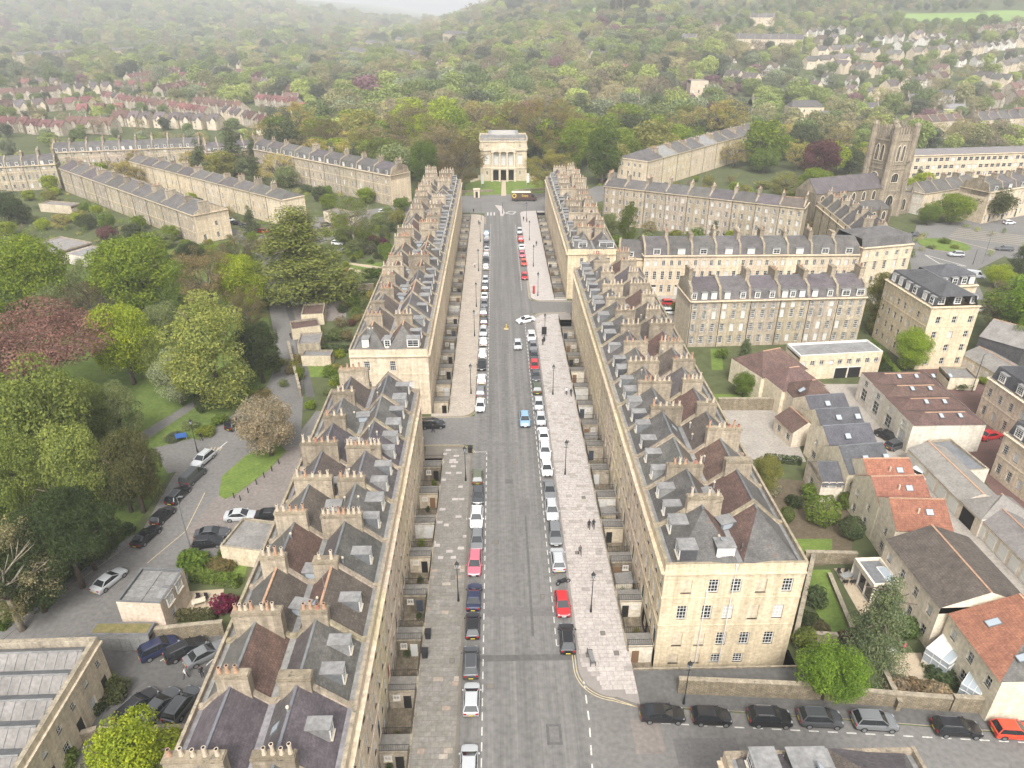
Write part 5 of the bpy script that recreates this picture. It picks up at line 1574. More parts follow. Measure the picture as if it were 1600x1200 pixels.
house((17.9, 36.6, 0), -PI / 2, 7.2, DR, GPSR, 'stone house whose slate and lead roof edges into the bottom of the picture', None, 0, 105, end0=dict(hip=5.5, hm='p', dorm=[(8.0, 3.0, 1.2)]))

# --- left hand terraces
LT = dict(MAN); LT.update(h=11.5, wall='stone_grey', dorm=2, dw=1.2, rm=['ssss', 'spps'], bays=2, pipe=1, door=None, dvar=1, front=[(.9, 1.8), (4.3, 2.0), (8.2, 1.5)])
A, B, C_ = (-109.15, 334.30), (-39.92, 273.64), (-32.50, 280.71)
terrace(A, B, 9, max(8, dist(B, C_)), LT, 'the mansard terrace behind the big cedar', 'mansard terrace beyond the cedar', 21, end1=dict(hip=0, m='stone', win=[(2, 1, 1, 1.8), (6, 1, 1, 1.8)]))
LT2 = dict(REAR); LT2.update(h=9.5, wall='stone', front=[(1.0, 1.8), (4.2, 2.0), (7.3, 1.2)], rm=['ss', 'pp', 'ss'], stk=[(4.4, 3.2, 1.6, 6)], roof='low', string=(3.6,))
A, B, C_ = (-157.09, 317.06), (-72.57, 243.99), (-66.54, 250.49)
terrace(A, B, 11, max(8, dist(B, C_)), LT2, 'the left stone terrace with parked cars', 'middle left terrace', 22, end1=dict(hip=3.5, m='stone', win=[(2, 1, 1, 1.8), (6, 1, 1, 1.8), (2, 4.5, 1, 1.8), (6, 4.5, 1, 1.8)]), end0=dict(hip=0))
LT3 = dict(LT2); LT3.update(wall='stone_grey', rm=['ss', 'll', 'pp'])
A, B, C_ = (-178.53, 302.05), (-95.02, 223.95), (-86.69, 231.93)
terrace(A, B, 10, max(8, dist(B, C_)), LT3, 'the stone terrace backing onto the park trees at left', 'left terrace backing onto the park', 23, end1=dict(hip=0, m='stone', win=[(2, 1, 1, 1.8), (6.5, 1, 1, 1.8), (6.5, 4.8, 1, 1.6)]), end0=dict(hip=0))
terrace((-199.05, 335.31), (-138.61, 349.35), 9, 9, dict(LT, h=10.0, rm=['ssss']), 'the slate mansard terrace across the far left', 'far left mansard terrace', 24, end0=dict(hip=0), end1=dict(hip=0))
terrace((-205.97, 300.02), (-182.99, 307.70), 4, 9, dict(LT, h=10.0, rm=['ssss']), 'the mansard terrace at the left edge', 'left edge mansard terrace', 25, end0=dict(hip=0), end1=dict(hip=0))
terrace((-132.42, 339.75), (-112.06, 349.59), 4, 9, dict(LT, h=9.0, rm=['spps'], wall='stone_dark'), 'the dark stone terrace left of the mansard terrace', 'dark stone terrace at left', 26, end0=dict(hip=0), end1=dict(hip=0))

# --- left foreground outbuildings
A, B = (-37.31, 74.58), (-31.10, 73.30)
bld(A, B, dist(A, (-37.68, 80.67)), dict(FLAT, h=3.0, rm=['f'], wall='stone_pale'), 'flat felt roofed garage between parked cars and garden hedge', cat='garage', name='garage', end0=dict(), end1=dict(), seed=110)
A, B = (-44.88, 62.64), (-39.60, 62.22)
mw = bld(A, B, dist(A, (-44.69, 68.47)), dict(FLAT, h=5.0, rm=['l'], wall='stone_pale', edge='lead_dark'), 'mews house with pale lead flat roof and two dark side dormers', cat='house', name='mews_house', end0=dict(), end1=dict(win=[(1.5, .9, 1.0, 1.6, 'case')]), seed=111)
Dm = dist(A, (-44.69, 68.47)); wm2 = dist(A, B)
for k in range(2):
    add_dormer(mw, wm2 + .12, 1.0 + k * (Dm - 3.6), 3.2, PI / 2, 1.6, 1.55, 1.2, top='lead', cheek='lead_dark')
b = MB()
for k in range(7): b.box(.3, Dm * (k + .5) / 7, 4.66, wm2 - .3, Dm * (k + .5) / 7 + .07, 4.76, 'lead')
b.box(wm2 / 2 - .05, .3, 4.66, wm2 / 2 + .05, Dm - .3, 4.8, 'lead')
obj('lead_rolls', b.mesh('lead_rolls'), mw)
A, B = (-47.50, 60.02), (-40.58, 59.87)
mg = bld(A, B, dist(A, (-47.28, 61.95)), dict(FLAT, h=2.5, rm=['f'], wall='timber_grey', edge='lead_dark'), 'grey boarded shed with mossy flat roof beside the car park', cat='shed', name='shed', end0=dict(), end1=dict(), seed=112)
b = MB(); b.box(.26, .26, 2.1, dist(A, B) - .26, dist(A, (-47.28, 61.95)) - .26, 2.56, 'moss_roof'); obj('moss', b.mesh('moss'), mg)
for k in range(6):
    b = MB(); b.box(0, 0, 0, dist(A, B) / 6 - .08, .05, 2.0, 'timber_grey'); obj('board_door', b.mesh('board_door'), mg, (.04 + dist(A, B) / 6 * k, -.055, .02))

# the parapeted building with lead roof ridges, bottom left
A, B = (-42.52, 39.63), (-42.83, 55.29)
Lb = dist(A, B); Db = 11.0
pb = thing('stone_building', 'stone building with rows of lead roof ridges behind its parapet', 'building', (A[0], A[1], 0), math.atan2(B[1] - A[1], B[0] - A[0]))
b = MB()
ops = []
for k in range(6):
    u = Lb * (k + .5) / 6
    ops.append((u - .55, u + .55, .3 if k % 2 else 1.0, 2.6)); 
ops2 = [(Lb * (k + .5) / 6 - .4, Lb * (k + .5) / 6 + .4, 4.3, 5.1) for k in range(6)]
b.facade((0, 0), (1, 0), (0, -1), Lb, 0, 7.2, ops + ops2, 'stone')
b.facade((Lb, Db), (-1, 0), (0, 1), Lb, 0, 7.2, [], 'stone'); b.facade((0, Db), (0, -1), (-1, 0), Db, 0, 7.2, [], 'stone'); b.facade((Lb, 0), (0, 1), (1, 0), Db, 0, 7.2, [], 'stone')
for xa, ya, xb, yb in ((0, 0, Lb, .5), (0, Db - .5, Lb, Db), (0, .5, .5, Db - .5), (Lb - .5, .5, Lb, Db - .5)):
    b.box(xa + .003, ya + .003, 6.3, xb - .003, yb - .003, 7.25, 'stone_grey', 'coping')
b.box(-.2, -.25, 6.2, Lb + .2, -.002, 6.45, 'stone')
obj('wall', b.mesh('wall'), pb)
nr = 5
for k in range(nr):
    x0 = .5 + (Lb - 1) * k / nr; x1 = .5 + (Lb - 1) * (k + 1) / nr; xm = (x0 + x1) / 2
    b = MB()
    b.face([(x0, .5, 6.35), (xm, .5, 7.35), (xm, Db - 1.6, 7.35), (x0, Db - .5, 6.35)][::-1], 'felt')  # lead slope on the sunny side, light put into its paler tone
    b.face([(x1, .5, 6.35), (xm, .5, 7.35), (xm, Db - 1.6, 7.35), (x1, Db - .5, 6.35)], 'lead_dark')  # same lead on the far side, shade put into the darker tone
    b.face([(x0, Db - .5, 6.35), (xm, Db - 1.6, 7.35), (x1, Db - .5, 6.35)][::-1], 'lead_dark')
    b.box(xm - .08, .5, 7.3, xm + .08, Db - 1.6, 7.42, 'lead')
    for j in range(9):
        y = 1 + j * 1.0
        b.bar((x0, y, 6.4), (xm, y, 7.4), .04, 'lead')
    obj('roof_ridge', b.mesh('roof_ridge'), pb, color=(1, 1, 1))
for k, q in enumerate(ops):
    if k % 2:
        def mk():
            m = MB(); m.box(0, 0, 0, 1.1, .06, 2.3, 'iron'); return m.mesh('door')
        obj('door', cached('pbdoor', mk), pb, (q[0], .1, .3))
    else: add_window(pb, q[0], .1, 1.0, 0, 1.1, 1.6, 'sash6', True)
for k, q in enumerate(ops2):
    add_window(pb, q[0], .1, 4.3, 0, .8, .8, 'sash2', True)

# garages and sheds along the lane
for k, (A, B, D, h, rm_, nm, wl_) in enumerate((
    ((-53.86, 172.21), (-51.09, 172.15), 6, 3, 'f', 'small garage with white door under the big cedar', 'render_white'),
    ((-46.26, 156.60), (-41.16, 157.29), 7, 2.8, 'b', 'low felt roofed garage next to the white car', 'stone_pale'),
    ((-43.05, 139.84), (-38.26, 140.40), 6, 2.8, 'f', 'slate grey lean-to with a glazed ridge along the lane', 'stone_grey'),
    ((-41.10, 134.88), (-34.96, 134.75), 3, 2.4, 'l', 'long low shed with a pale metal roof by the lane', 'stone_pale'),
    ((-46.43, 148.50), (-40.44, 150.59), 5, 2.6, 'b', 'open brown yard shed between garden walls', 'stone_pale'),
    ((-60.72, 250.10), (-51.56, 242.87), 6, 4, 'f', 'flat roofed garage block behind the mansard terrace', 'stone_pale'),
    ((-141.36, 209.72), (-128.35, 203.09), 12, 4, 'f', 'wide low depot roof at the left edge behind the trees', 'render_cream'),
    ((-128.53, 206.32), (-115.12, 199.92), 9, 3, 'l', 'pale metal roofed workshop between the two round trees', 'render_white'),
    ((-144.08, 200.39), (-134.99, 197.22), 10, 4, 'f', 'low cream building cut by the left edge', 'render_cream'),
    ((-169.63, 267.94), (-155.71, 263.72), 5, 3, 'f', 'garden workshops with flat roofs at far left', 'stone_pale'),
)):
    bld(A, B, D, dict(FLAT, h=h, rm=[rm_], wall=wl_), nm, cat='garage', name='garage', end0=dict(), end1=dict(), seed=120 + k)

# --- walls
def wall(A, B, h, t, label, m='rubble', name='garden_wall'):
    A = Vector(A); B = Vector(B); d = B - A
    b = MB(); L = d.length
    b.box(0, -t / 2, -.05, L, t / 2, h, m); b.box(-.02, -t / 2 - .05, h, L + .02, t / 2 + .05, h + .1, 'coping')
    return tag(obj(name, b.mesh(name), None, (A.x, A.y, 0), math.atan2(d.y, d.x)), label, 'wall')
for A, B, h, lab in (((19.23, 52.77), (34.45, 51.62), 2.2, 'long rubble stone wall behind the row of black cars'), ((34.73, 51.45), (47.51, 49.90), 2.0, 'rubble garden wall below the pink blossom shrubs'), ((47.65, 49.89), (55.97, 49.09), 2.2, 'stone wall under the orange roofed house'),
    ((41.04, 73.12), (47.86, 72.72), 1.8, 'stone wall at the top of the lawn garden'), ((36.30, 59.53), (39.44, 59.17), 1.4, 'short stone wall below the lawn garden'), ((43.38, 70.36), (42.19, 61.07), .5, 'low kerb wall edging the lawn'),
    ((40.86, 114.69), (54.64, 114.38), 2.4, 'pale stone wall between yellow lawn and grey yard'), ((42.45, 53.94), (42.11, 49.86), 1.5, 'stone wall beside the patio with the pink figure'),
    ((-38.20, 121.41), (-46.07, 143.67), 1.8, 'stone wall along the lane below the sheds'), ((-41.79, 61.15), (-32.99, 62.22), 2.0, 'stone wall behind the cars in the car park'), ((-43.58, 48.01), (-41.40, 48.82), 1.2, 'curved low wall by the yellow bush'), ((-40.97, 48.60), (-32.04, 48.76), 1.3, 'low stone wall in front of the parked black cars'),
    ((93.66, 165.55), (87.95, 140.73), 2.0, 'stone wall beside the flats and the green tree'), ((151.32, 247.76), (204.75, 272.30), 1.2, 'churchyard wall along the junction'), ((-47.10, 192.08), (-38.45, 188.67), 1.6, 'garden wall below the formal lawn'), ((-47.22, 180.20), (-32.95, 181.37), 1.5, 'second garden wall above the lane'), ((42.07, 72.84), (34.53, 59.28), 1.6, 'wall between end house yard and lawn garden'),
    ((-19.78, 294.77), (-1.42, 296.70), .9, 'left part of the low museum forecourt wall'), ((7.83, 296.50), (22.61, 299.74), .9, 'right part of the low museum forecourt wall')):
    wall(A, B, h, .45, lab)

# ================================================================== MUSEUM
mx0, mx1, my = -6.8, 13.4, 318.0
mus = thing('museum', 'pedimented stone museum closing the end of the street', 'museum', (mx0, my, 0))
Wm = mx1 - mx0; Hm = 17.0
b = MB()
low = [(Wm / 2 - 4.6 + k * 3.3, Wm / 2 - 4.6 + k * 3.3 + 2.4, .3, 4.6) for k in range(3)]
up_ = [(2.0, 3.9, 7.2, 11.2), (Wm - 3.9, Wm - 2.0, 7.2, 11.2), (2.6, 3.4, 14.2, 15.2), (Wm - 3.4, Wm - 2.6, 14.2, 15.2), (2.5, 3.4, 2.6, 4.2), (Wm - 3.4, Wm - 2.5, 2.6, 4.2)] + [(Wm / 2 - 4.2 + k * 3.05, Wm / 2 - 4.2 + k * 3.05 + 2.0, 6.8, 11.6) for k in range(3)]
b.facade((0, 0), (1, 0), (0, -1), Wm, 0, Hm, low + up_, 'stone', .5)
b.facade((Wm, 0), (0, 1), (1, 0), 22, 0, Hm, [(4, 6, 7.2, 11), (10, 12, 7.2, 11)], 'stone'); b.facade((0, 22), (0, -1), (-1, 0), 22, 0, Hm, [(4, 6, 7.2, 11), (10, 12, 7.2, 11)], 'stone'); b.facade((Wm, 22), (-1, 0), (0, 1), Wm, 0, Hm, [], 'stone')
b.face([(0, 0, Hm - .6), (Wm, 0, Hm - .6), (Wm, 22, Hm - .6), (0, 22, Hm - .6)], 'lead')
obj('wall', b.mesh('wall'), mus, color=(.84, .83, .80))
b = MB()
for z_, o_, t_ in ((5.4, .25, .5), (12.9, .5, .6), (16.6, .35, .4)):
    b.box(-o_, -o_, z_, Wm + o_, -.002, z_ + t_, 'stone_pale'); b.box(Wm + .002, -o_, z_, Wm + o_, 22, z_ + t_, 'stone_pale'); b.box(-o_, -o_, z_, -.002, 22, z_ + t_, 'stone_pale')
obj('cornice', b.mesh('cornice'), mus)
b = MB(); b.prism_x([(-1.6, 12.6), (-1.6, 13.4), (0, 13.4), (0, 12.6)][::-1], Wm / 2 - 5.4, Wm / 2 + 5.4, 'stone_pale')
b.taper([(Wm / 2 - 5.6, -1.7, 13.4), (Wm / 2 + 5.6, -1.7, 13.4), (Wm / 2 + 5.6, .0, 13.4), (Wm / 2 - 5.6, .0, 13.4)], [(Wm / 2 - .05, -1.7, 16.2), (Wm / 2 + .05, -1.7, 16.2), (Wm / 2 + .05, .0, 16.2), (Wm / 2 - .05, .0, 16.2)], 'stone_pale')
obj('pediment', b.mesh('pediment'), mus)
for k in range(4):
    b = MB(); b.cyl(0, 0, 6.4, 12.6, .5, .42, 'stone_pale', 12); b.box(-.6, -.6, 5.9, .6, .6, 6.4, 'stone_pale'); b.box(-.6, -.6, 12.2, .6, .6, 12.6, 'stone_pale')
    obj('column', b.mesh('column'), mus, (Wm / 2 - 4.7 + k * 3.13, -.95, 0))
b = MB(); b.box(Wm / 2 - 5.6, -1.7, 5.3, Wm / 2 + 5.6, -.26, 5.95, 'stone_pale')
for k in range(4): b.box(Wm / 2 - 5.5 + k * 3.35, -1.6, 0, Wm / 2 - 4.6 + k * 3.35, -.1, 5.3, 'stone_pale')
obj('arcade', b.mesh('arcade'), mus)
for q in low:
    b = MB(); b.box(q[0], .45, q[2], q[1], .5, q[3], 'soot_and_unlit'); obj('doorway', b.mesh('doorway'), mus)  # black sheet behind each arch paints the unlit interior
for q in up_:
    add_window(mus, q[0], .3, q[2], 0, q[1] - q[0], q[3] - q[2], 'sash6', True, blind=(q[3] - q[2]) > 2)
b = MB(); b.box(3.5, 3, Hm - .6, Wm - 3.5, 18, Hm + 1.8, 'lead'); b.box(5, 4, Hm + 1.8, Wm - 5, 16, Hm + 2.0, 'felt_pale')
for x in (1.5, 16.8): b.box(x, 1.2, Hm - .6, x + 2.2, 3.6, Hm + .3, 'felt_pale')
obj('roof_lights', b.mesh('roof_lights'), mus)
b = MB()
for k in range(28):
    b.cyl(.5 + (Wm - 1) * k / 27, .2, Hm, Hm + .8, .12, .12, 'stone_grey', 5)
b.box(0, 0, Hm + .8, Wm, .4, Hm + 1.0, 'stone_grey')
bo = obj('balustrade', b.mesh('balustrade'), mus); bo['kind'] = 'stuff'
for k, x in enumerate((0, Wm)):
    b = MB(); b.box(-.4, -.4, Hm, .4, .4, Hm + 1.2, 'stone_grey'); b.cyl(0, 0, Hm + 1.2, Hm + 2.0, .35, .15, 'stone_grey', 8); obj('urn', b.mesh('urn'), mus, (x, .3, 0))
slab_poly('museum_lawn', [(-12.57, 291.18), (1.98, 292.00), (2.46, 316.55), (-7.13, 320.76), (-13.31, 311.69)], .06, 'lawn')
slab_poly('museum_lawn', [(4.06, 291.95), (19.57, 293.91), (20.39, 316.15), (13.21, 318.97), (4.44, 317.83)], .06, 'lawn')
sheet('museum_path', [(1.96, 289.73), (4.03, 289.68), (4.29, 327.40), (2.27, 327.44)], 'gravel', .02)
sheet('museum_forecourt', [(-11.22, 315.53), (18.15, 316.20), (18.30, 329.92), (-11.67, 330.58)], 'gravel', .012)
for k, (x_, lab) in enumerate(((745, 'white banner pole on the museum lawn at left'), (822, 'white banner pole on the museum lawn at right'))):
    q = (-6.35, 307.73) if k == 0 else (13.12, 309.83)
    r = thing('banner_pole', lab, 'banner', (q[0], q[1], 0))
    b = MB(); b.cyl(0, 0, 0, 5.2, .06, .05, 'paint_white', 6); obj('pole', b.mesh('pole'), r)
    b = MB(); b.box(.06, -.02, 1.0, 1.1, .02, 5.0, 'paint_white'); obj('banner', b.mesh('banner'), r)
q = (-7.82, 287.71); r = thing('lodge_kiosk', 'small stone watchman box on the corner of the museum lawn', 'kiosk', (q[0], q[1], 0))
b = MB(); b.facade((-1.2, -1), (1, 0), (0, -1), 2.4, 0, 3.0, [(.7, 1.7, 0, 2.3)], 'stone_pale', .3); b.box(-1.2, -.6, 0, 1.2, 1.2, 3.0, 'stone_pale'); b.box(-1.4, -1.2, 3.0, 1.4, 1.4, 3.3, 'stone_pale'); obj('wall', b.mesh('wall'), r)
b = MB(); b.box(-.5, -.68, 0, .5, -.61, 2.3, 'iron'); obj('doorway', b.mesh('doorway'), r)

# ================================================================== CHURCH
mat('stone_church', (0.40, 0.335, 0.245), (0.25, 0.205, 0.15), ns=0.35, brick=(0.8, 0.36, 0.015, 0.1), streak=0.4, fine=2.5, spots=((0.10, 0.09, 0.075), 0.58, 0.5))
cq = (139.08, 246.29); ca = R(20)
ch = thing('church', 'gothic stone church with tall pinnacled tower', 'church', (cq[0] - 2, cq[1] + 6, 0), ca)
def gothic_window(w, h, par, x, y, z, rz, mull=2):
    def mk():
        b = MB()
        pts = [(0, 0), (w, 0), (w, h * .62)] + [(w - w * .5 * (1 - math.cos(t)) , h * .62 + h * .38 * math.sin(t)) for t in [PI / 2 * j / 5 for j in range(1, 6)]] + [(w * .5 * (1 - math.cos(t)), h * .62 + h * .38 * math.sin(t)) for t in [PI / 2 * j / 5 for j in range(4, -1, -1)]]
        b.face([(p[0], -.06, p[1]) for p in pts], 'glass')
        for p_, q_ in zip(pts, pts[1:] + pts[:1]): b.bar((p_[0], -.08, p_[1]), (q_[0], -.08, q_[1]), .16, 'stone_pale')
        for k in range(1, mull + 1): b.box(w * k / (mull + 1) - .07, -.14, 0, w * k / (mull + 1) + .07, -.02, h * .8, 'stone_church')
        return b.mesh('gothic_window')
    return obj('gothic_window', cached(('goth', w, h, mull), mk), par, (x, y, z), rz)
TW, TH_ = 9.2, 28.5
tw = MB(); tw.box(0, 0, -.05, TW, TW, TH_, 'stone_church', 'lead_dark')
for z_ in (9.0, 16.5, 18.2, 26.2): tw.box(-.22, -.22, z_, TW + .22, TW + .22, z_ + .4, 'coping')
to = obj('tower', tw.mesh('tower'), ch)
for k, (x, y) in enumerate(((0, 0), (TW, 0), (TW, TW), (0, TW))):
    b = MB(); b.cyl(0, 0, -.05, 26.5, 1.35, 1.15, 'stone_church', 8); b.cyl(0, 0, 26.5, 31.0, 1.2, 1.05, 'stone_church', 8); b.cyl(0, 0, 31.0, 31.5, 1.2, 1.2, 'coping', 8); b.cyl(0, 0, 31.5, 32.3, .8, .4, 'stone_church', 8)
    obj('pinnacle_buttress', b.mesh('pinnacle_buttress'), to, (x, y, 0))
b = MB()
for k in range(7):
    for (x0, y0, dx, dy) in ((.8 + k * 1.2, 0, .7, .35), (.8 + k * 1.2, TW - .35, .7, .35), (0, .8 + k * 1.2, .35, .7), (TW - .35, .8 + k * 1.2, .35, .7)):
        b.box(x0, y0, TH_, x0 + dx, y0 + dy, TH_ + 2.2, 'stone_church')
bo = obj('openwork_parapet', b.mesh('openwork_parapet'), to); bo['kind'] = 'stuff'
for rz, x, y in ((0, 0, 0), (-PI / 2, 0, TW), (PI / 2, TW, 0)):
    dx, dy = (1, 0) if rz == 0 else ((0, -1) if rz < 0 else (0, 1))
    nx, ny = (0, -1) if rz == 0 else ((-1, 0) if rz < 0 else (1, 0))
    for u, w_, h_, z_ in ((2.4, 1.5, 5.5, 19.4), (4.6, 1.5, 5.5, 19.4), (2.6, 3.2, 3.2, 12.2), (2.4, 3.6, 6.2, 1.6)):
        gothic_window(w_, h_, to, x + dx * u + nx * .05, y + dy * u + ny * .05, z_, rz)
Ln, Wn, Hn = 30.0, 9.5, 11.0
b = MB(); b.box(-Ln, -.3 , -.05, -.05, Wn, Hn, 'stone_dark')
nv = obj('nave', b.mesh('nave'), ch)
b = MB(); roof_prof(b, [(-.6, Hn - .1, 0), (Wn / 2 - .15, Hn + 4.2, 1), (Wn + .3, Hn - .1, 0)], ['slate_purple', 'slate'], 0.0, 0, 0, x0=-Ln)
b.face([(-Ln, -.3, Hn), (-Ln, Wn, Hn), (-Ln, Wn / 2, Hn + 4.1)][::-1], 'stone_church'); b.face([(-.05, -.3, Hn), (-.05, Wn, Hn), (-.05, Wn / 2, Hn + 4.1)], 'stone_church')
obj('nave_roof', b.mesh('nave_roof'), nv)
for k in range(6): gothic_window(1.6, 3.2, nv, -Ln + 2 + k * 4.6, -.36, 7.0, 0, 1)
b = MB(); b.box(-Ln + 1, -6.0, -.05, -1, -.32, 5.0, 'stone_dark'); b.face([(-Ln + .8, -6.3, 4.9), (-.8, -6.3, 4.9), (-.8, -.3, 6.9), (-Ln + .8, -.3, 6.9)], 'slate')
ai = obj('aisle', b.mesh('aisle'), ch)
for k in range(6): gothic_window(1.8, 3.0, ai, -Ln + 2.4 + k * 4.6, -6.06, 1.2, 0, 1)
for k in range(7):
    b = MB(); b.box(-.35, -.9, -.05, .35, 0, 4.6, 'stone_dark'); b.taper([(-.35, -.9, 4.6), (.35, -.9, 4.6), (.35, 0, 4.6), (-.35, 0, 4.6)], [(-.1, -.3, 6.6), (.1, -.3, 6.6), (.1, -.1, 6.6), (-.1, -.1, 6.6)], 'stone_dark')
    obj('buttress', b.mesh('buttress'), ch, (-Ln + 1 + k * 4.6, -6.0, 0))
b = MB(); b.box(TW + .9, 1, -.05, TW + 6.5, 7, 7.5, 'stone_church', 'lead_dark'); pr = obj('porch', b.mesh('porch'), ch)
gothic_window(2.2, 4.2, pr, TW + 2.4, .94, 1.4, 0, 1)
for x, y in ((TW + .9, 1), (TW + 6.5, 1)):
    b = MB(); b.cyl(0, 0, 0, 8.5, .55, .45, 'stone_church', 8); b.cyl(0, 0, 8.5, 11.0, .45, .05, 'stone_dark', 8); obj('pinnacle', b.mesh('pinnacle'), pr, (x, y, 0))

# --- buildings past the church
LNG = dict(h=10.5, roof='flat', rm=['f'], front=[(1.2, 1.6), (4.4, 1.6), (7.6, 1.6)], bays=26, ww=1.9, style='sash2', wall='stone', bwall='stone', dorm=0, stacks=0, up=0, corn=1, edge='lead')
bld((180.21, 316.09), (254.42, 325.68), 15, LNG, 'long pale office block with three bands of windows behind the church', cat='office block', name='office_block', end0=dict(), end1=dict(), seed=140)
terrace((154.37, 255.28), (183.02, 269.64), 4, 9, dict(MAN, h=8.0, front=[(1, 1.6), (4.2, 1.6)], roof='gable', rm=['ss'], bays=2, dorm=0, stk=[(4.5, 2.5, 1.3, 4)], door=None), 'the slate roofed row to the right of the church', 'row right of the church', 27, end0=dict(hip=0, m='render_white'), end1=dict(hip=0))
terrace((170.11, 243.50), (204.96, 260.44), 5, 11, dict(MAN, h=11.0, rm=['ssss']), 'the stone terrace at the right edge', 'terrace at the right edge', 28, end0=dict(hip=0), end1=dict(hip=0))


# ================================================================== TREES AND GARDENS
FRESH = (.195, .255, .024); YEL = (.30, .355, .030); LIME = (.30, .325, .095); OLIVE = (.25, .245, .075); DARK = (.055, .075, .028); PURP = (.255, .140, .132); TAN = (.38, .29, .14); MID = (.155, .215, .040); PALE = (.33, .34, .17); SAGE = (.21, .245, .11); BROWN = (.25, .19, .105); PINK = (.45, .375, .31); EVER = (.080, .11, .048)
def tp(kind, q, colr, label, group=None, **k):
    x, y, H, W = q
    if y < 210 and kind in ('round', 'tall', 'spread'): k.setdefault('detail', 1.8)
    return tree(kind, x, y, H, W, colr, label, group, z=terr(x, y) - .05, **k)
sheet('park_lawn', [(-74.54, 62.16), (-60.28, 63.32), (-57.45, 70.80), (-52.51, 80.89), (-53.29, 95.59), (-53.14, 105.57), (-49.77, 115.48), (-45.88, 126.91), (-47.84, 138.80), (-55.25, 160.42), (-67.22, 193.62), (-80.21, 231.05), (-115.42, 219.06), (-181.00, 201.75)], 'grass', .0)
sheet('park_path', [(-64.15, 106.86), (-58.14, 120.57), (-56.45, 119.28), (-60.69, 107.84), (-61.93, 104.33)], 'asphalt', .006)
sheet('park_path', [(-82.34, 93.10), (-79.93, 95.64), (-74.80, 97.32), (-74.08, 96.05), (-78.85, 93.88), (-81.04, 91.07)], 'asphalt', .006)
sheet('park_paving', [(-58.93, 103.66), (-53.54, 106.63), (-51.15, 105.53), (-51.42, 96.81), (-53.44, 95.95)], 'asphalt', .008)
PK = 'trees of the park beside the road'
tp('round', (-107.3, 158.4, 24.3, 19.8), FRESH, 'big round bright green tree at the far left of the park', PK, var=0)
tp('round', (-84.9, 161.1, 24.9, 22.1), FRESH, 'largest round green tree in front of the left terrace', PK, var=1)
tp('spread', (-86.1, 117.5, 22.1, 27.7), PURP, 'wide purple copper beech at the left edge', PK, var=0)
tp('round', (-72.8, 127.5, 20.8, 13.6), YEL, 'bright yellow green round tree above the park lawn', PK, var=2)
tp('tall', (-52.6, 118.7, 22.7, 12.9), LIME, 'tall pale lime tree leaning over the park border', PK, var=0)
tp('round', (-59.8, 118.8, 12.5, 9.8), (.33, .36, .24), 'small white flowering tree beside the tall lime', PK, var=0)
tp('round', (-47.1, 127.5, 15.7, 10.1), DARK, 'dark evergreen oak at the bend of the road', PK, var=1)
tp('round', (-68.2, 91.1, 26.4, 15.5), (.205, .245, .062), 'very large olive green tree in front of the copper beech', PK, var=2)
tp('round', (-76.5, 91.3, 20.5, 9.2), (.20, .24, .06), 'green tree cut by the left edge below the copper beech', PK, var=1)
tp('tall', (-63.5, 103.8, 12.6, 5.9), SAGE, 'slender pale tree at the right of the large olive tree', PK, var=1)
tp('round', (-59.9, 83.9, 18.3, 10.2), (.26, .30, .085), 'light green maple in front of the large olive tree', PK, var=0)
tp('round', (-52.9, 86.0, 17.5, 8.2), (.12, .12, .048), 'dark bronze yew overhanging the parked cars', PK, var=2)
tp('spread', (-54.0, 70.4, 16.2, 12.1), (.055, .08, .028), 'dark spreading yew at the park corner', PK, var=1)
tp('airy', (-57.6, 63.3, 17.1, 11.2), (.27, .24, .15), 'bare budding tree with pale branches at the lower left', PK, var=0, pale=True)
tp('round', (-38.1, 100.8, 13.0, 10.3), (.36, .30, .235), 'fading pink cherry blossom tree over the grass verge', PK, var=1, detail=1.8)
tp('cone', (-48.9, 171.3, 24.5, 25.5), (.15, .17, .038), 'big layered cedar beside the lane', PK, var=0, detail=2.0, name='cedar_tree')
tp('round', (-61.7, 163.8, 17.2, 13.2), YEL, 'yellow green tree between cedar and tall lime', PK, var=0)
tp('airy', (-68.4, 160.7, 19.7, 14.5), BROWN, 'brown budding tree behind the bright round tree', PK, var=2, detail=1.5)
tp('round', (-87.8, 199.7, 9.4, 8.2), DARK, 'small dark holly at the end of the left terrace', PK, var=1)
tp('airy', (-71.7, 193.7, 13.2, 10.7), (.16, .15, .07), 'light olive budding tree by the terrace corner', PK, var=0, detail=1.4)
tp('airy', (-44.1, 216.2, 18.5, 14.2), (.16, .19, .05), 'airy young green tree behind the street roofs', PK, var=1, detail=1.3, pale=True)
tp('round', (-169.1, 248.8, 14.5, 11.5), EVER, 'dark round tree at the left edge below the mansard roofs', PK, var=2)
tp('round', (-101.0, 153.7, 13.7, 10.2), SAGE, 'sage green tree between the bright trees and copper beech', PK, var=0)
tp('airy', (-91.5, 151.7, 14.6, 10.9), (.15, .13, .075), 'grey brown budding tree between the two big green trees', PK, var=1, detail=1.2)
tp('round', (-70.5, 139.3, 15.2, 9.5), SAGE, 'grey green tree behind the tall lime', PK, var=1)
tp('airy', (-55.7, 149.1, 13.7, 8.6), (.18, .15, .07), 'tan budding tree above the dark evergreen oak', PK, var=2, detail=1.4)
tp('round', (-111.7, 146.8, 13.5, 9.8), FRESH, 'green tree half outside the left edge above the copper beech', PK, var=1)
tp('round', (-33.8, 42.6, 11.6, 8.0), YEL, 'yellow green flowering tree at the bottom beside the car park', None, var=1, detail=1.2)
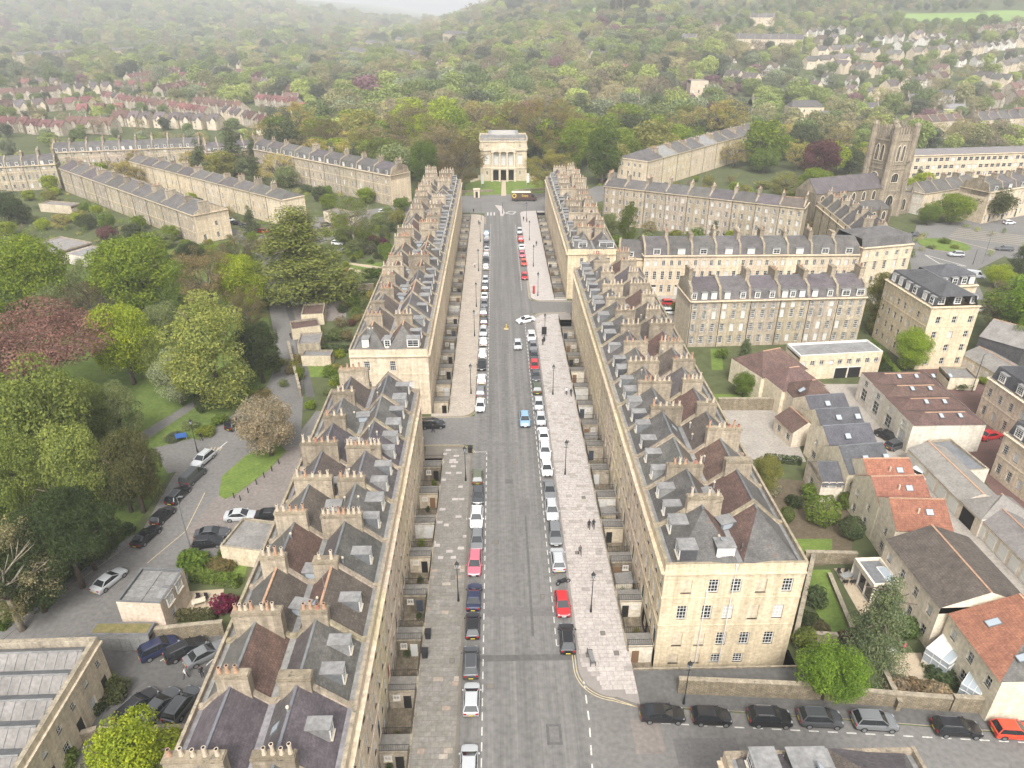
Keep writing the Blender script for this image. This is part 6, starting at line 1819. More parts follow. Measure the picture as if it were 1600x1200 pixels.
for k, (q, c, kd, lab) in enumerate((((-111.0, 153.9, 15.4, 13.2), MID, 'round', 'mid green tree filling the gap at the far left of the park'), ((-96.0, 159.3, 17.3, 12.1), SAGE, 'airy', 'pale budding tree between the two brightest trees'), ((-75.0, 160.9, 15.9, 8.8), MID, 'round', 'mid green tree behind the brown budding tree'), ((-66.1, 81.9, 18.1, 9.4), (.215, .26, .065), 'round', 'broad green tree at the lower left of the park'), ((-69.9, 79.2, 15.9, 7.0), MID, 'round', 'green tree cut by the left edge near the park path'), ((-67.0, 127.4, 14.5, 7.8), (.21, .25, .06), 'round', 'green tree between the yellow tree and tall lime'), ((-67.2, 102.8, 15.2, 8.5), (.19, .235, .06), 'round', 'soft green tree below the copper beech'), ((-54.8, 86.1, 12.4, 8.4), (.10, .115, .045), 'round', 'dark tree leaning over the parked black cars'), ((-54.0, 73.7, 10.6, 9.2), DARK, 'round', 'dark holly beside the spreading yew'), ((-56.6, 66.3, 12.6, 9.3), (.06, .085, .03), 'round', 'dark evergreen behind the bare budding tree'), ((-63.0, 173.5, 12.7, 9.0), YEL, 'round', 'smaller yellow green tree by the lane entrance'))):
    tp(kd, q, c, lab, PK, var=k % 3)
# right hand side
RT = 'garden trees right of the street'
tp('round', (84.7, 130.3, 10.4, 8.6), (.25, .34, .035), 'bright green tree in front of the stone flats', RT, var=0)
tp('cone', (41.9, 55.9, 13.0, 6.5), (.115, .145, .075), 'blue green conifer at the end of the lawn', RT, var=1, detail=2.0)
tp('round', (35.1, 51.6, 8.9, 7.5), (.17, .27, .035), 'broad green bush tree behind the rubble wall', RT, var=2)
tp('cone', (50.8, 131.1, 7.0, 3.9), EVER, 'small dark conifer below the grey terrace', RT, var=0)
tp('round', (47.2, 119.5, 6.2, 4.6), MID, 'round garden bush tree left of the brown roofs', RT, var=1)
tp('round', (33.7, 88.9, 9.3, 0.0), MID, 'x', RT, var=1) if False else None
tp('round', (40.8, 88.7, 7.6, 4.9), OLIVE, 'olive garden tree below the grey yard', RT, var=0)
tp('round', (127.0, 284.8, 13.9, 14.3), FRESH, 'bright green round tree left of the church', RT, var=1)
tp('round', (139.7, 312.2, 19.9, 18.3), (.13, .05, .062), 'purple beech behind the bright tree near the church', RT, var=0)
tp('airy', (114.7, 282.8, 11.2, 15.7), OLIVE, 'olive budding tree left of the church', RT, var=0, detail=1.3)
tp('round', (178.5, 350.7, 11.9, 11.7), YEL, 'yellow green tree directly left of the church tower', RT, var=0)
tp('round', (159.1, 243.3, 12.8, 13.8), FRESH, 'green tree in the churchyard above the roundabout', RT, var=1)
tp('round', (175.2, 247.2, 14.1, 14.0), (.09, .10, .03), 'dark olive tree in the churchyard by the junction', RT, var=2)
tp('round', (149.9, 241.8, 9.3, 8.0), MID, 'low green churchyard tree next to the porch', RT, var=2)
tp('tall', (42.2, 224.0, 13.4, 5.3), (.12, .16, .022), 'slim upright green tree behind the far right terrace', RT, var=0)
tp('round', (36.6, 228.5, 9.9, 7.1), SAGE, 'grey green garden tree beside the slim upright tree', RT, var=1)
tp('round', (115.2, 141.8, 17.8, 16.9), (.19, .29, .04), 'large green tree at the right edge by the flats', RT, var=0)
tp('airy', (112.8, 147.2, 14.6, 7.2), (.24, .19, .14), 'bare grey blossom tree behind the flats', RT, var=0, pale=True)
tp('round', (134.2, 178.7, 8.0, 7.7), YEL, 'yellow green tree near the junction lamp', RT, var=2)
tp('cone', (149.3, 191.7, 8.8, 6.5), DARK, 'dark conifer at the right edge of the junction', RT, var=1)
tp('tall', (87.2, 149.6, 14.7, 5.9), (.17, .17, .045), 'ivy green tree between grey terrace and flats', RT, var=1)
tp('round', (111.6, 135.3, 10.3, 8.1), MID, 'green tree behind the dark hall at right', RT, var=2)
# museum trees
MT = 'trees around the museum'
tp('airy', (-14.1, 297.0, 23.2, 21.0), (.16, .125, .06), 'bronze budding tree left of the museum', MT, var=1, detail=1.8)
tp('airy', (21.2, 287.1, 20.2, 19.9), (.27, .24, .06), 'golden green tree right of the museum', MT, var=2, detail=2.0)
tp('round', (36.4, 335.3, 26.4, 17.0), FRESH, 'tall bright green tree right behind the golden tree', MT, var=0)
tp('round', (45.1, 307.9, 28.9, 16.3), (.095, .14, .022), 'green tree beside the road right of the museum', MT, var=1)
tp('round', (45.4, 314.3, 19.4, 11.1), YEL, 'yellow tinged tree by the road right of the museum', MT, var=2)
tp('round', (-29.7, 303.3, 21.8, 13.9), (.105, .16, .02), 'bright green tree left of the museum lawn', MT, var=0)
tp('round', (-50.8, 330.0, 20.6, 21.6), (.15, .18, .04), 'large flowering chestnut behind the mansard terrace end', MT, var=1)
tp('round', (73.2, 375.3, 16.2, 17.9), (.16, .19, .045), 'flowering chestnut behind the long right terrace', MT, var=2)
tp('round', (-36.9, 368.9, 24.7, 19.1), YEL, 'yellow chestnut in the gardens left of the museum', MT, var=0)
tp('airy', (23.6, 359.1, 33.5, 31.2), (.25, .20, .075), 'big golden bronze tree behind the museum', MT, var=0, detail=2.0)
tp('airy', (8.7, 395.7, 27.2, 27.3), (.22, .18, .065), 'golden bronze tree directly above the museum roof', MT, var=1, detail=2.0)
tp('cedar', (51.9, 462.6, 23.1, 17.8), EVER, 'dark cedar in the gardens behind the golden tree', MT, var=1)
tp('cedar', (98.4, 461.6, 23.1, 18.2), EVER, 'dark cedar beside the gothic villa', MT, var=2)
tp('round', (135.3, 460.8, 20.1, 19.8), (.14, .06, .09), 'purple tree behind the long right terrace', MT, var=2)
tp('round', (117.1, 451.2, 18.4, 27.1), (.15, .16, .035), 'olive tree group right of the dark cedar', MT, var=0)
tp('round', (130.7, 436.8, 13.2, 15.8), FRESH, 'bright tree just above the long right terrace', MT, var=1)
tp('round', (-63.4, 345.0, 22.8, 15.0), OLIVE, 'olive tree behind the middle of the mansard terrace', MT, var=2)
tp('airy', (-80.8, 361.4, 22.8, 18.7), (.15, .12, .06), 'bronze tree behind the mansard terrace', MT, var=0, detail=1.6)
tp('airy', (-92.1, 361.6, 19.9, 15.0), (.17, .155, .05), 'khaki tree behind the mansard terrace chimneys', MT, var=2, detail=1.6)
tp('tall', (34.4, 601.5, 16.2, 11.1), (.13, .19, .025), 'small bright green tree on the path behind the gardens', MT, var=0)

# --- garden ground and planting
sheet('garden_soil', [(42.54, 92.96), (55.72, 90.07), (47.43, 72.72), (41.13, 72.24), (41.40, 83.94)], 'soil', .0)
sheet('garden_lawn', [(41.32, 71.62), (44.05, 71.56), (42.30, 59.59), (39.06, 59.18), (39.23, 66.96)], 'lawn', .006)
sheet('garden_lawn', [(41.29, 120.71), (50.26, 120.51), (49.74, 115.96), (40.30, 116.16)], 'lawn', .006)
sheet('garden_lawn', [(41.15, 77.86), (46.94, 77.73), (45.81, 75.07), (40.16, 75.20)], 'lawn', .006)
sheet('garden_lawn', [(46.95, 141.63), (49.50, 141.57), (46.80, 131.19), (44.41, 131.24)], 'lawn', .006)
sheet('patio', [(44.67, 71.79), (46.56, 71.75), (46.91, 64.06), (44.42, 63.38)], 'gravel', .007)
sheet('patio', [(44.78, 57.64), (48.87, 57.55), (47.31, 53.32), (43.12, 52.83)], 'gravel', .007)
sheet('garden_lawn', [(39.88, 55.92), (43.46, 54.96), (42.64, 52.59), (39.43, 53.33)], 'lawn', .006)
sheet('garden_lawn', [(-41.64, 75.95), (-34.29, 76.05), (-33.47, 70.62), (-40.87, 71.61)], 'lawn', .006)
sheet('patio', [(-40.80, 69.28), (-35.66, 69.74), (-34.64, 65.53), (-39.71, 65.43)], 'gravel', .007)
sheet('formal_lawn', [(-49.18, 196.01), (-43.45, 201.66), (-31.80, 205.63), (-29.78, 192.79), (-38.45, 188.67), (-45.76, 189.89)], 'lawn', .006)
sheet('formal_path', [(-44.83, 194.23), (-42.57, 199.88), (-35.74, 194.03), (-31.68, 196.19), (-31.38, 193.94), (-35.32, 191.28), (-38.28, 192.98), (-42.26, 198.13), (-43.78, 192.55)], 'gravel', .010)
sheet('formal_path', [(-44.00, 204.68), (-37.73, 202.13), (-31.69, 199.06), (-31.39, 196.75), (-37.73, 199.77), (-43.67, 202.86)], 'gravel', .010)
sheet('lane_lawn', [(-41.48, 136.78), (-35.09, 136.64), (-33.76, 130.03), (-39.25, 129.57)], 'lawn', .006)
sheet('front_yard', [(-43.14, 47.78), (-32.38, 48.26), (-31.41, 44.12), (-42.62, 44.37)], 'slab_old', .004)
sh = [  # (px centre/base, height, width, colour, label, kind)
    ((46.87, 81.58), 4.2, 4.4, MID, 'large clipped round bush among the mews gardens', 'ball'), ((49.71, 78.23), 3.2, 3.0, EVER, 'dark clipped ball bush near the cream wall', 'ball'), ((41.82, 81.69), 2.6, 1.8, (.12, .16, .04), 'small upright clipped bush in the mews garden', 'ball'),
    ((47.42, 87.76), 2.4, 3.4, MID, 'leafy shrub under the yellow flowering shrub', 'shrub'), ((51.44, 88.82), 2.6, 3.4, (.33, .24, .03), 'yellow flowering shrub beside the small slate wing', 'shrub'), ((51.69, 85.27), 2.8, 2.6, (.13, .17, .03), 'light green shrub beside the cream mews wall', 'shrub'),
    ((44.36, 85.43), 2.2, 2.6, DARK, 'dark shrub at the left of the mews garden', 'shrub'), ((42.09, 88.70), 2.4, 3.0, (.28, .26, .19), 'white flowering shrub below the grey yard', 'shrub'), ((39.35, 78.18), 1.6, 2.6, (.17, .21, .04), 'low lime shrub behind the end house roof', 'shrub'),
    ((39.44, 65.85), 2.6, 3.2, EVER, 'dark shrub against the end house wall', 'shrub'), ((37.35, 62.19), 2.2, 2.6, DARK, 'second dark shrub against the end house wall', 'shrub'), ((35.48, 58.78), 3.4, 3.0, (.19, .22, .05), 'lime green shrub at the corner of the end house', 'shrub'), ((38.34, 61.16), 1.6, 2.6, (.11, .10, .05), 'brownish shrub on the lawn border', 'shrub'),
    ((48.11, 60.44), 3.0, 3.6, (.085, .13, .03), 'rounded green shrub in front of the long cream house', 'shrub'), ((41.11, 58.66), 1.8, 3.4, (.10, .045, .045), 'dark red shrub beneath the conifer', 'shrub'), ((43.38, 56.30), 2.0, 2.6, DARK, 'dark green shrub beside the garden bench', 'shrub'),
    ((43.26, 52.41), 2.2, 3.4, (.26, .20, .15), 'pale pink blossom shrub behind the garden wall', 'shrub'), ((45.29, 51.95), 2.4, 3.0, (.23, .17, .11), 'straw coloured shrub behind the garden wall', 'shrub'), ((47.16, 51.50), 2.4, 3.2, (.34, .27, .2), 'pale blossom shrub by the small white porch', 'shrub'), ((49.21, 54.14), 1.4, 4.0, EVER, 'dark hedge shrub between the two conservatories', 'shrub'),
    ((-41.10, 74.04), 2.8, 4.6, (.13, .20, .03), 'lime green bush at the corner of the walled garden', 'shrub'), ((-34.09, 65.52), 3.0, 3.6, (.17, .02, .06), 'crimson japanese maple on the patio', 'shrub'), ((-37.28, 73.34), 1.6, 4.0, (.17, .14, .06), 'straw brown shrub in the walled garden', 'shrub'),
    ((-43.81, 54.48), 2.6, 3.0, (.15, .19, .035), 'yellow green rounded shrub beside the stone building', 'shrub'), ((-41.78, 53.86), 2.2, 3.0, (.07, .08, .03), 'dark bronze shrub beside the parked cars', 'shrub'), ((-44.07, 51.28), 2.6, 2.6, (.17, .20, .035), 'clipped yellow shrub against the stone facade', 'shrub'), ((-43.23, 51.89), 1.6, 2.6, DARK, 'dark low shrub below the steps', 'shrub'), ((-43.33, 45.71), 2.2, 3.2, (.12, .17, .035), 'green shrub under the stone facade at the bottom', 'shrub'), ((-40.01, 45.98), 2.2, 3.0, (.14, .15, .09), 'silvery shrub beside the path at the bottom', 'shrub'),
    ((-51.46, 107.64), 2.2, 3.4, (.19, .22, .03), 'bright yellow shrub in the roadside border', 'shrub'), ((-50.22, 111.55), 2.2, 3.4, (.12, .17, .03), 'green shrub in the roadside border', 'shrub'), ((-55.15, 110.32), 1.6, 3.4, SAGE, 'sage shrub in the roadside border', 'shrub'), ((-50.37, 119.14), 2.2, 4.4, (.10, .155, .03), 'broad green shrub under the tall lime', 'shrub'), ((-47.87, 122.92), 2.0, 4.4, (.13, .19, .03), 'light green shrub at the road bend', 'shrub'), ((-55.00, 115.59), 4.5, 1.8, DARK, 'small dark columnar yew beside the park path', 'ball'), ((-56.33, 106.69), 1.4, 3.4, (.12, .14, .09), 'grey leaved shrub by the park paving', 'shrub'),
    ((-36.77, 148.66), 3.0, 6.0, (.12, .15, .05), 'broad grey green bush above the lane sheds', 'shrub'), ((-41.55, 151.29), 1.4, 3.0, (.19, .26, .03), 'bright lime low bush by the brown shed', 'shrub'), ((-35.99, 169.27), 3.2, 6.0, (.10, .16, .03), 'large green shrub in the terrace gardens', 'shrub'), ((-38.41, 165.00), 2.6, 3.0, DARK, 'dark shrub in the terrace gardens', 'shrub'), ((-34.59, 156.80), 2.0, 2.6, (.14, .06, .05), 'reddish shrub in the terrace gardens', 'shrub'), ((-33.94, 130.90), 2.4, 5.0, (.14, .20, .03), 'light green bush beside the end house', 'shrub'), ((-31.55, 126.60), 2.8, 4.0, MID, 'green bush against the end house wall', 'shrub'), ((-34.96, 116.35), 2.4, 2.6, (.20, .27, .03), 'bright lime bush behind the near terrace', 'shrub'), ((-34.32, 191.80), 3.0, 8.0, (.10, .15, .03), 'long green bush below the formal lawn', 'shrub'), ((-39.79, 214.07), 3.2, 6.0, (.12, .12, .08), 'grey clipped bush by the formal lawn', 'shrub'), ((-35.78, 220.73), 3.6, 4.0, (.14, .03, .09), 'magenta flowering shrub behind the street roofs', 'shrub'), ((-36.60, 237.77), 4.0, 6.0, EVER, 'dark evergreen bush behind the street roofs', 'shrub'), ((-49.26, 180.25), 4.0, 6.0, (.15, .19, .035), 'lime green bush at the foot of the cedar', 'shrub'), ((-45.36, 212.23), 3.6, 2.6, MID, 'upright green shrub beside the white car', 'shrub'),
    ((136.67, 214.88), 1.6, 3.0, SAGE, 'sage planting on the roundabout', 'shrub'), ((143.82, 220.30), 2.2, 4.2, (.13, .18, .03), 'green planting in the middle of the roundabout', 'shrub'), ((144.12, 214.72), 1.4, 3.0, (.20, .22, .03), 'yellow planting on the roundabout', 'shrub'), ((79.11, 129.88), 2.0, 5.0, DARK, 'dark shrub below the bright tree by the flats', 'shrub'), ((91.58, 122.53), 1.8, 4.4, EVER, 'clipped dark hedge bush in the red courtyard', 'shrub'), ((96.85, 123.78), 2.0, 2.4, FRESH, 'fresh green bush beside the outbuilding', 'shrub'), ((55.38, 108.57), 1.6, 2.2, (.15, .20, .03), 'lime planter bush at the mews annex', 'shrub'), ((48.38, 136.69), 3.0, 3.4, MID, 'garden bush at the foot of the grey terrace', 'shrub'), ((51.70, 119.96), 2.2, 5.0, DARK, 'dark bush at the corner of the yellow lawn', 'shrub'), ((44.62, 162.34), 4.0, 5.0, (.13, .14, .05), 'olive bush at the left end of the grey terrace', 'shrub'),
    ((58.70, 228.00), 3.4, 5.0, (.19, .20, .03), 'yellow garden bush behind the honey terrace', 'shrub'), ((65.64, 227.85), 4.5, 6.0, MID, 'green garden bush behind the honey terrace', 'shrub'), ((75.53, 227.64), 4.0, 5.0, EVER, 'dark garden bush behind the honey terrace', 'shrub'), ((48.81, 226.00), 3.0, 6.0, SAGE, 'grey green bush behind the link house', 'shrub'), ((51.07, 249.96), 5, 5.0, MID, 'green bush at the foot of the tall terrace', 'shrub'),
    ((111.53, 300.21), 4.0, 8.0, OLIVE, 'olive bushes in the gardens before the long terrace', 'shrub'), ((102.94, 294.41), 3.0, 6.0, YEL, 'yellow bushes in the gardens before the long terrace', 'shrub'), ((173.75, 256.28), 3.0, 7.0, MID, 'green bushes along the churchyard wall', 'shrub'), ((-129.77, 351.11), 5.0, 9.0, YEL, 'yellow green garden bush among the left terraces', 'shrub'), ((-71.50, 292.47), 4.0, 6.0, MID, 'garden bush behind the middle left terrace', 'shrub'), ((-78.04, 298.39), 4.0, 6.0, EVER, 'dark garden bush behind the middle left terrace', 'shrub'), ((-140.17, 251.56), 3.0, 9.0, (.13, .17, .04), 'garden shrubs at the back of the left terrace', 'shrub'), ((-150.58, 258.82), 3.0, 8.0, OLIVE, 'olive shrubs at the back of the left terrace', 'shrub'), ((-152.59, 251.83), 3.0, 6.0, MID, 'green shrubs near the low depot roof', 'shrub'),
]
for k, (q, h, w, c, lab, kd) in enumerate(sh):
    n_ = 2600 if kd == 'ball' else (1800 if q[1] < 110 else 900)
    shrub(q[0], q[1], h, w * 1.15, c, lab, None, 0.0, kd, n_)
hedge((-40.45, 71.60), (-33.78, 70.28), 1.2, 1.5, MID, 'green hedge at the foot of the walled garden')
hedge((-38.05, 75.62), (-32.02, 75.74), 1.0, 1.4, (.10, .14, .03), 'hedge under the flat felt roofed garage')
hedge((-40.80, 64.62), (-34.79, 64.80), 1.0, 1.3, (.10, .10, .04), 'brown green hedge behind the car park wall')
hedge((-60.28, 63.32), (-57.25, 71.97), 1.6, 1.2, (.11, .17, .03), 'roadside hedge at the lower left park edge')
hedge((-57.25, 71.97), (-52.96, 81.89), 1.6, 1.2, EVER, 'roadside hedge beneath the dark yew')
hedge((-44.96, 181.63), (-30.65, 183.32), 1.4, 1.6, EVER, 'dark clipped hedge across the terrace gardens')
hedge((-45.68, 173.08), (-30.97, 173.67), 1.4, 1.4, MID, 'second hedge across the terrace gardens')
hedge((-38.36, 142.50), (-32.62, 141.71), 1.2, 1.4, EVER, 'dark hedge beside the end house gardens')
hedge((83.09, 142.53), (80.97, 126.94), 1.2, 1.5, MID, 'hedge along the wall by the stone flats')
hedge((44.08, 97.50), (49.56, 96.44), 1.0, 1.2, EVER, 'dark hedge along the grey yard edge')
hedge((-179.49, 312.79), (-130.31, 267.68), 2.0, 1.5, MID, 'garden hedge behind the left terrace')
hedge((-19.81, 319.70), (-8.64, 324.89), 2.0, 1.2, EVER, 'dark hedge left of the museum path')

# potted shrubs and climbers in the front areas
pots_ = [(-11.4, 46.0), (-10.2, 54.6), (-10.4, 66.5), (-11.3, 80.5), (-10.6, 95.0), (16.9, 63.5), (15.6, 84.8), (16.8, 99.5), (15.7, 113.2), (16.9, 127.0), (15.8, 144.0), (-10.5, 130.2), (-11.2, 156.0), (-11.0, 188.0), (16.4, 196.0), (16.2, 212.0), (-11.0, 49.5), (-11.2, 60.5), (-10.8, 73.0), (-11.0, 88.5), (16.2, 70.5), (16.6, 77.4), (16.3, 92.0), (16.5, 106.0), (16.2, 120.4), (16.4, 137.5), (16.0, 151.2), (-11.0, 121.0), (-10.9, 143.0), (-11.0, 170.5), (16.3, 182.0)]
for k, (x, y) in enumerate(pots_):
    side = 'left' if x < 0 else 'right'
    lab = f"{ordn(1 + sum(1 for a, b_ in pots_ if (a < 0) == (x < 0) and b_ < y))} leafy plant from the near end of the {side} sunken front areas"
    shrub(x, y, rnd.uniform(1.2, 2.2), rnd.uniform(1.0, 1.6), rnd.choice([MID, EVER, FRESH, OLIVE]), lab, 'plants in the front areas', -2.7, 'shrub', 500)


# ================================================================== VEHICLES
def row(items, x, d, desc, group, lite=False):
    """items: (y, kind, paint, facing) nearest first"""
    for k, (y, kd, pt, fc) in enumerate(items):
        art = {'hatch': 'hatchback', 'suv': 'tall car', 'saloon': 'saloon', 'estate': 'estate car', 'van': 'van'}[kd]
        car(kd, pt, x + rnd.uniform(-.14, .14), y + rnd.uniform(-.15, .15), (PI / 2 if fc else -PI / 2) + rnd.uniform(-.035, .035), f"{pt} {art}, {ordn(k + 1)} parked from the near end {desc}", group, lite=lite)
def yy(*a): return [q[1] for q in a]
ln = yy((-3.55, 44.56), (-3.67, 52.06), (-3.47, 56.90), (-3.56, 62.22), (-3.54, 67.07), (-3.53, 73.19), (-3.48, 77.87), (-3.41, 82.83), (-3.53, 88.26), (-3.34, 93.32))
row([(ln[0], 'hatch', 'silver', 1), (ln[1], 'hatch', 'silver', 1), (ln[2], 'suv', 'dark grey', 1), (ln[3], 'hatch', 'black', 1), (ln[4], 'saloon', 'navy blue', 1), (ln[5], 'estate', 'pink', 0), (ln[6], 'hatch', 'grey', 0), (ln[7], 'suv', 'white', 0), (ln[8], 'hatch', 'dark grey', 0), (ln[9], 'hatch', 'olive green', 1)], -3.3, 1, 'along the near left kerb', 'cars parked along the near left kerb')
cols = ['white', 'grey', 'white', 'black', 'white', 'white', 'silver', 'dark grey', 'grey', 'grey', 'white', 'dark grey', 'silver', 'grey', 'white', 'black', 'white', 'silver', 'dark grey', 'silver', 'white', 'white', 'pale blue']
y0 = (-3.20, 115.88)[1]; y1 = (-2.99, 232.96)[1]
nL = 21
kinds = ['hatch', 'suv', 'hatch', 'saloon', 'estate', 'hatch', 'suv']
row([(y0 + (y1 - y0) * (k / (nL - 1)) + rnd.uniform(-.4, .4), kinds[k % 7], cols[k] if k < nL - 1 else 'pale blue', k % 3 != 0) for k in range(nL) if k not in (13,)], -3.3, 1, 'along the far left kerb', 'cars parked along the far left kerb', lite=False)
rn = yy((8.11, 60.09), (8.21, 65.50), (7.90, 73.56), (8.08, 79.13), (8.10, 84.23), (8.09, 89.48), (8.09, 95.21), (8.23, 100.51), (8.14, 105.84), (8.25, 111.13), (8.21, 116.36), (8.10, 123.04), (8.01, 128.31), (8.13, 133.02), (7.97, 137.71), (7.93, 142.65), (7.88, 147.53))
row([(rn[0], 'suv', 'black', 1), (rn[1], 'hatch', 'red', 0), (rn[2], 'suv', 'silver', 1), (rn[3], 'estate', 'grey', 0), (rn[4], 'suv', 'silver', 0), (rn[5], 'saloon', 'grey', 0), (rn[6], 'hatch', 'white', 0), (rn[7], 'suv', 'white', 0), (rn[8], 'saloon', 'white', 1), (rn[9], 'hatch', 'silver', 0), (rn[10], 'hatch', 'silver', 0), (rn[11], 'suv', 'green', 1), (rn[12], 'hatch', 'dark grey', 0), (rn[13], 'hatch', 'red', 0), (rn[14], 'saloon', 'dark grey', 0), (rn[15], 'hatch', 'grey', 0), (rn[16], 'suv', 'white', 0)], 7.72, 1, 'along the near right kerb', 'cars parked along the near right kerb')
rf = yy((7.91, 189.39), (7.81, 201.38), (7.71, 209.47), (7.79, 217.44), (7.66, 225.96), (7.74, 235.06))
row([(rf[0], 'hatch', 'red', 0), (rf[1], 'hatch', 'orange red', 0), (rf[2], 'hatch', 'pink', 0), (rf[3], 'saloon', 'white', 1), (rf[4], 'suv', 'red', 1), (rf[5], 'suv', 'silver', 0)], 7.72, 1, 'along the far right kerb', 'cars parked along the far right kerb')
def cq_(kind, paint, q, rz, label, group=None): car(kind, paint, q[0], q[1], rz, label, group)
cq_('suv', 'pale blue', (4.75, 110.75), -PI / 2, 'light blue car driving towards us down the street')
cq_('hatch', 'silver', (4.42, 143.41), -PI / 2, 'silver hatchback driving down the middle of the street')
cq_('saloon', 'white', (6.68, 157.77), R(205), 'white saloon turning out of the side street on the right')
cq_('suv', 'black', (-11.80, 109.54), R(2), 'black tall car waiting in the left side road')
SR = 'cars parked in the bottom right side road'
for k, (kd, pt, q) in enumerate((('saloon', 'black', (16.90, 49.72)), ('hatch', 'black', (22.00, 49.30)), ('suv', 'black', (28.05, 49.01)), ('suv', 'dark grey', (33.30, 48.82)), ('suv', 'grey', (38.80, 48.32)), ('estate', 'black', (46.95, 47.40)), ('hatch', 'orange red', (52.56, 46.98)))):
    cq_(kd, pt, q, R(-3 - k * .4), f"{pt} car, {ordn(k + 1)} from the left in the row below the rubble wall", SR)
ra = math.atan2((-44.92, 81.14)[1] - (-49.98, 68.92)[1], (-44.92, 81.14)[0] - (-49.98, 68.92)[0])
PR = 'cars along the park road'
for kd, pt, q, rz, lab in (('saloon', 'silver', (-50.82, 71.08), ra, 'silver saloon parked alone on the park road'), ('saloon', 'black', (-49.82, 79.84), ra + .1, 'nearest black car under the dark bronze yew'), ('hatch', 'black', (-49.38, 84.43), ra + .15, 'second black car under the dark bronze yew'), ('estate', 'black', (-49.10, 89.42), ra + .2, 'farthest black car under the dark bronze yew'), ('van', 'dark grey', (-48.60, 94.23), ra + .15, 'dark grey van parked by the park paving'), ('suv', 'silver', (-48.78, 99.10), ra + PI + .1, 'silver tall car parked by the lamp at the park'), ('suv', 'black', (-47.01, 110.59), ra, 'black cab on the road below the cherry blossom'),
    ('saloon', 'silver', (-37.94, 84.18), R(4), 'silver saloon behind the felt roofed garage'), ('saloon', 'black', (-33.48, 84.24), R(4), 'black saloon behind the felt roofed garage'), ('saloon', 'dark grey', (-40.73, 80.20), R(8), 'grey saloon left of the felt roofed garage'), ('hatch', 'black', (-40.59, 78.28), R(8), 'black hatchback left of the felt roofed garage'),
    ('suv', 'navy blue', (-39.66, 59.71), R(38), 'navy tall car by the shed in the car park'), ('estate', 'black', (-36.55, 59.46), R(38), 'black estate car beside the car park wall'), ('saloon', 'grey', (-34.02, 58.75), R(40), 'grey saloon in the car park corner'),
    ('estate', 'black', (-38.81, 51.95), R(62), 'left black estate of three by the low wall'), ('saloon', 'dark grey', (-36.36, 51.90), R(68), 'middle dark saloon of three by the low wall'), ('estate', 'dark grey', (-34.04, 52.01), R(74), 'right dark estate of three by the low wall'),
    ('hatch', 'white', (-50.46, 170.90), R(5), 'white hatchback in the lane parking bay'), ('hatch', 'white', (-50.68, 222.91), R(-15), 'white hatchback beyond the cedar'), ('saloon', 'dark grey', (-47.29, 214.60), R(5), 'dark saloon beyond the cedar'), ('hatch', 'red', (-78.01, 236.95), R(-15), 'red hatchback in front of the middle left terrace'), ('hatch', 'black', (-82.43, 241.03), R(-20), 'first black car in front of the middle left terrace'), ('saloon', 'dark grey', (-86.27, 244.39), R(-20), 'dark saloon in front of the middle left terrace'), ('hatch', 'black', (-90.66, 247.84), R(-20), 'second black car in front of the middle left terrace'), ('hatch', 'silver', (-94.76, 252.24), R(-20), 'silver car in front of the middle left terrace'), ('hatch', 'dark grey', (-59.03, 245.46), R(30), 'grey car beyond the cedar near the garages'), ('hatch', 'white', (-41.51, 262.92), R(20), 'white car at the mansard terrace end'),
    ('saloon', 'black', (67.68, 103.68), R(-65), 'glossy black saloon in the mews lane'), ('hatch', 'dark grey', (67.78, 101.00), R(20), 'covered small grey car in the mews lane'), ('hatch', 'white', (67.21, 91.95), R(-60), 'white car parked beside the orange roofs'), ('saloon', 'red', (85.62, 103.71), R(15), 'red car in the red courtyard'), ('suv', 'silver', (139.58, 206.57), R(172), 'silver estate car driving round the roundabout'), ('estate', 'dark grey', (158.13, 212.10), R(165), 'dark estate car at the yellow box junction'), ('hatch', 'white', (179.50, 242.76), R(8), 'white car at the top right of the junction'), ('saloon', 'dark grey', (138.95, 228.31), R(-10), 'dark car leaving behind the corner pavilion'), ('hatch', 'white', (98.33, 135.08), R(100), 'white car beside the stone flats'), ('hatch', 'red', (43.66, 168.39), R(2), 'red car beside the left end of the grey terrace'), ('hatch', 'white', (42.64, 162.32), R(4), 'white car below the red one by the grey terrace'), ('hatch', 'white', (119.59, 162.34), R(20), 'white car behind the flats under the bare tree'), ('hatch', 'dark red', (126.86, 167.47), R(15), 'dark red car behind the flats'), ('saloon', 'dark grey', (49.00, 316.13), R(20), 'dark car at the corner of the long right terrace'), ('van', 'silver', (133.92, 187.38), R(-30), 'silver van beside the flats roof')):
    cq_(kd, pt, q, rz, lab, PR if q[0] < -30 and q[1] < 140 else None)

# delivery lorry by the museum
q = (10.94, 280.98)
lo = thing('delivery_lorry', 'brown delivery lorry with cream roof and yellow ring emblem', 'lorry', (q[0], q[1], .006), R(0))
flat('lorry_brown', (.075, .045, .035), .4); flat('lorry_cream', (.50, .46, .38), .5)
b = MB(); b.box(-4.9, -1.2, .8, 2.6, 1.2, 3.4, 'lorry_brown'); b.taper([(-4.9, -1.2, 3.4), (2.6, -1.2, 3.4), (2.6, 1.2, 3.4), (-4.9, 1.2, 3.4)], [(-4.8, -1.0, 3.65), (2.2, -1.0, 3.65), (2.2, 1.0, 3.65), (-4.8, 1.0, 3.65)], 'lorry_cream'); obj('cargo_box', b.mesh('cargo_box'), lo)
b = MB(); b.taper([(2.65, -1.15, .6), (4.7, -1.0, .6), (4.7, 1.0, .6), (2.65, 1.15, .6)], [(2.65, -1.1, 2.9), (3.3, -.95, 2.8), (3.3, .95, 2.8), (2.65, 1.1, 2.9)], 'lorry_brown'); b.box(3.2, -.95, .5, 5.0, .95, 1.6, 'lorry_brown'); cb_ = obj('cab', b.mesh('cab'), lo)
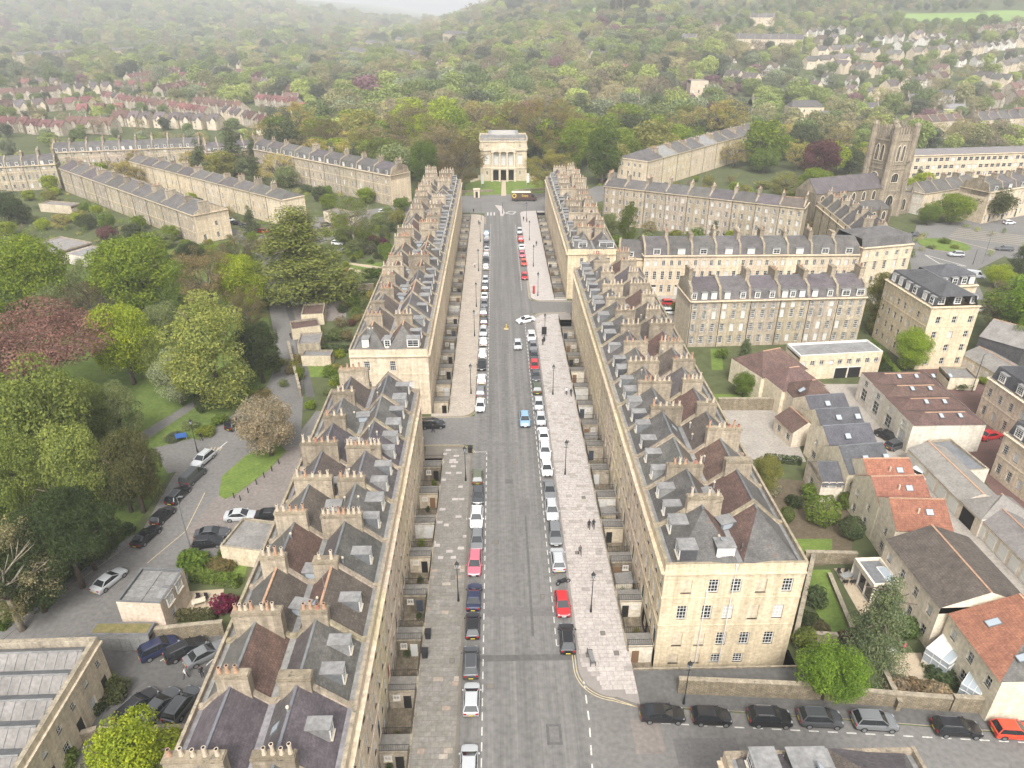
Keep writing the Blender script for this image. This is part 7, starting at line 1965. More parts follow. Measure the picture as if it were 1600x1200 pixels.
b = MB(); b.face([(4.25, -.9, 1.65), (4.25, .9, 1.65), (3.4, .85, 2.7), (3.4, -.85, 2.7)], 'car_glass'); obj('windscreen', b.mesh('windscreen'), cb_)
b = MB(); b.face([(2.8, -1.16, 1.7), (3.9, -1.08, 1.7), (3.25, -1.03, 2.6), (2.8, -1.14, 2.6)], 'car_glass'); obj('side_window', b.mesh('side_window'), cb_)
for x in (-3.0, 3.9):
    for sg in (-1, 1):
        b = MB(); b.taper([(.48 * math.cos(t), -.14, .48 * math.sin(t)) for t in [2 * PI * j / 14 for j in range(14)]], [(.48 * math.cos(t), .14, .48 * math.sin(t)) for t in [2 * PI * j / 14 for j in range(14)]], 'tyre'); obj('wheel', b.mesh('wheel'), lo, (x, sg * 1.05, .48))
b = MB()
for j in range(24):
    t0, t1 = 2 * PI * j / 24, 2 * PI * (j + 1) / 24
    b.face([(-3.9 + .85 * math.cos(t0), -1.206, 2.25 + .85 * math.sin(t0)), (-3.9 + .85 * math.cos(t1), -1.206, 2.25 + .85 * math.sin(t1)), (-3.9 + .55 * math.cos(t1), -1.206, 2.25 + .55 * math.sin(t1)), (-3.9 + .55 * math.cos(t0), -1.206, 2.25 + .55 * math.sin(t0))][::-1], 'yellow_paint')
obj('ring_emblem', b.mesh('ring_emblem'), lo)
b = MB()   # the blurred yellow name on the side, strokes only
for k, (x, w, z0_, z1_) in enumerate(((-.9, .5, 1.9, 2.75), (-.3, .3, 1.9, 2.45), (.08, .3, 1.9, 2.45), (.45, .32, 1.7, 2.45), (.85, .3, 1.9, 2.45), (1.22, .28, 1.7, 2.45))):
    b.box(x, -1.21, z0_, x + w * .3, -1.203, z1_, 'yellow_paint'); b.box(x + w * .3, -1.21, z1_ - .16, x + w, -1.203, z1_, 'yellow_paint'); b.box(x + w * .3, -1.21, z0_ + .1, x + w * .9, -1.203, z0_ + .26, 'yellow_paint')
lt = obj('yellow_lettering', b.mesh('yellow_lettering'), lo); lt['kind'] = 'stuff'

# motorcycle
q = (8.18, 69.63)
mc = thing('motorcycle', 'black motorcycle parked between silver car and red car', 'motorcycle', (q[0], q[1], .004), R(20))
for x in (-.72, .72):
    b = MB()
    for j in range(14):
        t0, t1 = 2 * PI * j / 14, 2 * PI * (j + 1) / 14
        b.bar((.28 * math.cos(t0), 0, .28 * math.sin(t0)), (.28 * math.cos(t1), 0, .28 * math.sin(t1)), .06, 'tyre')
    b.bar((0, -.1, 0), (0, .1, 0), .07, 'rim'); obj('wheel', b.mesh('wheel'), mc, (x, 0, .34))
b = MB(); b.taper([(-.45, -.15, .4), (.4, -.15, .4), (.4, .15, .4), (-.45, .15, .4)], [(-.2, -.13, .85), (.35, -.17, .92), (.35, .17, .92), (-.2, .13, .85)], 'plastic_black'); b.bar((.72, 0, .34), (.45, 0, 1.0), .05, 'chrome'); b.bar((-.72, -.08, .34), (-.1, -.08, .5), .04, 'chrome'); obj('body', b.mesh('body'), mc)
b = MB(); b.taper([(-.85, -.13, .78), (-.1, -.15, .74), (-.1, .15, .74), (-.85, .13, .78)], [(-.85, -.1, .92), (-.15, -.12, .84), (-.15, .12, .84), (-.85, .1, .92)], 'plastic_black'); obj('seat', b.mesh('seat'), mc)
b = MB(); b.bar((.42, -.38, 1.05), (.42, .38, 1.05), .025, 'iron'); b.cyl(.6, 0, .85, 1.02, .1, .08, 'headlamp', 8); obj('handlebar', b.mesh('handlebar'), mc)


# ================================================================== STREET FURNITURE
def lamp_meshes():
    b = MB()
    b.cyl(0, 0, 0, .5, .16, .13, 'iron', 8); b.cyl(0, 0, .5, 1.1, .11, .09, 'iron', 8); b.cyl(0, 0, 1.1, 5.5, .065, .045, 'iron', 8); b.bar((-.35, 0, 5.1), (.35, 0, 5.1), .025, 'iron')
    post = b.mesh('post')
    b = MB(); b.taper([(.14 * math.cos(t), .14 * math.sin(t), 5.5) for t in [PI / 3 * j for j in range(6)]], [(.26 * math.cos(t), .26 * math.sin(t), 6.05) for t in [PI / 3 * j for j in range(6)]], 'skyglass')
    b.taper([(.30 * math.cos(t), .30 * math.sin(t), 6.05) for t in [PI / 3 * j for j in range(6)]], [(.07 * math.cos(t), .07 * math.sin(t), 6.4) for t in [PI / 3 * j for j in range(6)]], 'iron'); b.cyl(0, 0, 6.4, 6.65, .05, .01, 'iron', 6)
    for j in range(6):
        t = PI / 3 * j; b.bar((.14 * math.cos(t), .14 * math.sin(t), 5.5), (.27 * math.cos(t), .27 * math.sin(t), 6.05), .02, 'iron', 3)
    return post, b.mesh('lantern')
LP = lamp_meshes()
def lamp(q, label, group='street lamps', z=.12):
    r = thing('street_lamp', label, 'street lamp', (q[0], q[1], z), 0, group)
    obj('post', LP[0], r); obj('lantern', LP[1], r)
for k, q in enumerate(((-5.65, 66.84), (-5.38, 92.78), (-5.31, 121.73), (-5.23, 149.40), (-5.03, 167.71), (-5.26, 195.61), (-5.00, 225.00))):
    lamp((-5.3, q[1]), f"{ordn(k + 1)} iron lantern lamp from the near end of the left pavement")
for k, q in enumerate(((10.47, 64.65), (10.61, 94.19), (10.12, 121.13), (9.89, 146.93))):
    lamp((10.6 if k else 11.2, q[1]), f"{ordn(k + 1)} iron lantern lamp from the near end of the near right pavement")
for k, q in enumerate(((10.21, 175.10), (9.79, 199.31), (9.75, 226.13), (9.84, 250.87))):
    lamp((10.6, q[1]), f"{ordn(k + 1)} iron lantern lamp from the near end of the far right pavement")
for q, lab in (((19.59, 51.30), 'lamp post in front of the end house side wall'), ((-50.88, 102.09), 'lamp post on the park paving by the silver car'), ((108.25, 192.55), 'lamp post by the corner pavilion')):
    lamp(q, lab, None, .1)
def pole(q, h, label, m='pipe', arm=0):
    r = thing('lamp_column', label, 'street lamp', (q[0], q[1], 0))
    b = MB(); b.cyl(0, 0, 0, 1.2, .11, .1, m, 8); b.cyl(0, 0, 1.2, h, .07, .05, m, 8); obj('post', b.mesh('post'), r)
    b = MB(); b.bar((0, 0, h), (arm or .3, 0, h + .15), .04, m); b.box((arm or .3) - .05, -.1, h + .08, (arm or .3) + .55, .1, h + .2, 'lead_dark'); obj('lamp_head', b.mesh('lamp_head'), r)
pole((-43.08, 77.95), 8.5, 'tall thin lamp column on the park road beside the garage', 'lead_dark')
pole((143.43, 199.35), 10, 'tall leaning lamp column at the junction', 'lead_dark'); pole((140.23, 198.82), 4.5, 'short signal post at the junction'); pole((92.75, 120.63), 8, 'lamp column beside the red courtyard', 'pipe'); pole((53.77, 48.98), 7, 'lamp column by the orange red car')
pole((2.19, 260.98), 4.0, 'signal post on the traffic island'); pole((-5.44, 252.08), 7, 'thin lamp column at the left street corner', 'lead_dark')

# bollards along the grass verge
for k, q in enumerate(((-40.61, 89.20), (-38.85, 90.47), (-38.21, 92.64), (-37.55, 94.54), (-36.82, 96.31), (-36.22, 98.32), (-39.43, 88.53))):
    b = MB(); b.cyl(0, 0, 0, .85, .09, .075, 'iron', 8); b.cyl(0, 0, .85, 1.0, .11, .04, 'iron', 8); b.cyl(0, 0, .62, .68, .1, .1, 'iron', 8)
    tag(obj('bollard', cached('bollard', lambda: b.mesh('bollard')), None, (q[0], q[1], 0)), f"{ordn(k + 1)} black bollard along the path by the grass verge" if k < 6 else 'black bollard standing apart at the near end of the grass verge', 'bollard', 'bollards by the grass verge')

# bench
q = (10.37, 57.29); r = thing('park_bench', 'slatted bench on the right pavement near the corner', 'bench', (q[0] , q[1], .12), R(96))
for k in range(4):
    b = MB(); b.box(-.95, -.28 + k * .13, .43, .95, -.18 + k * .13, .47, 'timber_grey'); obj('seat_slat', b.mesh('seat_slat'), r)
for k in range(3):
    b = MB(); b.box(-.95, .27, .56 + k * .14, .95, .30, .66 + k * .14, 'timber_grey'); obj('back_slat', b.mesh('back_slat'), r)
for x in (-.9, .9):
    b = MB(); b.bar((x, -.28, 0), (x, -.24, .66), .04, 'iron'); b.bar((x, .3, 0), (x, .34, 1.0), .04, 'iron'); b.bar((x, -.26, .64), (x, .32, .64), .04, 'iron'); b.bar((x, -.26, .4), (x, .3, .4), .03, 'iron'); obj('end_frame', b.mesh('end_frame'), r)
# red post box and telephone kiosk pair, cabinets, bins
q = (9.63, 177.02); r = thing('post_box', 'red post box at the corner of the far right pavement', 'post box', (q[0], q[1], .12))
b = MB(); b.cyl(0, 0, 0, .15, .33, .33, 'iron', 14); b.cyl(0, 0, .15, 1.85, .3, .3, 'red_paint', 14); b.cyl(0, 0, 1.85, 1.95, .37, .37, 'red_paint', 14); b.cyl(0, 0, 1.95, 2.15, .35, .1, 'red_paint', 14); obj('body', b.mesh('body'), r)
b = MB(); b.box(-.16, -.32, 1.5, .16, -.28, 1.57, 'soot_and_unlit'); obj('slot', b.mesh('slot'), r)  # shade of the letter gap given as plain black
q = (10.61, 149.06); r = thing('information_board', 'black information board beside a lamp on the right pavement', 'notice board', (q[0], q[1], .12))
b = MB(); b.box(-.55, -.06, .5, .55, .06, 2.3, 'iron'); obj('panel', b.mesh('panel'), r)
for x in (-.45, .45):
    b = MB(); b.cyl(x, 0, 0, .5, .05, .05, 'iron', 6); obj('leg', b.mesh('leg'), r)
q = (10.43, 146.21); 
b = MB(); b.cyl(0, 0, 0, .9, .24, .28, 'iron', 10); b.cyl(0, 0, .9, 1.05, .3, .18, 'iron', 10); tag(obj('litter_bin', b.mesh('litter_bin'), None, (q[0], q[1], .12)), 'black litter bin below the information board', 'litter bin')
for k, (q, lab) in enumerate((((-9.02, 61.01), 'dark bin on the left pavement by the upper steps'), ((-9.14, 58.18), 'dark bin on the left pavement by the lower steps'), ((-5.25, 101.09), 'black cabinet bin near the left side road corner'))):
    b = MB(); b.taper([(-.3, -.3, 0), (.3, -.3, 0), (.3, .3, 0), (-.3, .3, 0)], [(-.36, -.36, 1.0), (.36, -.36, 1.0), (.36, .36, 1.0), (-.36, .36, 1.0)], 'iron'); b.box(-.38, -.38, 1.0, .38, .38, 1.1, 'plastic_black')
    tag(obj('refuse_bin', b.mesh('refuse_bin'), None, (q[0] + .4, q[1], .12)), lab, 'bin')
q = (2.02, 153.69); r = thing('keep_left_bollard', 'yellow bollard with round base in the middle of the street', 'bollard', (q[0], q[1], .008))
b = MB(); b.cyl(0, 0, 0, .14, .6, .52, 'yellow_line', 14); obj('base', b.mesh('base'), r)
b = MB(); b.cyl(0, 0, .14, 1.2, .14, .1, 'yellow_paint', 8); b.bar((-.6, .3, .3), (.6, .3, .3), .08, 'timber'); obj('post', b.mesh('post'), r)
q = (51.82, 58.24)
# garden furniture
def gtable(q, label, m='timber_grey', seats=4):
    r = thing('garden_table', label, 'table', (q[0], q[1], 0), .4)
    b = MB(); b.box(-.8, -.45, .7, .8, .45, .75, m); obj('tabletop', b.mesh('tabletop'), r)
    for x in (-.7, .7):
        for y in (-.35, .35):
            b = MB(); b.box(x - .04, y - .04, 0, x + .04, y + .04, .7, m); obj('leg', b.mesh('leg'), r)
    for k in range(seats):
        c = thing('garden_chair', f"{ordn(k + 1)} chair around the {label}", 'chair', (q[0] + (-1) ** k * .5, q[1] + (.9 if k < 2 else -.9), 0), 0 if k < 2 else PI, 'garden chairs')
        b = MB(); b.box(-.24, -.24, .42, .24, .24, .47, 'plastic_black'); obj('seat', b.mesh('seat'), c)
        b = MB(); b.box(-.24, .2, .47, .24, .25, .95, 'plastic_black'); obj('backrest', b.mesh('backrest'), c)
        for x in (-.2, .2):
            for y in (-.2, .2):
                b = MB(); b.box(x - .02, y - .02, 0, x + .02, y + .02, .42, 'plastic_black'); obj('leg', b.mesh('leg'), c)
gtable((45.31, 69.72), 'pale garden table on the lawn terrace', 'timber_grey'); gtable((44.82, 57.27), 'round patio table by the conservatory', 'paint_white', 2); gtable((-37.77, 66.99), 'stone patio table by the crimson maple', 'stone_pale', 2)
q = (42.49, 56.77); r = thing('garden_bench', 'grey garden bench under the conifer', 'bench', (q[0], q[1], 0), -.5)
b = MB(); b.box(-.9, -.25, .4, .9, .25, .46, 'timber_grey'); obj('seat', b.mesh('seat'), r)
for x in (-.8, .8):
    b = MB(); b.box(x - .05, -.22, 0, x + .05, .22, .4, 'timber_grey'); obj('leg', b.mesh('leg'), r)
b = MB(); b.box(-.9, .22, .46, .9, .27, .9, 'timber_grey'); obj('backrest', b.mesh('backrest'), r)
q = (-54.81, 105.61); r = thing('park_sign', 'blue and white park notice board on the paving', 'sign', (q[0], q[1], 0), .3)
b = MB(); b.box(-.9, -.04, .8, .9, .04, 1.7, 'sign_blue'); obj('panel', b.mesh('panel'), r)
for x in (-.8, .8):
    b = MB(); b.cyl(x, .06, 0, 1.8, .05, .05, 'lead', 6); obj('post', b.mesh('post'), r)

# ================================================================== PEOPLE
def person_mesh(stride, armswing, key):
    """one continuous skinned figure, 1.74 m, walking towards -y"""
    V = []; Rr = []; E = []
    def v(p, r, par=None):
        V.append(p); Rr.append(r); i = len(V) - 1
        if par is not None: E.append((par, i))
        return i
    pel = v((0, 0, .95), .14); wa = v((0, 0, 1.12), .135, pel); chst = v((0, -.01, 1.32), .165, wa); nk0 = v((0, 0, 1.46), .075, chst); nk = v((0, -.01, 1.53), .055, nk0)
    hd = v((0, -.02, 1.60), .085, nk); hd2 = v((0, -.02, 1.68), .095, hd); v((0, -.01, 1.74), .07, hd2)
    for sg in (-1, 1):
        s = stride * sg
        hip = v((sg * .09, 0, .90), .095, pel); kn = v((sg * .10, -s * .55 - .02, .50), .062, hip); an = v((sg * .10, -s + .03, .09), .042, kn); v((sg * .11, -s - .16, .045), .04, an)
        a = armswing * -sg
        sh_ = v((sg * .185, 0, 1.41), .065, chst); el = v((sg * .235, -a * .4 + .03, 1.14), .047, sh_); wr = v((sg * .235, -a - .06, .90), .034, el); v((sg * .225, -a - .09, .80), .036, wr)
    me = bpy.data.meshes.new('figure'); me.from_pydata(V, E, []); o = bpy.data.objects.new('tmp', me); col.objects.link(o)
    md = o.modifiers.new('s', 'SKIN'); o.modifiers.new('d', 'SUBSURF').levels = 1
    for i, sv in enumerate(me.skin_vertices[0].data):
        sv.radius = (Rr[i], Rr[i] * (.72 if V[i][2] < 1.5 and V[i][2] > .9 and abs(V[i][0]) < .05 else 1)); sv.use_root = (i == 0)
    dg = bpy.context.evaluated_depsgraph_get(); out = bpy.data.meshes.new_from_object(o.evaluated_get(dg)); bpy.data.objects.remove(o)
    for mname in ('cloth', 'trousers', 'skin', 'hair', 'plastic_black'): out.materials.append(MAT[mname])
    for p in out.polygons:
        c = p.center; p.use_smooth = True
        if c.z > 1.51: p.material_index = 3 if (c.z > 1.66 or c.y > .02) else 2
        elif abs(c.x) > .19 and c.z < .88: p.material_index = 2
        elif c.z < .10: p.material_index = 4
        elif c.z < .93 and abs(c.x) < .19: p.material_index = 1
        else: p.material_index = 0
    return out
PM = [person_mesh(.20, .12, 0), person_mesh(.27, .2, 1), person_mesh(.04, .03, 2)]
flat('face_features', (.10, .05, .04), .6)
def face_mesh():
    b = MB()
    for sg in (-1, 1):
        b.box(sg * .034 - .014, -.118, 1.655, sg * .034 + .014, -.10, 1.668, 'face_features'); b.box(sg * .095 - .012, -.03, 1.62, sg * .095 + .012, .02, 1.68, 'skin')
    b.taper([(-.016, -.135, 1.615), (.016, -.135, 1.615), (.012, -.10, 1.615), (-.012, -.10, 1.615)], [(-.006, -.112, 1.655), (.006, -.112, 1.655), (.006, -.10, 1.655), (-.006, -.10, 1.655)], 'skin'); b.box(-.026, -.114, 1.585, .026, -.098, 1.594, 'face_features')
    return b.mesh('face')
FM = face_mesh()
def hand_mesh():
    b = MB(); b.box(-.012, -.035, .74, .012, .035, .83, 'skin')
    for k in range(4): b.bar((0, -.03 + k * .02, .75), (.012, -.032 + k * .021, .67 + abs(k - 1.5) * .008), .008, 'skin', 4)
    b.bar((0, -.035, .80), (.0, -.065, .745), .009, 'skin', 4)
    return b.mesh('fingers')
def person(q, rz, c, label, pose=0, z=.12, group=None):
    o = obj('person', PM[pose], None, (q[0], q[1], z), rz, c); tag(o, label, 'person', group)
    obj('face', FM, o); hm_ = cached('hands', hand_mesh)
    for sg in (-1, 1):
        a = (.12, .2, .03)[pose] * -sg
        obj('fingers', hm_, o, (sg * .225, -a - .09, .0), 0)
BK = (.02, .02, .024)
person((12.81, 80.44), R(175), BK, 'left person of the pair in black walking on the right pavement', 0)
person((13.47, 80.57), R(170), BK, 'right person of the pair in black walking on the right pavement', 1)
person((10.94, 75.06), R(10), (.10, .10, .10), 'lone person in dark grey walking on the right pavement', 1)
person((13.21, 120.80), R(170), (.55, .56, .6), 'person in a light top walking beside a person in black', 0)
person((14.03, 120.27), R(180), BK, 'person in black beside the one in a light top', 1)
person((-35.12, 55.81), R(-80), (.72, .72, .72), 'person in a white top striding across the car park', 1, .01)
person((-33.39, 55.95), R(40), BK, 'person in black at the edge of the car park', 2, .01)
person((-11.57, 107.62), R(60), BK, 'person in black crossing behind the black car in the side road', 1, .01)
person((12.54, 219.67), R(0), BK, 'person in black alone on the far right pavement', 0)
person((9.58, 250.00), R(20), BK, 'person in dark clothes near the far corner lamp', 0)
person((10.64, 248.25), R(-20), (.2, .18, .15), 'person in a brown coat near the far corner lamp', 2)
person((-8.45, 262.15), R(0), BK, 'person in black at the far end of the left pavement', 0)
person((-6.43, 198.50), R(0), (.62, .58, .55), 'person in a pale top on the far left pavement', 1)
person((-6.22, 245.23), R(180), (.15, .12, .1), 'person in dark brown on the far left pavement', 1)
person((-51.56, 105.75), R(60), BK, 'person in black on the park paving by the lamp', 0, .01)
person((-46.96, 148.88), R(0), BK, 'person in black walking in the lane', 1, .01)
person((46.69, 57.69), R(30), (.62, .06, .16), 'person in pink standing on the patio', 2, .01)
person((10.02, 144.14), R(0), BK, 'person in black beside the litter bin', 2)


# ================================================================== SUBURBS AND HILLSIDE
def sheet_on_land(name, c, m, up=.25, n=8):
    b = MB()
    def pt(u, v):
        x = (c[0][0] * (1 - u) + c[1][0] * u) * (1 - v) + (c[3][0] * (1 - u) + c[2][0] * u) * v
        y = (c[0][1] * (1 - u) + c[1][1] * u) * (1 - v) + (c[3][1] * (1 - u) + c[2][1] * u) * v
        return (x, y, terr(x, y) + up)
    for i in range(n):
        for j in range(n):
            b.face([pt(i / n, j / n), pt((i + 1) / n, j / n), pt((i + 1) / n, (j + 1) / n), pt(i / n, (j + 1) / n)], m)
    return struct(name, b.mesh(name))
for (fx, fy, _), fw, fh in (((636.1, 1065.9, 57.0), 150, 70), ((154.0, 1221.9, 64.3), 60, 60), ((739.3, 1101.6, 61.3), 60, 60)):
    sheet_on_land('field', ((fx - fw / 2, fy - fh / 2), (fx + fw / 2, fy - fh / 2), (fx + fw / 2, fy + fh), (fx - fw / 2, fy + fh)), 'field', .6); FOOT.extend([(fx + u_ * fw / 6, fy + v_ * 30, 24) for u_ in (-3, -2, -1, 0, 1, 2, 3) for v_ in (-1.6, -.6, .4, 1.4, 2.2)])
sheet_on_land('garden_slope', ((-84.9, 501.8, 0.6), (-65.4, 491.5, 0.5), (-73.0, 570.4, 2.4), (-92.7, 567.1, 1.9)), 'gravel', .3)
sheet_on_land('meadow', ((-22.2, 477.3, 0.4), (49.9, 462.6, 0.3), (40.3, 368.0, 0.0), (-10.8, 350.7, 0.0)), 'grass', .1)
sheet_on_land('back_road', ((40.9, 296.2, 0.0), (47.0, 301.8, 0.0), (72.2, 348.9, 0.0), (55.3, 349.2, 0.0)), 'asphalt', .1, 3)

def cottage_meshes(v):
    def mk():
        rg = random.Random(v * 13 + 1)
        w, d, h = ((9, 8, 5.2), (7, 9, 5.4), (11, 9, 5.6), (6.5, 8.5, 5.6), (14, 9, 6.5), (8, 8, 5.0))[v]
        wallm = ('stone_grey', 'stone', 'stone_grey', 'rubble', 'stone', 'render_white')[v]
        roofm = ('tile_red', 'slate_purple', 'tile_brown', 'tile_red', 'slate', 'tile_grey_brown')[v]
        b = MB(); b.box(-w / 2, -d / 2, -3, w / 2, d / 2, h, wallm, bottom=False)
        for x, s in ((-w / 2, 1), (w / 2, -1)):
            p = [(x, -d / 2, h), (x, d / 2, h), (x, 0, h + d * .42)]; b.face(p[::-s] if s == 1 else p, wallm)
        gx = w * .22
        b.box(gx - 1.7, -d / 2 - .9, -3, gx + 1.7, -d / 2, h, wallm, bottom=False); b.face([(gx - 1.7, -d / 2 - .9, h), (gx + 1.7, -d / 2 - .9, h), (gx, -d / 2 - .9, h + 1.9)], wallm)
        wm_ = b.mesh('wall')
        b = MB(); roof_prof(b, [(-d / 2 - .35, h - .25, 0), (0, h + d * .43, 1), (d / 2 + .35, h - .25, 0)], [roofm, roofm], w / 2 + .3, 0, 0, x0=-w / 2 - .3)
        b.face([(gx - 2.0, -d / 2 - 1.1, h - .2), (gx, -d / 2 - 1.1, h + 2.1), (gx, -d * .02, h + 2.1), (gx - 2.0, -d * .45, h - .2)][::-1], roofm); b.face([(gx + 2.0, -d / 2 - 1.1, h - .2), (gx, -d / 2 - 1.1, h + 2.1), (gx, -d * .02, h + 2.1), (gx + 2.0, -d * .45, h - .2)], roofm)
        rm_ = b.mesh('roof')
        return wm_, rm_, (w, d, h, gx)
    return cached(('cottage', v), mk)
mat('tile_red', (0.19, 0.085, 0.078), (0.11, 0.062, 0.062), ns=0.5, fine=3.0, brick=(0.3, 0.33, 0.02, 0.15))
FARH = []
def cottage(x, y, rz, v, zone):
    FARH.append((x, y, rz, v, zone)); FOOT.append((x, y, 6.0 if zone == 'SUB' else 13.0))
def far_row(A, B, zone, sp=9.0, vs=(0, 1, 3), rz=None, jit=.8):
    A = Vector(A[:2]); B = Vector(B[:2]); d = B - A; n = max(1, int(d.length / sp)); a = math.atan2(d.y, d.x) if rz is None else rz
    v = rnd.choice(vs)
    for k in range(n):
        if rnd.random() < .2: v = rnd.choice(vs)
        p = A + d * ((k + .5) / n)
        cottage(p.x + rnd.uniform(-jit, jit), p.y + rnd.uniform(-jit, jit), a, v, zone)
SUB = 'SUB'
for A, B in (((-349.8, 554.8, 0.3), (-308.4, 592.0, 0.4)), ((-380.0, 675.9, 0.8), (-323.9, 726.9, 1.0)), ((-318.1, 627.5, 0.6), (-237.5, 552.4, 0.3)), ((-246.5, 495.3, 0.1), (-171.9, 477.2, 0.1)), ((-265.8, 584.0, 0.4), (-195.3, 520.7, 0.2)), ((-311.7, 476.8, 0.0), (-255.5, 453.0, 0.0)), ((-329.9, 807.8, 1.4), (-275.6, 850.4, 1.6)), ((-272.2, 692.1, 0.9), (-199.6, 639.4, 1.0)), ((-241.9, 751.6, 1.2), (-166.2, 679.2, 2.1)), ((-408.6, 636.7, 0.6), (-371.3, 664.8, 0.8)), ((-185.4, 524.0, 0.3), (-131.2, 460.0, 0.1)), ((-264.0, 469.3, 0.0), (-229.7, 458.8, 0.0)), ((-288.7, 663.0, 0.8), (-284.8, 726.0, 1.0)), ((-355.5, 534.5, 0.2), (-356.0, 565.1, 0.3)), ((-185.4, 599.9, 0.9), (-145.2, 567.8, 1.1)), ((-224.2, 576.1, 0.4), (-178.6, 537.4, 0.4)), ((-292.8, 533.1, 0.2), (-260.1, 539.2, 0.2)), ((-447.1, 729.6, 1.1), (-413.2, 743.8, 1.1)), ((-374.6, 793.1, 1.3), (-358.4, 884.7, 1.7))):
    far_row(A, B, SUB, 9.5, (0, 0, 3, 3, 1, 2))
HIL = 'pale hillside houses'
for A, B in (((276.6, 697.4, 20.1), (328.0, 708.1, 21.6)), ((308.3, 662.1, 17.2), (354.4, 676.8, 19.0)), ((309.1, 752.2, 25.3), (371.4, 779.4, 28.4)), ((452.3, 749.6, 26.6), (551.4, 817.3, 33.8)), ((415.9, 695.1, 21.3), (465.9, 709.8, 23.2)), ((417.9, 648.7, 17.2), (472.4, 682.3, 20.8)), ((326.6, 597.9, 11.7), (365.7, 623.2, 14.4)), ((343.1, 571.9, 9.5), (352.8, 546.5, 7.3)), ((280.2, 488.0, 2.2), (293.7, 474.2, 1.6)), ((292.1, 464.3, 1.1), (345.4, 483.5, 2.4)), ((349.9, 759.3, 26.4), (376.8, 723.2, 23.5)), ((411.3, 794.9, 30.2), (499.4, 872.7, 38.2)), ((267.4, 628.7, 13.8), (287.8, 602.1, 11.6)), ((347.0, 528.4, 5.7), (385.4, 545.8, 7.6))):
    far_row(A, B, HIL, 15, (5, 2, 1, 4), jit=4)
for A, B in (((296.2, 576.2, 9.4), (329.1, 597.8, 11.7)), ((299.4, 681.5, 18.9), (321.8, 642.8, 15.6)), ((405.5, 840.6, 34.3), (484.4, 885.7, 39.2)), ((384.6, 619.3, 14.2), (405.2, 592.8, 12.1)), ((343.7, 900.9, 39.0), (418.9, 938.7, 43.2)), ((487.2, 745.1, 26.6), (511.6, 724.8, 25.0)), ((376.7, 664.9, 18.2), (391.9, 641.8, 16.3)), ((225.2, 663.4, 16.5), (268.0, 689.8, 19.3)), ((197.4, 730.3, 22.1), (217.4, 694.5, 19.2)), ((562.1, 905.9, 41.8), (636.1, 939.5, 45.6)), ((170.1, 920.9, 38.4), (219.8, 942.0, 41.4)), ((82.4, 790.0, 21.9), (111.0, 762.2, 21.5))):
    far_row(A, B, HIL, 15, (5, 2, 1, 4), jit=4)
HL2 = 'slope cluster above the gardens'
for A, B in (((20.4, 930.1, 25.9), (71.8, 927.7, 31.4)), ((26.6, 1022.6, 32.5), (78.6, 998.2, 37.5)), ((35.0, 1105.5, 39.2), (77.9, 1107.8, 45.8)), ((55.2, 1197.2, 49.1), (94.1, 1204.6, 55.8)), ((-55.8, 811.1, 11.8), (-2.2, 800.4, 16.0)), ((-159.3, 845.3, 4.5), (-122.6, 858.0, 7.4)), ((-107.5, 747.3, 5.9), (-76.5, 747.7, 7.9)), ((89.4, 687.5, 14.5), (124.4, 691.4, 16.4)), ((-53.9, 897.3, 15.4), (-9.5, 873.9, 19.2)), ((-97.3, 887.6, 10.5), (-48.0, 791.4, 11.7))):
    far_row(A, B, HL2, 13, (5, 1, 3, 0), jit=3)
for A, B in (((344.9, 845.8, 34.1), (407.8, 861.5, 36.2)), ((394.6, 734.7, 24.7), (444.2, 757.8, 27.3)), ((588.0, 875.5, 39.4), (604.4, 845.4, 36.9)), ((266.9, 576.9, 9.1), (284.4, 551.3, 7.0)), ((231.9, 603.3, 11.1), (247.3, 577.3, 9.0)), ((379.8, 567.8, 9.5), (425.3, 592.3, 12.2)), ((194.5, 633.8, 13.4), (212.7, 607.1, 11.3)), ((232.5, 999.8, 46.7), (279.4, 963.2, 43.9)), ((87.8, 1011.9, 39.5), (129.4, 1017.9, 44.3)), ((465.5, 835.4, 34.5), (487.8, 789.4, 30.6))):
    far_row(A, B, HIL, 15, (5, 2, 1, 4), jit=4)
LFT = 'houses in the hazy valley at left'
for A, B in (((-256.7, 882.4, 1.7), (-203.7, 841.1, 2.3)), ((-479.4, 941.1, 2.0), (-436.2, 982.5, 2.2)), ((-541.8, 856.2, 1.6), (-518.1, 888.2, 1.8)), ((-805.9, 1402.2, 4.1), (-818.5, 1582.1, 5.4)), ((-291.9, 1071.0, 2.6), (-231.3, 995.3, 2.5)), ((-969.8, 1832.8, 22.3), (-876.5, 1916.6, 25.5)), ((-788.3, 1777.1, 13.3), (-709.9, 1871.4, 15.6)), ((-1021.6, 1719.8, 15.3), (-959.3, 1783.5, 18.3)), ((-478.9, 1246.5, 3.4), (-419.2, 1313.4, 3.7)), ((-475.8, 1075.1, 2.6), (-396.2, 1024.8, 2.4)), ((-379.5, 1024.4, 2.4), (-287.2, 936.9, 2.0))):
    far_row(A, B, LFT, 22, (5, 1, 4), jit=8)
FARH = [(a, b_, c, d, ('front rows of the red roofed suburb' if b_ < 440 else 'middle rows of the red roofed suburb' if b_ < 570 else 'back rows of the red roofed suburb') if e == 'SUB' else ('lower ' if b_ < 760 else 'upper ') + e if e == HIL else e) for a, b_, c, d, e in FARH]
FARH.sort(key=lambda q: (q[4], q[0] / q[1]))
cnt = {}
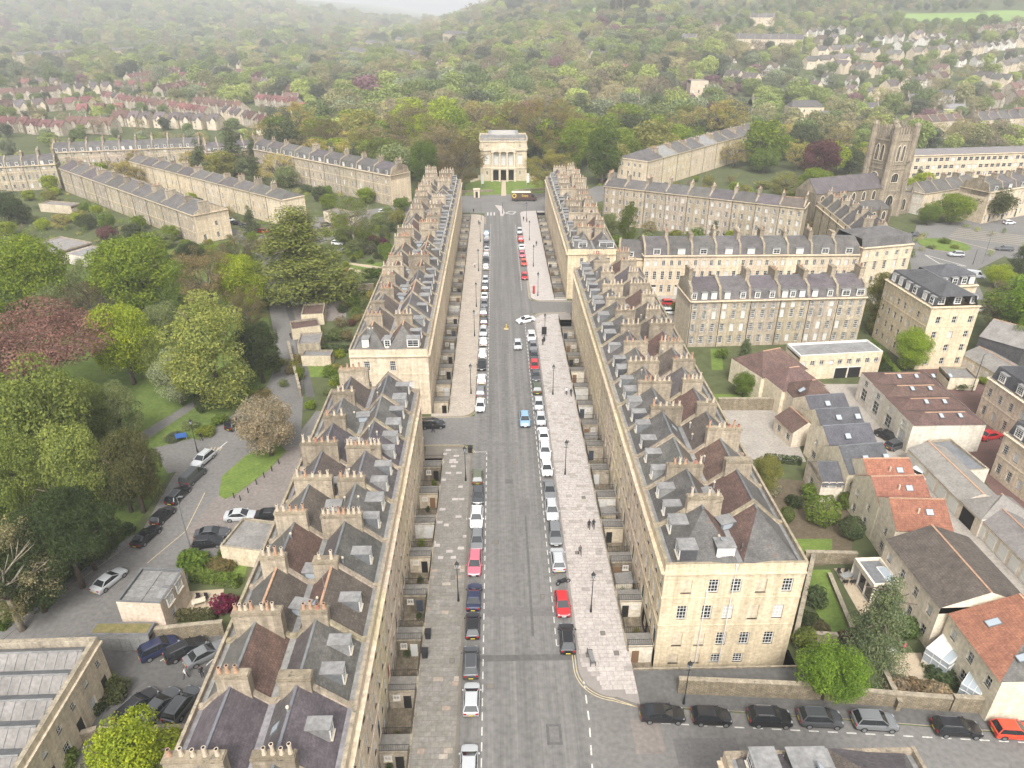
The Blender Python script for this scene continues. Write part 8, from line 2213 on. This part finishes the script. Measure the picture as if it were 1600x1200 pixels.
for (x, y, rz, v, zone) in FARH:
    cnt[zone] = cnt.get(zone, 0) + 1
    wm_, rm_, (w, d, h, gx) = cottage_meshes(v)
    # turn the face with the gable towards the town
    fx, fy = math.sin(rz), -math.cos(rz)
    if fx * -x + fy * -y < 0: rz += PI
    nm = ('red tiled house', 'slate roofed house', 'brown roofed house', 'red tiled semi', 'long stone house', 'white walled house')[v]
    k_ = cnt[zone]
    r = thing('house', f"{nm}, {ordn(k_) if k_ < 100 else 'number ' + str(k_)} from the left in the {zone}", 'house', (x, y, terr(x, y)), rz, zone)
    t = rnd.uniform(.85, 1.15)
    obj('wall', wm_, r, color=(t, t, t)); obj('roof', rm_, r, color=(lambda t_: (t_ * rnd.uniform(.95, 1.15), t_, t_ * rnd.uniform(.9, 1.0)))(rnd.uniform(.65, 1.25)))
    obj('chimney_stack', stack_mesh(1.2, 1.6, .8), r, (-w * .3, 0, h + d * .42))
    for (wx, wz) in ((gx - .7, 1.0), (gx - .6, 3.6), (-w * .3, 1.0), (-w * .3, 3.5)):
        obj('window', window_mesh(1.3, 1.25, 'sash2', rnd.random() < .3), r, (wx, -d / 2 - (.93 if wx > 0 or gx - wx < 1 else .05), wz))

# terraces and villas on the slopes
FT = dict(h=9.0, roof='gable', rm=['ss', 'ss', 'pp'], front=[(1, 1.8), (4.2, 1.8), (7, 1.2)], bays=2, ww=1.0, style='sash2', wall='stone', bwall='stone', dorm=0, up=.4, corn=0, stk=[(4.5, 2.2, 1.4, 0)], z0=-6.0)
def ft(A, B, n, D, desc, group, seed, **kw):
    S = dict(FT, **kw); S['gz'] = (A[2] + B[2]) / 2 + 1.0
    terrace(A[:2], B[:2], n, D, S, desc, group, seed, end0=dict(hip=0), end1=dict(hip=0))
ft((-253.8, 1119.9, 2.8), (-193.5, 1034.6, 4.5), 5, 11, 'the short pale crescent on the hazy slope', 'pale terraces on the hazy slope', 41)
ft((-216.4, 1160.9, 4.1), (-142.7, 1005.1, 8.5), 6, 11, 'the second pale terrace on the hazy slope', 'pale terraces on the hazy slope', 42)
ft((-145.7, 1040.2, 8.9), (-93.2, 921.2, 11.9), 5, 11, 'the third pale terrace on the hazy slope', 'pale terraces on the hazy slope', 43)
ft((-231.4, 1415.6, 4.9), (-150.6, 1191.2, 11.1), 5, 11, 'the upper left pale terrace on the hazy slope', 'pale terraces on the hazy slope', 44)
ft((-169.6, 1346.4, 10.9), (-87.1, 1101.8, 18.5), 6, 11, 'the upper right pale terrace on the hazy slope', 'pale terraces on the hazy slope', 45)
ft((-80.4, 1224.7, 24.0), (-29.5, 1101.1, 28.1), 3, 13, 'the pale villas on the ridge shoulder', 'villas on the ridge', 46)
ft((248.8, 826.6, 31.3), (317.2, 804.6, 30.1), 9, 14, 'the long pale terrace high on the right slope', 'long pale terrace on the right slope', 47)
ft((186.1, 835.7, 31.4), (210.5, 822.9, 30.6), 3, 13, 'the pale row among trees on the right slope', 'pale row on the right slope', 48)
ft((329.8, 1025.2, 50.0), (355.2, 1011.0, 49.0), 3, 14, 'the pale mansion near the top of the right slope', 'mansion on the right slope', 49)
ft((-650.9, 1078.9, 2.6), (-564.9, 1248.4, 3.4), 15, 12, 'the long hazy terrace in the valley at left', 'long hazy valley terrace', 50)
ft((238.4, 419.7, 0.0), (273.3, 431.8, 0.2), 6, 10, 'the brown roofed row behind the offices', 'brown roofed row behind the office block', 51, rm=['bb', 'gg'])
ft((280.8, 428.3, 0.1), (327.2, 443.6, 0.6), 6, 12, 'the stone row at the right edge behind the offices', 'stone row behind the offices', 52)
VIL = dict(h=8.0, roof='gable', rm=['ss'], front=[(1, 1.9), (4.6, 1.8)], bays=4, ww=1.1, style='sash2', wall='stone', bwall='stone', dorm=0, up=.3, corn=0, z0=-4.0, stk=[(4, 2.0, 1.6, 4)])
def villa(q, w, D, label, rz=0.0, **kw):
    hp = kw.pop('hip', 0); S = dict(VIL, **kw)
    return house((q[0] - w / 2, q[1], q[2] + .5), rz, w, D, S, label, None, 0, int(q[0] * 7) % 1000, 'villa', dict(hip=hp), dict(hip=hp), 'villa')
villa((93.8, 522.3, 2.5), 12, 10, 'pale gothic villa beside the dark cedar', h=8.5, bays=3)
villa((150.9, 564.0, 6.4), 13, 12, 'square pale tower house rising out of the trees', h=14.0, roof='flat', rm=['f'], stacks=0, front=[(1.5, 2.2), (5.5, 2.2), (9.8, 1.6)], bays=3)
villa((179.7, 507.0, 2.6), 13, 10, 'pale gabled villa above the long right terrace')
villa((204.9, 492.8, 2.0), 22, 11, 'pair of tall pale villas left of the church', bays=6, hip=3)
villa((208.9, 469.2, 0.9), 12, 9, 'low roofed villa wing below the pair of villas', h=6.0, bays=3, hip=3)
villa((151.5, 393.4, 0.0), 14, 10, 'white house behind the purple beech', h=8, wall='render_white')
villa((251.2, 499.0, 2.6), 10, 9, 'grey roofed house left of the church tower top', h=6, wall='render_white')
villa((295.4, 525.9, 4.9), 12, 9, 'cream gabled house on the slope right of the tower', h=6.5, wall='render_cream')
villa((323.2, 539.6, 6.4), 14, 9, 'white gabled house with dark roof right of the tower', h=6, wall='render_white', rm=['dd'])
villa((312.7, 508.0, 3.7), 16, 8, 'bungalow with pale roof right of the tower', h=3.5, wall='render_cream', front=[(1, 1.3)], rm=['ll'])
villa((-131.3, 509.5, 0.4), 12, 10, 'red roofed gabled villa behind the mansard terrace', h=7.5, wall='render_cream', rm=['oo'])
villa((-154.1, 575.0, 1.0), 12, 10, 'purple roofed villa behind the red roofed one', h=7, wall='render_cream', rm=['bb'])
villa((-128.2, 427.8, 0.0), 16, 9, 'pale house above the mansard terrace', h=6, wall='render_cream')
villa((122.5, 911.8, 34.7), 16, 9, 'white modern house on the wooded slope', h=6, wall='render_white', roof='flat', rm=['f'], stacks=0)
villa((179.7, 774.3, 25.7), 18, 9, 'white modern villa among the trees on the slope', h=6.5, wall='render_white', roof='flat', rm=['f'], stacks=0)
villa((142.9, 794.5, 26.0), 10, 8, 'small white house on the wooded slope', h=5, wall='render_white')
villa((-90.6, 553.0, 1.6), 14, 9, 'dark gabled lodge above the garden terrace', h=5, wall='stone_grey', rm=['dd'])
villa((-49.3, 815.4, 12.6), 18, 10, 'low grey roofed house above the gardens', h=5, wall='stone_pale')
for k in range(8):
    q = (166.7, 1125.2, 56.5) if k < 4 else (189.0, 1134.6, 58.3)
    tree('tall', q[0] + (k % 4) * 9.0, q[1] + rnd.uniform(-4, 4), 30, 7.5, (.10, .09, .06), f"{ordn(k + 1)} poplar from the left in the row on the skyline", 'row of poplars on the skyline', z=q[2], var=k % 3, trunk=False, name='poplar_tree')

# --- woodland: nearest trees singly, the rest as one mass
HUES = [('fresh green', FRESH, 22), ('mid green', MID, 15), ('olive', OLIVE, 17), ('bronze budding', (.30, .25, .11), 10), ('golden', (.42, .35, .12), 7), ('yellow green', YEL, 12), ('dark', (.095, .115, .055), 11), ('brown', (.26, .21, .12), 6), ('purple', (.22, .11, .12), 2), ('grey green', SAGE, 11)]
hw_ = [h_[2] for h_ in HUES]
rt_ = random.Random(77)
pts = []
def scatter(n, x0, x1, y0, y1, zone, hmin, hmax, gap=.75, keep=lambda x, y: True):
    for _ in range(n):
        x, y = rt_.uniform(x0, x1), rt_.uniform(y0, y1)
        if not keep(x, y): continue
        W = rt_.uniform(hmin, hmax) * rt_.uniform(.75, 1.0)
        if any((x - a) ** 2 + (y - b_) ** 2 < (r_ + W * .32) ** 2 for a, b_, r_ in FOOT): continue
        cell = (int(x // 20), int(y // 20))
        ok = True
        for i in (-1, 0, 1):
            for j in (-1, 0, 1):
                for (a, b_, w2) in GRID.get((cell[0] + i, cell[1] + j), ()):
                    if (x - a) ** 2 + (y - b_) ** 2 < (gap * (W + w2) / 2) ** 2: ok = False; break
        if not ok: continue
        GRID.setdefault(cell, []).append((x, y, W))
        
        cl_ = [h_[2] * (.25 + 2.2 * max(0, math.sin(x * .021 + q_ * 1.7) * math.cos(y * .017 + q_ * 2.3))) for q_, h_ in enumerate(HUES)]
        pts.append((x, y, W * rt_.uniform(.95, 1.3), W, zone, rt_.choices(HUES, cl_)[0]))
GRID = {}
FOOT.append((3.3, 330, 19)); FOOT.append((3.3, 312, 14)); FOOT.append((cq[0], cq[1] + 10, 20)); FOOT.append((cq[0] - 18, cq[1] + 6, 16))
scatter(1500, -115, 130, 344, 620, 'gardens behind the museum', 15, 25, .58)
scatter(300, -130, -22, 296, 345, 'gardens behind the museum', 12, 18, .62, lambda x, y: y > 300 + (x + 130) * .1)
scatter(900, 30, 330, 300, 620, 'slope right of the museum', 10, 19, .68, lambda x, y: y > 335 or (x > 120 and y > 318))
scatter(260, 150, 330, 215, 330, 'gardens around the church', 6, 10, .9, lambda x, y: x > 165 and y > 262)
scatter(700, -480, -115, 330, 760, 'suburb at the upper left', 6, 12, .9)
scatter(160, -190, -30, 200, 300, 'gardens of the left terraces', 4, 8, 1.1)
scatter(70, 36, 150, 185, 320, 'gardens of the right terraces', 4, 7, 1.1, lambda x, y: x < 110 or y > 280)
scatter(160, -330, -130, 290, 340, 'suburb at the upper left', 7, 11, 1.1)
gl = []
for zone, n_, x0, x1, y0, y1, kp in (('back gardens of the left terraces', 420, -185, -34, 205, 300, lambda x, y: True), ('back gardens of the right terraces', 230, 36, 175, 178, 325, lambda x, y: True), ('back gardens behind the street', 110, -46, -29, 120, 250, lambda x, y: True)):
    for _ in range(n_):
        x, y = rt_.uniform(x0, x1), rt_.uniform(y0, y1)
        if any((x - a) ** 2 + (y - b_) ** 2 < (r_ * 1.02 + 1.2) ** 2 for a, b_, r_ in FOOT): continue
        if x > 100 and y < 200: continue
        if -95 < x < -25 and y > 258 and abs(y - 268) < 9: continue
        gl.append((x, y, zone))
gl.sort(key=lambda q: math.hypot(q[0], q[1]))
gc = {}
for (x, y, zone) in sorted(gl[:175], key=lambda q: q[0] / q[1]):
    hn, hc, _ = rt_.choices(HUES, hw_)[0]
    gc[hn, zone] = gc.get((hn, zone), 0) + 1
    shrub(x, y, rt_.uniform(1.4, 4.0), rt_.uniform(2.0, 4.6), tuple(c * .8 for c in hc), f"{ordn(gc[hn, zone])} {hn} shrub from the left in the {zone}", 'shrubs in the ' + zone, 0.0, 'shrub', 700)
def shrub_mass(items):
    rg = np.random.default_rng(8); Cs = []; Ns = []; Ss = []; Ks = []
    for (x, y, zone) in items:
        C, N, S = crown('shrub', int(abs(x) * 7 + y), 220); w_, h_ = rt_.uniform(2.0, 4.6), rt_.uniform(1.4, 3.8)
        Cs.append(C * np.array([w_, w_, h_]) + np.array([x, y, 0])); Ns.append(N); Ss.append(S * 2.6)
        Ks.append(np.tile(np.array(rt_.choices(HUES, hw_)[0][1]) * .8, (220, 1)))
    o = obj('garden_shrubs', quads_mesh('garden_shrubs', np.concatenate(Cs), np.concatenate(Ns), np.concatenate(Ss), 4, 'shrub_mass', np.concatenate(Ks))); o['kind'] = 'stuff'
    tag(o, 'mixed shrubbery filling the farther back gardens', 'shrubbery')
shrub_mass(gl[175:])
near = sorted(range(len(pts)), key=lambda i: math.hypot(pts[i][0], pts[i][1]) - pts[i][3] * 6)
single = set(near[:290])
zc = {}
for i in sorted(single, key=lambda i: pts[i][0] / pts[i][1]):
    x, y, H, W, zone, (hn, hc, _) = pts[i]
    kd = 'airy' if hn in ('bronze budding', 'golden', 'brown') else ('cone' if hn == 'dark' and i % 2 else 'round')
    zc[hn, zone] = zc.get((hn, zone), 0) + 1
    v = rt_.uniform(.8, 1.12)
    tree(kd, x, y, H * (1.25 if kd == 'cone' else 1), W * (.7 if kd == 'cone' else 1.1), tuple(c * v for c in hc), f"{ordn(zc[hn, zone])} {hn} {'conifer' if kd == 'cone' else 'tree'} from the left in the {zone}", 'trees in the ' + zone, z=terr(x, y) - .3, detail=.35 if kd != 'airy' else .6, trunk=True)
rest = [p for i, p in enumerate(pts) if i not in single]
pts = []
scatter(4200, -260, 250, 600, 1350, 'w', 13, 22, .62, lambda x, y: True)
scatter(1900, 250, 760, 560, 1350, 'w', 8, 16, .95, lambda x, y: x < y * .95)
scatter(700, 330, 620, 330, 600, 'w', 8, 14, .8, lambda x, y: x < y * .95)
scatter(2300, -1250, -200, 700, 1500, 'w', 12, 22, .75, lambda x, y: x > -y * .95)
scatter(4200, -2200, 300, 1500, 2900, 'w', 22, 38, .62, lambda x, y: x > -y * .85)
scatter(900, 200, 1300, 900, 1700, 'w', 14, 24, .8, lambda x, y: x < y * .9 and x > 450)
rest += pts
def woodland(rest):
    """the rest of the trees as one mass: points that carry size, turn, hue and crown shape"""
    n = len(rest)
    me = bpy.data.meshes.new('woodland'); me.vertices.add(n)
    me.vertices.foreach_set('co', np.array([(x, y, terr(x, y) - .6) for x, y, *_ in rest]).ravel())
    rg = np.random.default_rng(5)
    def attr(nm, ty, field, vals):
        a = me.attributes.new(nm, ty, 'POINT'); a.data.foreach_set(field, np.asarray(vals).ravel())
    attr('size', 'FLOAT_VECTOR', 'vector', [(p[3] / .78, p[3] / .78, p[2]) for p in rest])
    attr('turn', 'FLOAT', 'value', rg.uniform(0, 6.28, n))
    attr('shape', 'INT', 'value', np.array([(i * 7) % 3 if p[5][0] not in ('bronze budding', 'golden', 'brown') else 3 + i % 2 for i, p in enumerate(rest)], dtype=np.int32))
    v = rg.uniform(.62, 1.05, n)
    attr('treecol', 'FLOAT_COLOR', 'color', [(*[(c * .8 + .2 * p[5][1][1]) * v[i] for c in p[5][1]], 1) for i, p in enumerate(rest)])
    o = obj('woodland', me); o['kind'] = 'stuff'; tag(o, 'distant woodland covering the slopes and valley', 'woodland')
    ng = bpy.data.node_groups.new('woodland_trees', 'GeometryNodeTree')
    ng.interface.new_socket('Geometry', in_out='INPUT', socket_type='NodeSocketGeometry'); ng.interface.new_socket('Geometry', in_out='OUTPUT', socket_type='NodeSocketGeometry')
    N = ng.nodes; L = ng.links
    gi = N.new('NodeGroupInput'); go = N.new('NodeGroupOutput')
    j = N.new('GeometryNodeGeometryToInstance')
    want = [('round', 0), ('round', 1), ('round', 2), ('airy', 0), ('airy', 1)]
    srcs = []
    for kd, v_ in want:
        nn = int(TREE_N[kd] * (.35 if kd != 'airy' else .6))
        me_ = crown_mesh(kd, v_, nn, 'leaf')
        srcs.append(next(ob for ob in bpy.data.objects if ob.data is me_))
    for ob in reversed(srcs):
        oi = N.new('GeometryNodeObjectInfo'); oi.transform_space = 'ORIGINAL'; oi.inputs['Object'].default_value = ob
        L.new(oi.outputs['Geometry'], j.inputs[0])
    def na(nm, ty):
        a = N.new('GeometryNodeInputNamedAttribute'); a.data_type = ty; a.inputs[0].default_value = nm
        return next(s_ for s_ in a.outputs if s_.enabled and s_.name == 'Attribute')
    mp = N.new('GeometryNodeMeshToPoints'); L.new(gi.outputs[0], mp.inputs['Mesh'])
    ip = N.new('GeometryNodeInstanceOnPoints'); L.new(mp.outputs[0], ip.inputs['Points']); L.new(j.outputs[0], ip.inputs['Instance'])
    ip.inputs['Pick Instance'].default_value = True
    L.new(na('shape', 'INT'), ip.inputs['Instance Index'])
    cx = N.new('ShaderNodeCombineXYZ'); L.new(na('turn', 'FLOAT'), cx.inputs[2])
    er = N.new('FunctionNodeEulerToRotation'); L.new(cx.outputs[0], er.inputs[0]); L.new(er.outputs[0], ip.inputs['Rotation'])
    L.new(na('size', 'FLOAT_VECTOR'), ip.inputs['Scale'])
    sm_ = N.new('GeometryNodeSetMaterial'); sm_.inputs['Material'].default_value = MAT['woodland']; L.new(ip.outputs[0], sm_.inputs['Geometry'])
    L.new(sm_.outputs[0], go.inputs[0])
    md = o.modifiers.new('trees', 'NODES'); md.node_group = ng
woodland(rest)
print('far', len(FARH), 'trees single', len(single), 'mass', len(rest))

# ================================================================== HAZE
b = MB(); b.box(-5300, -260, -6, 5300, 7200, 245, 'iron')
hz = b.mesh('haze'); hz.materials.clear()
m = bpy.data.materials.new('haze_air'); m.use_nodes = True; nt = m.node_tree; nt.nodes.clear()
out = nt.nodes.new('ShaderNodeOutputMaterial'); pv = nt.nodes.new('ShaderNodeVolumePrincipled')
pv.inputs['Color'].default_value = (.93, .95, .97, 1); pv.inputs['Density'].default_value = .00028; pv.inputs['Anisotropy'].default_value = 0.0
pv.inputs['Density Attribute'].default_value = ''
nt.links.new(pv.outputs[0], out.inputs['Volume'])
hz.materials.append(m)
hz.polygons.foreach_set('material_index', [0] * len(hz.polygons))
ho = obj('haze', hz); ho['kind'] = 'stuff'
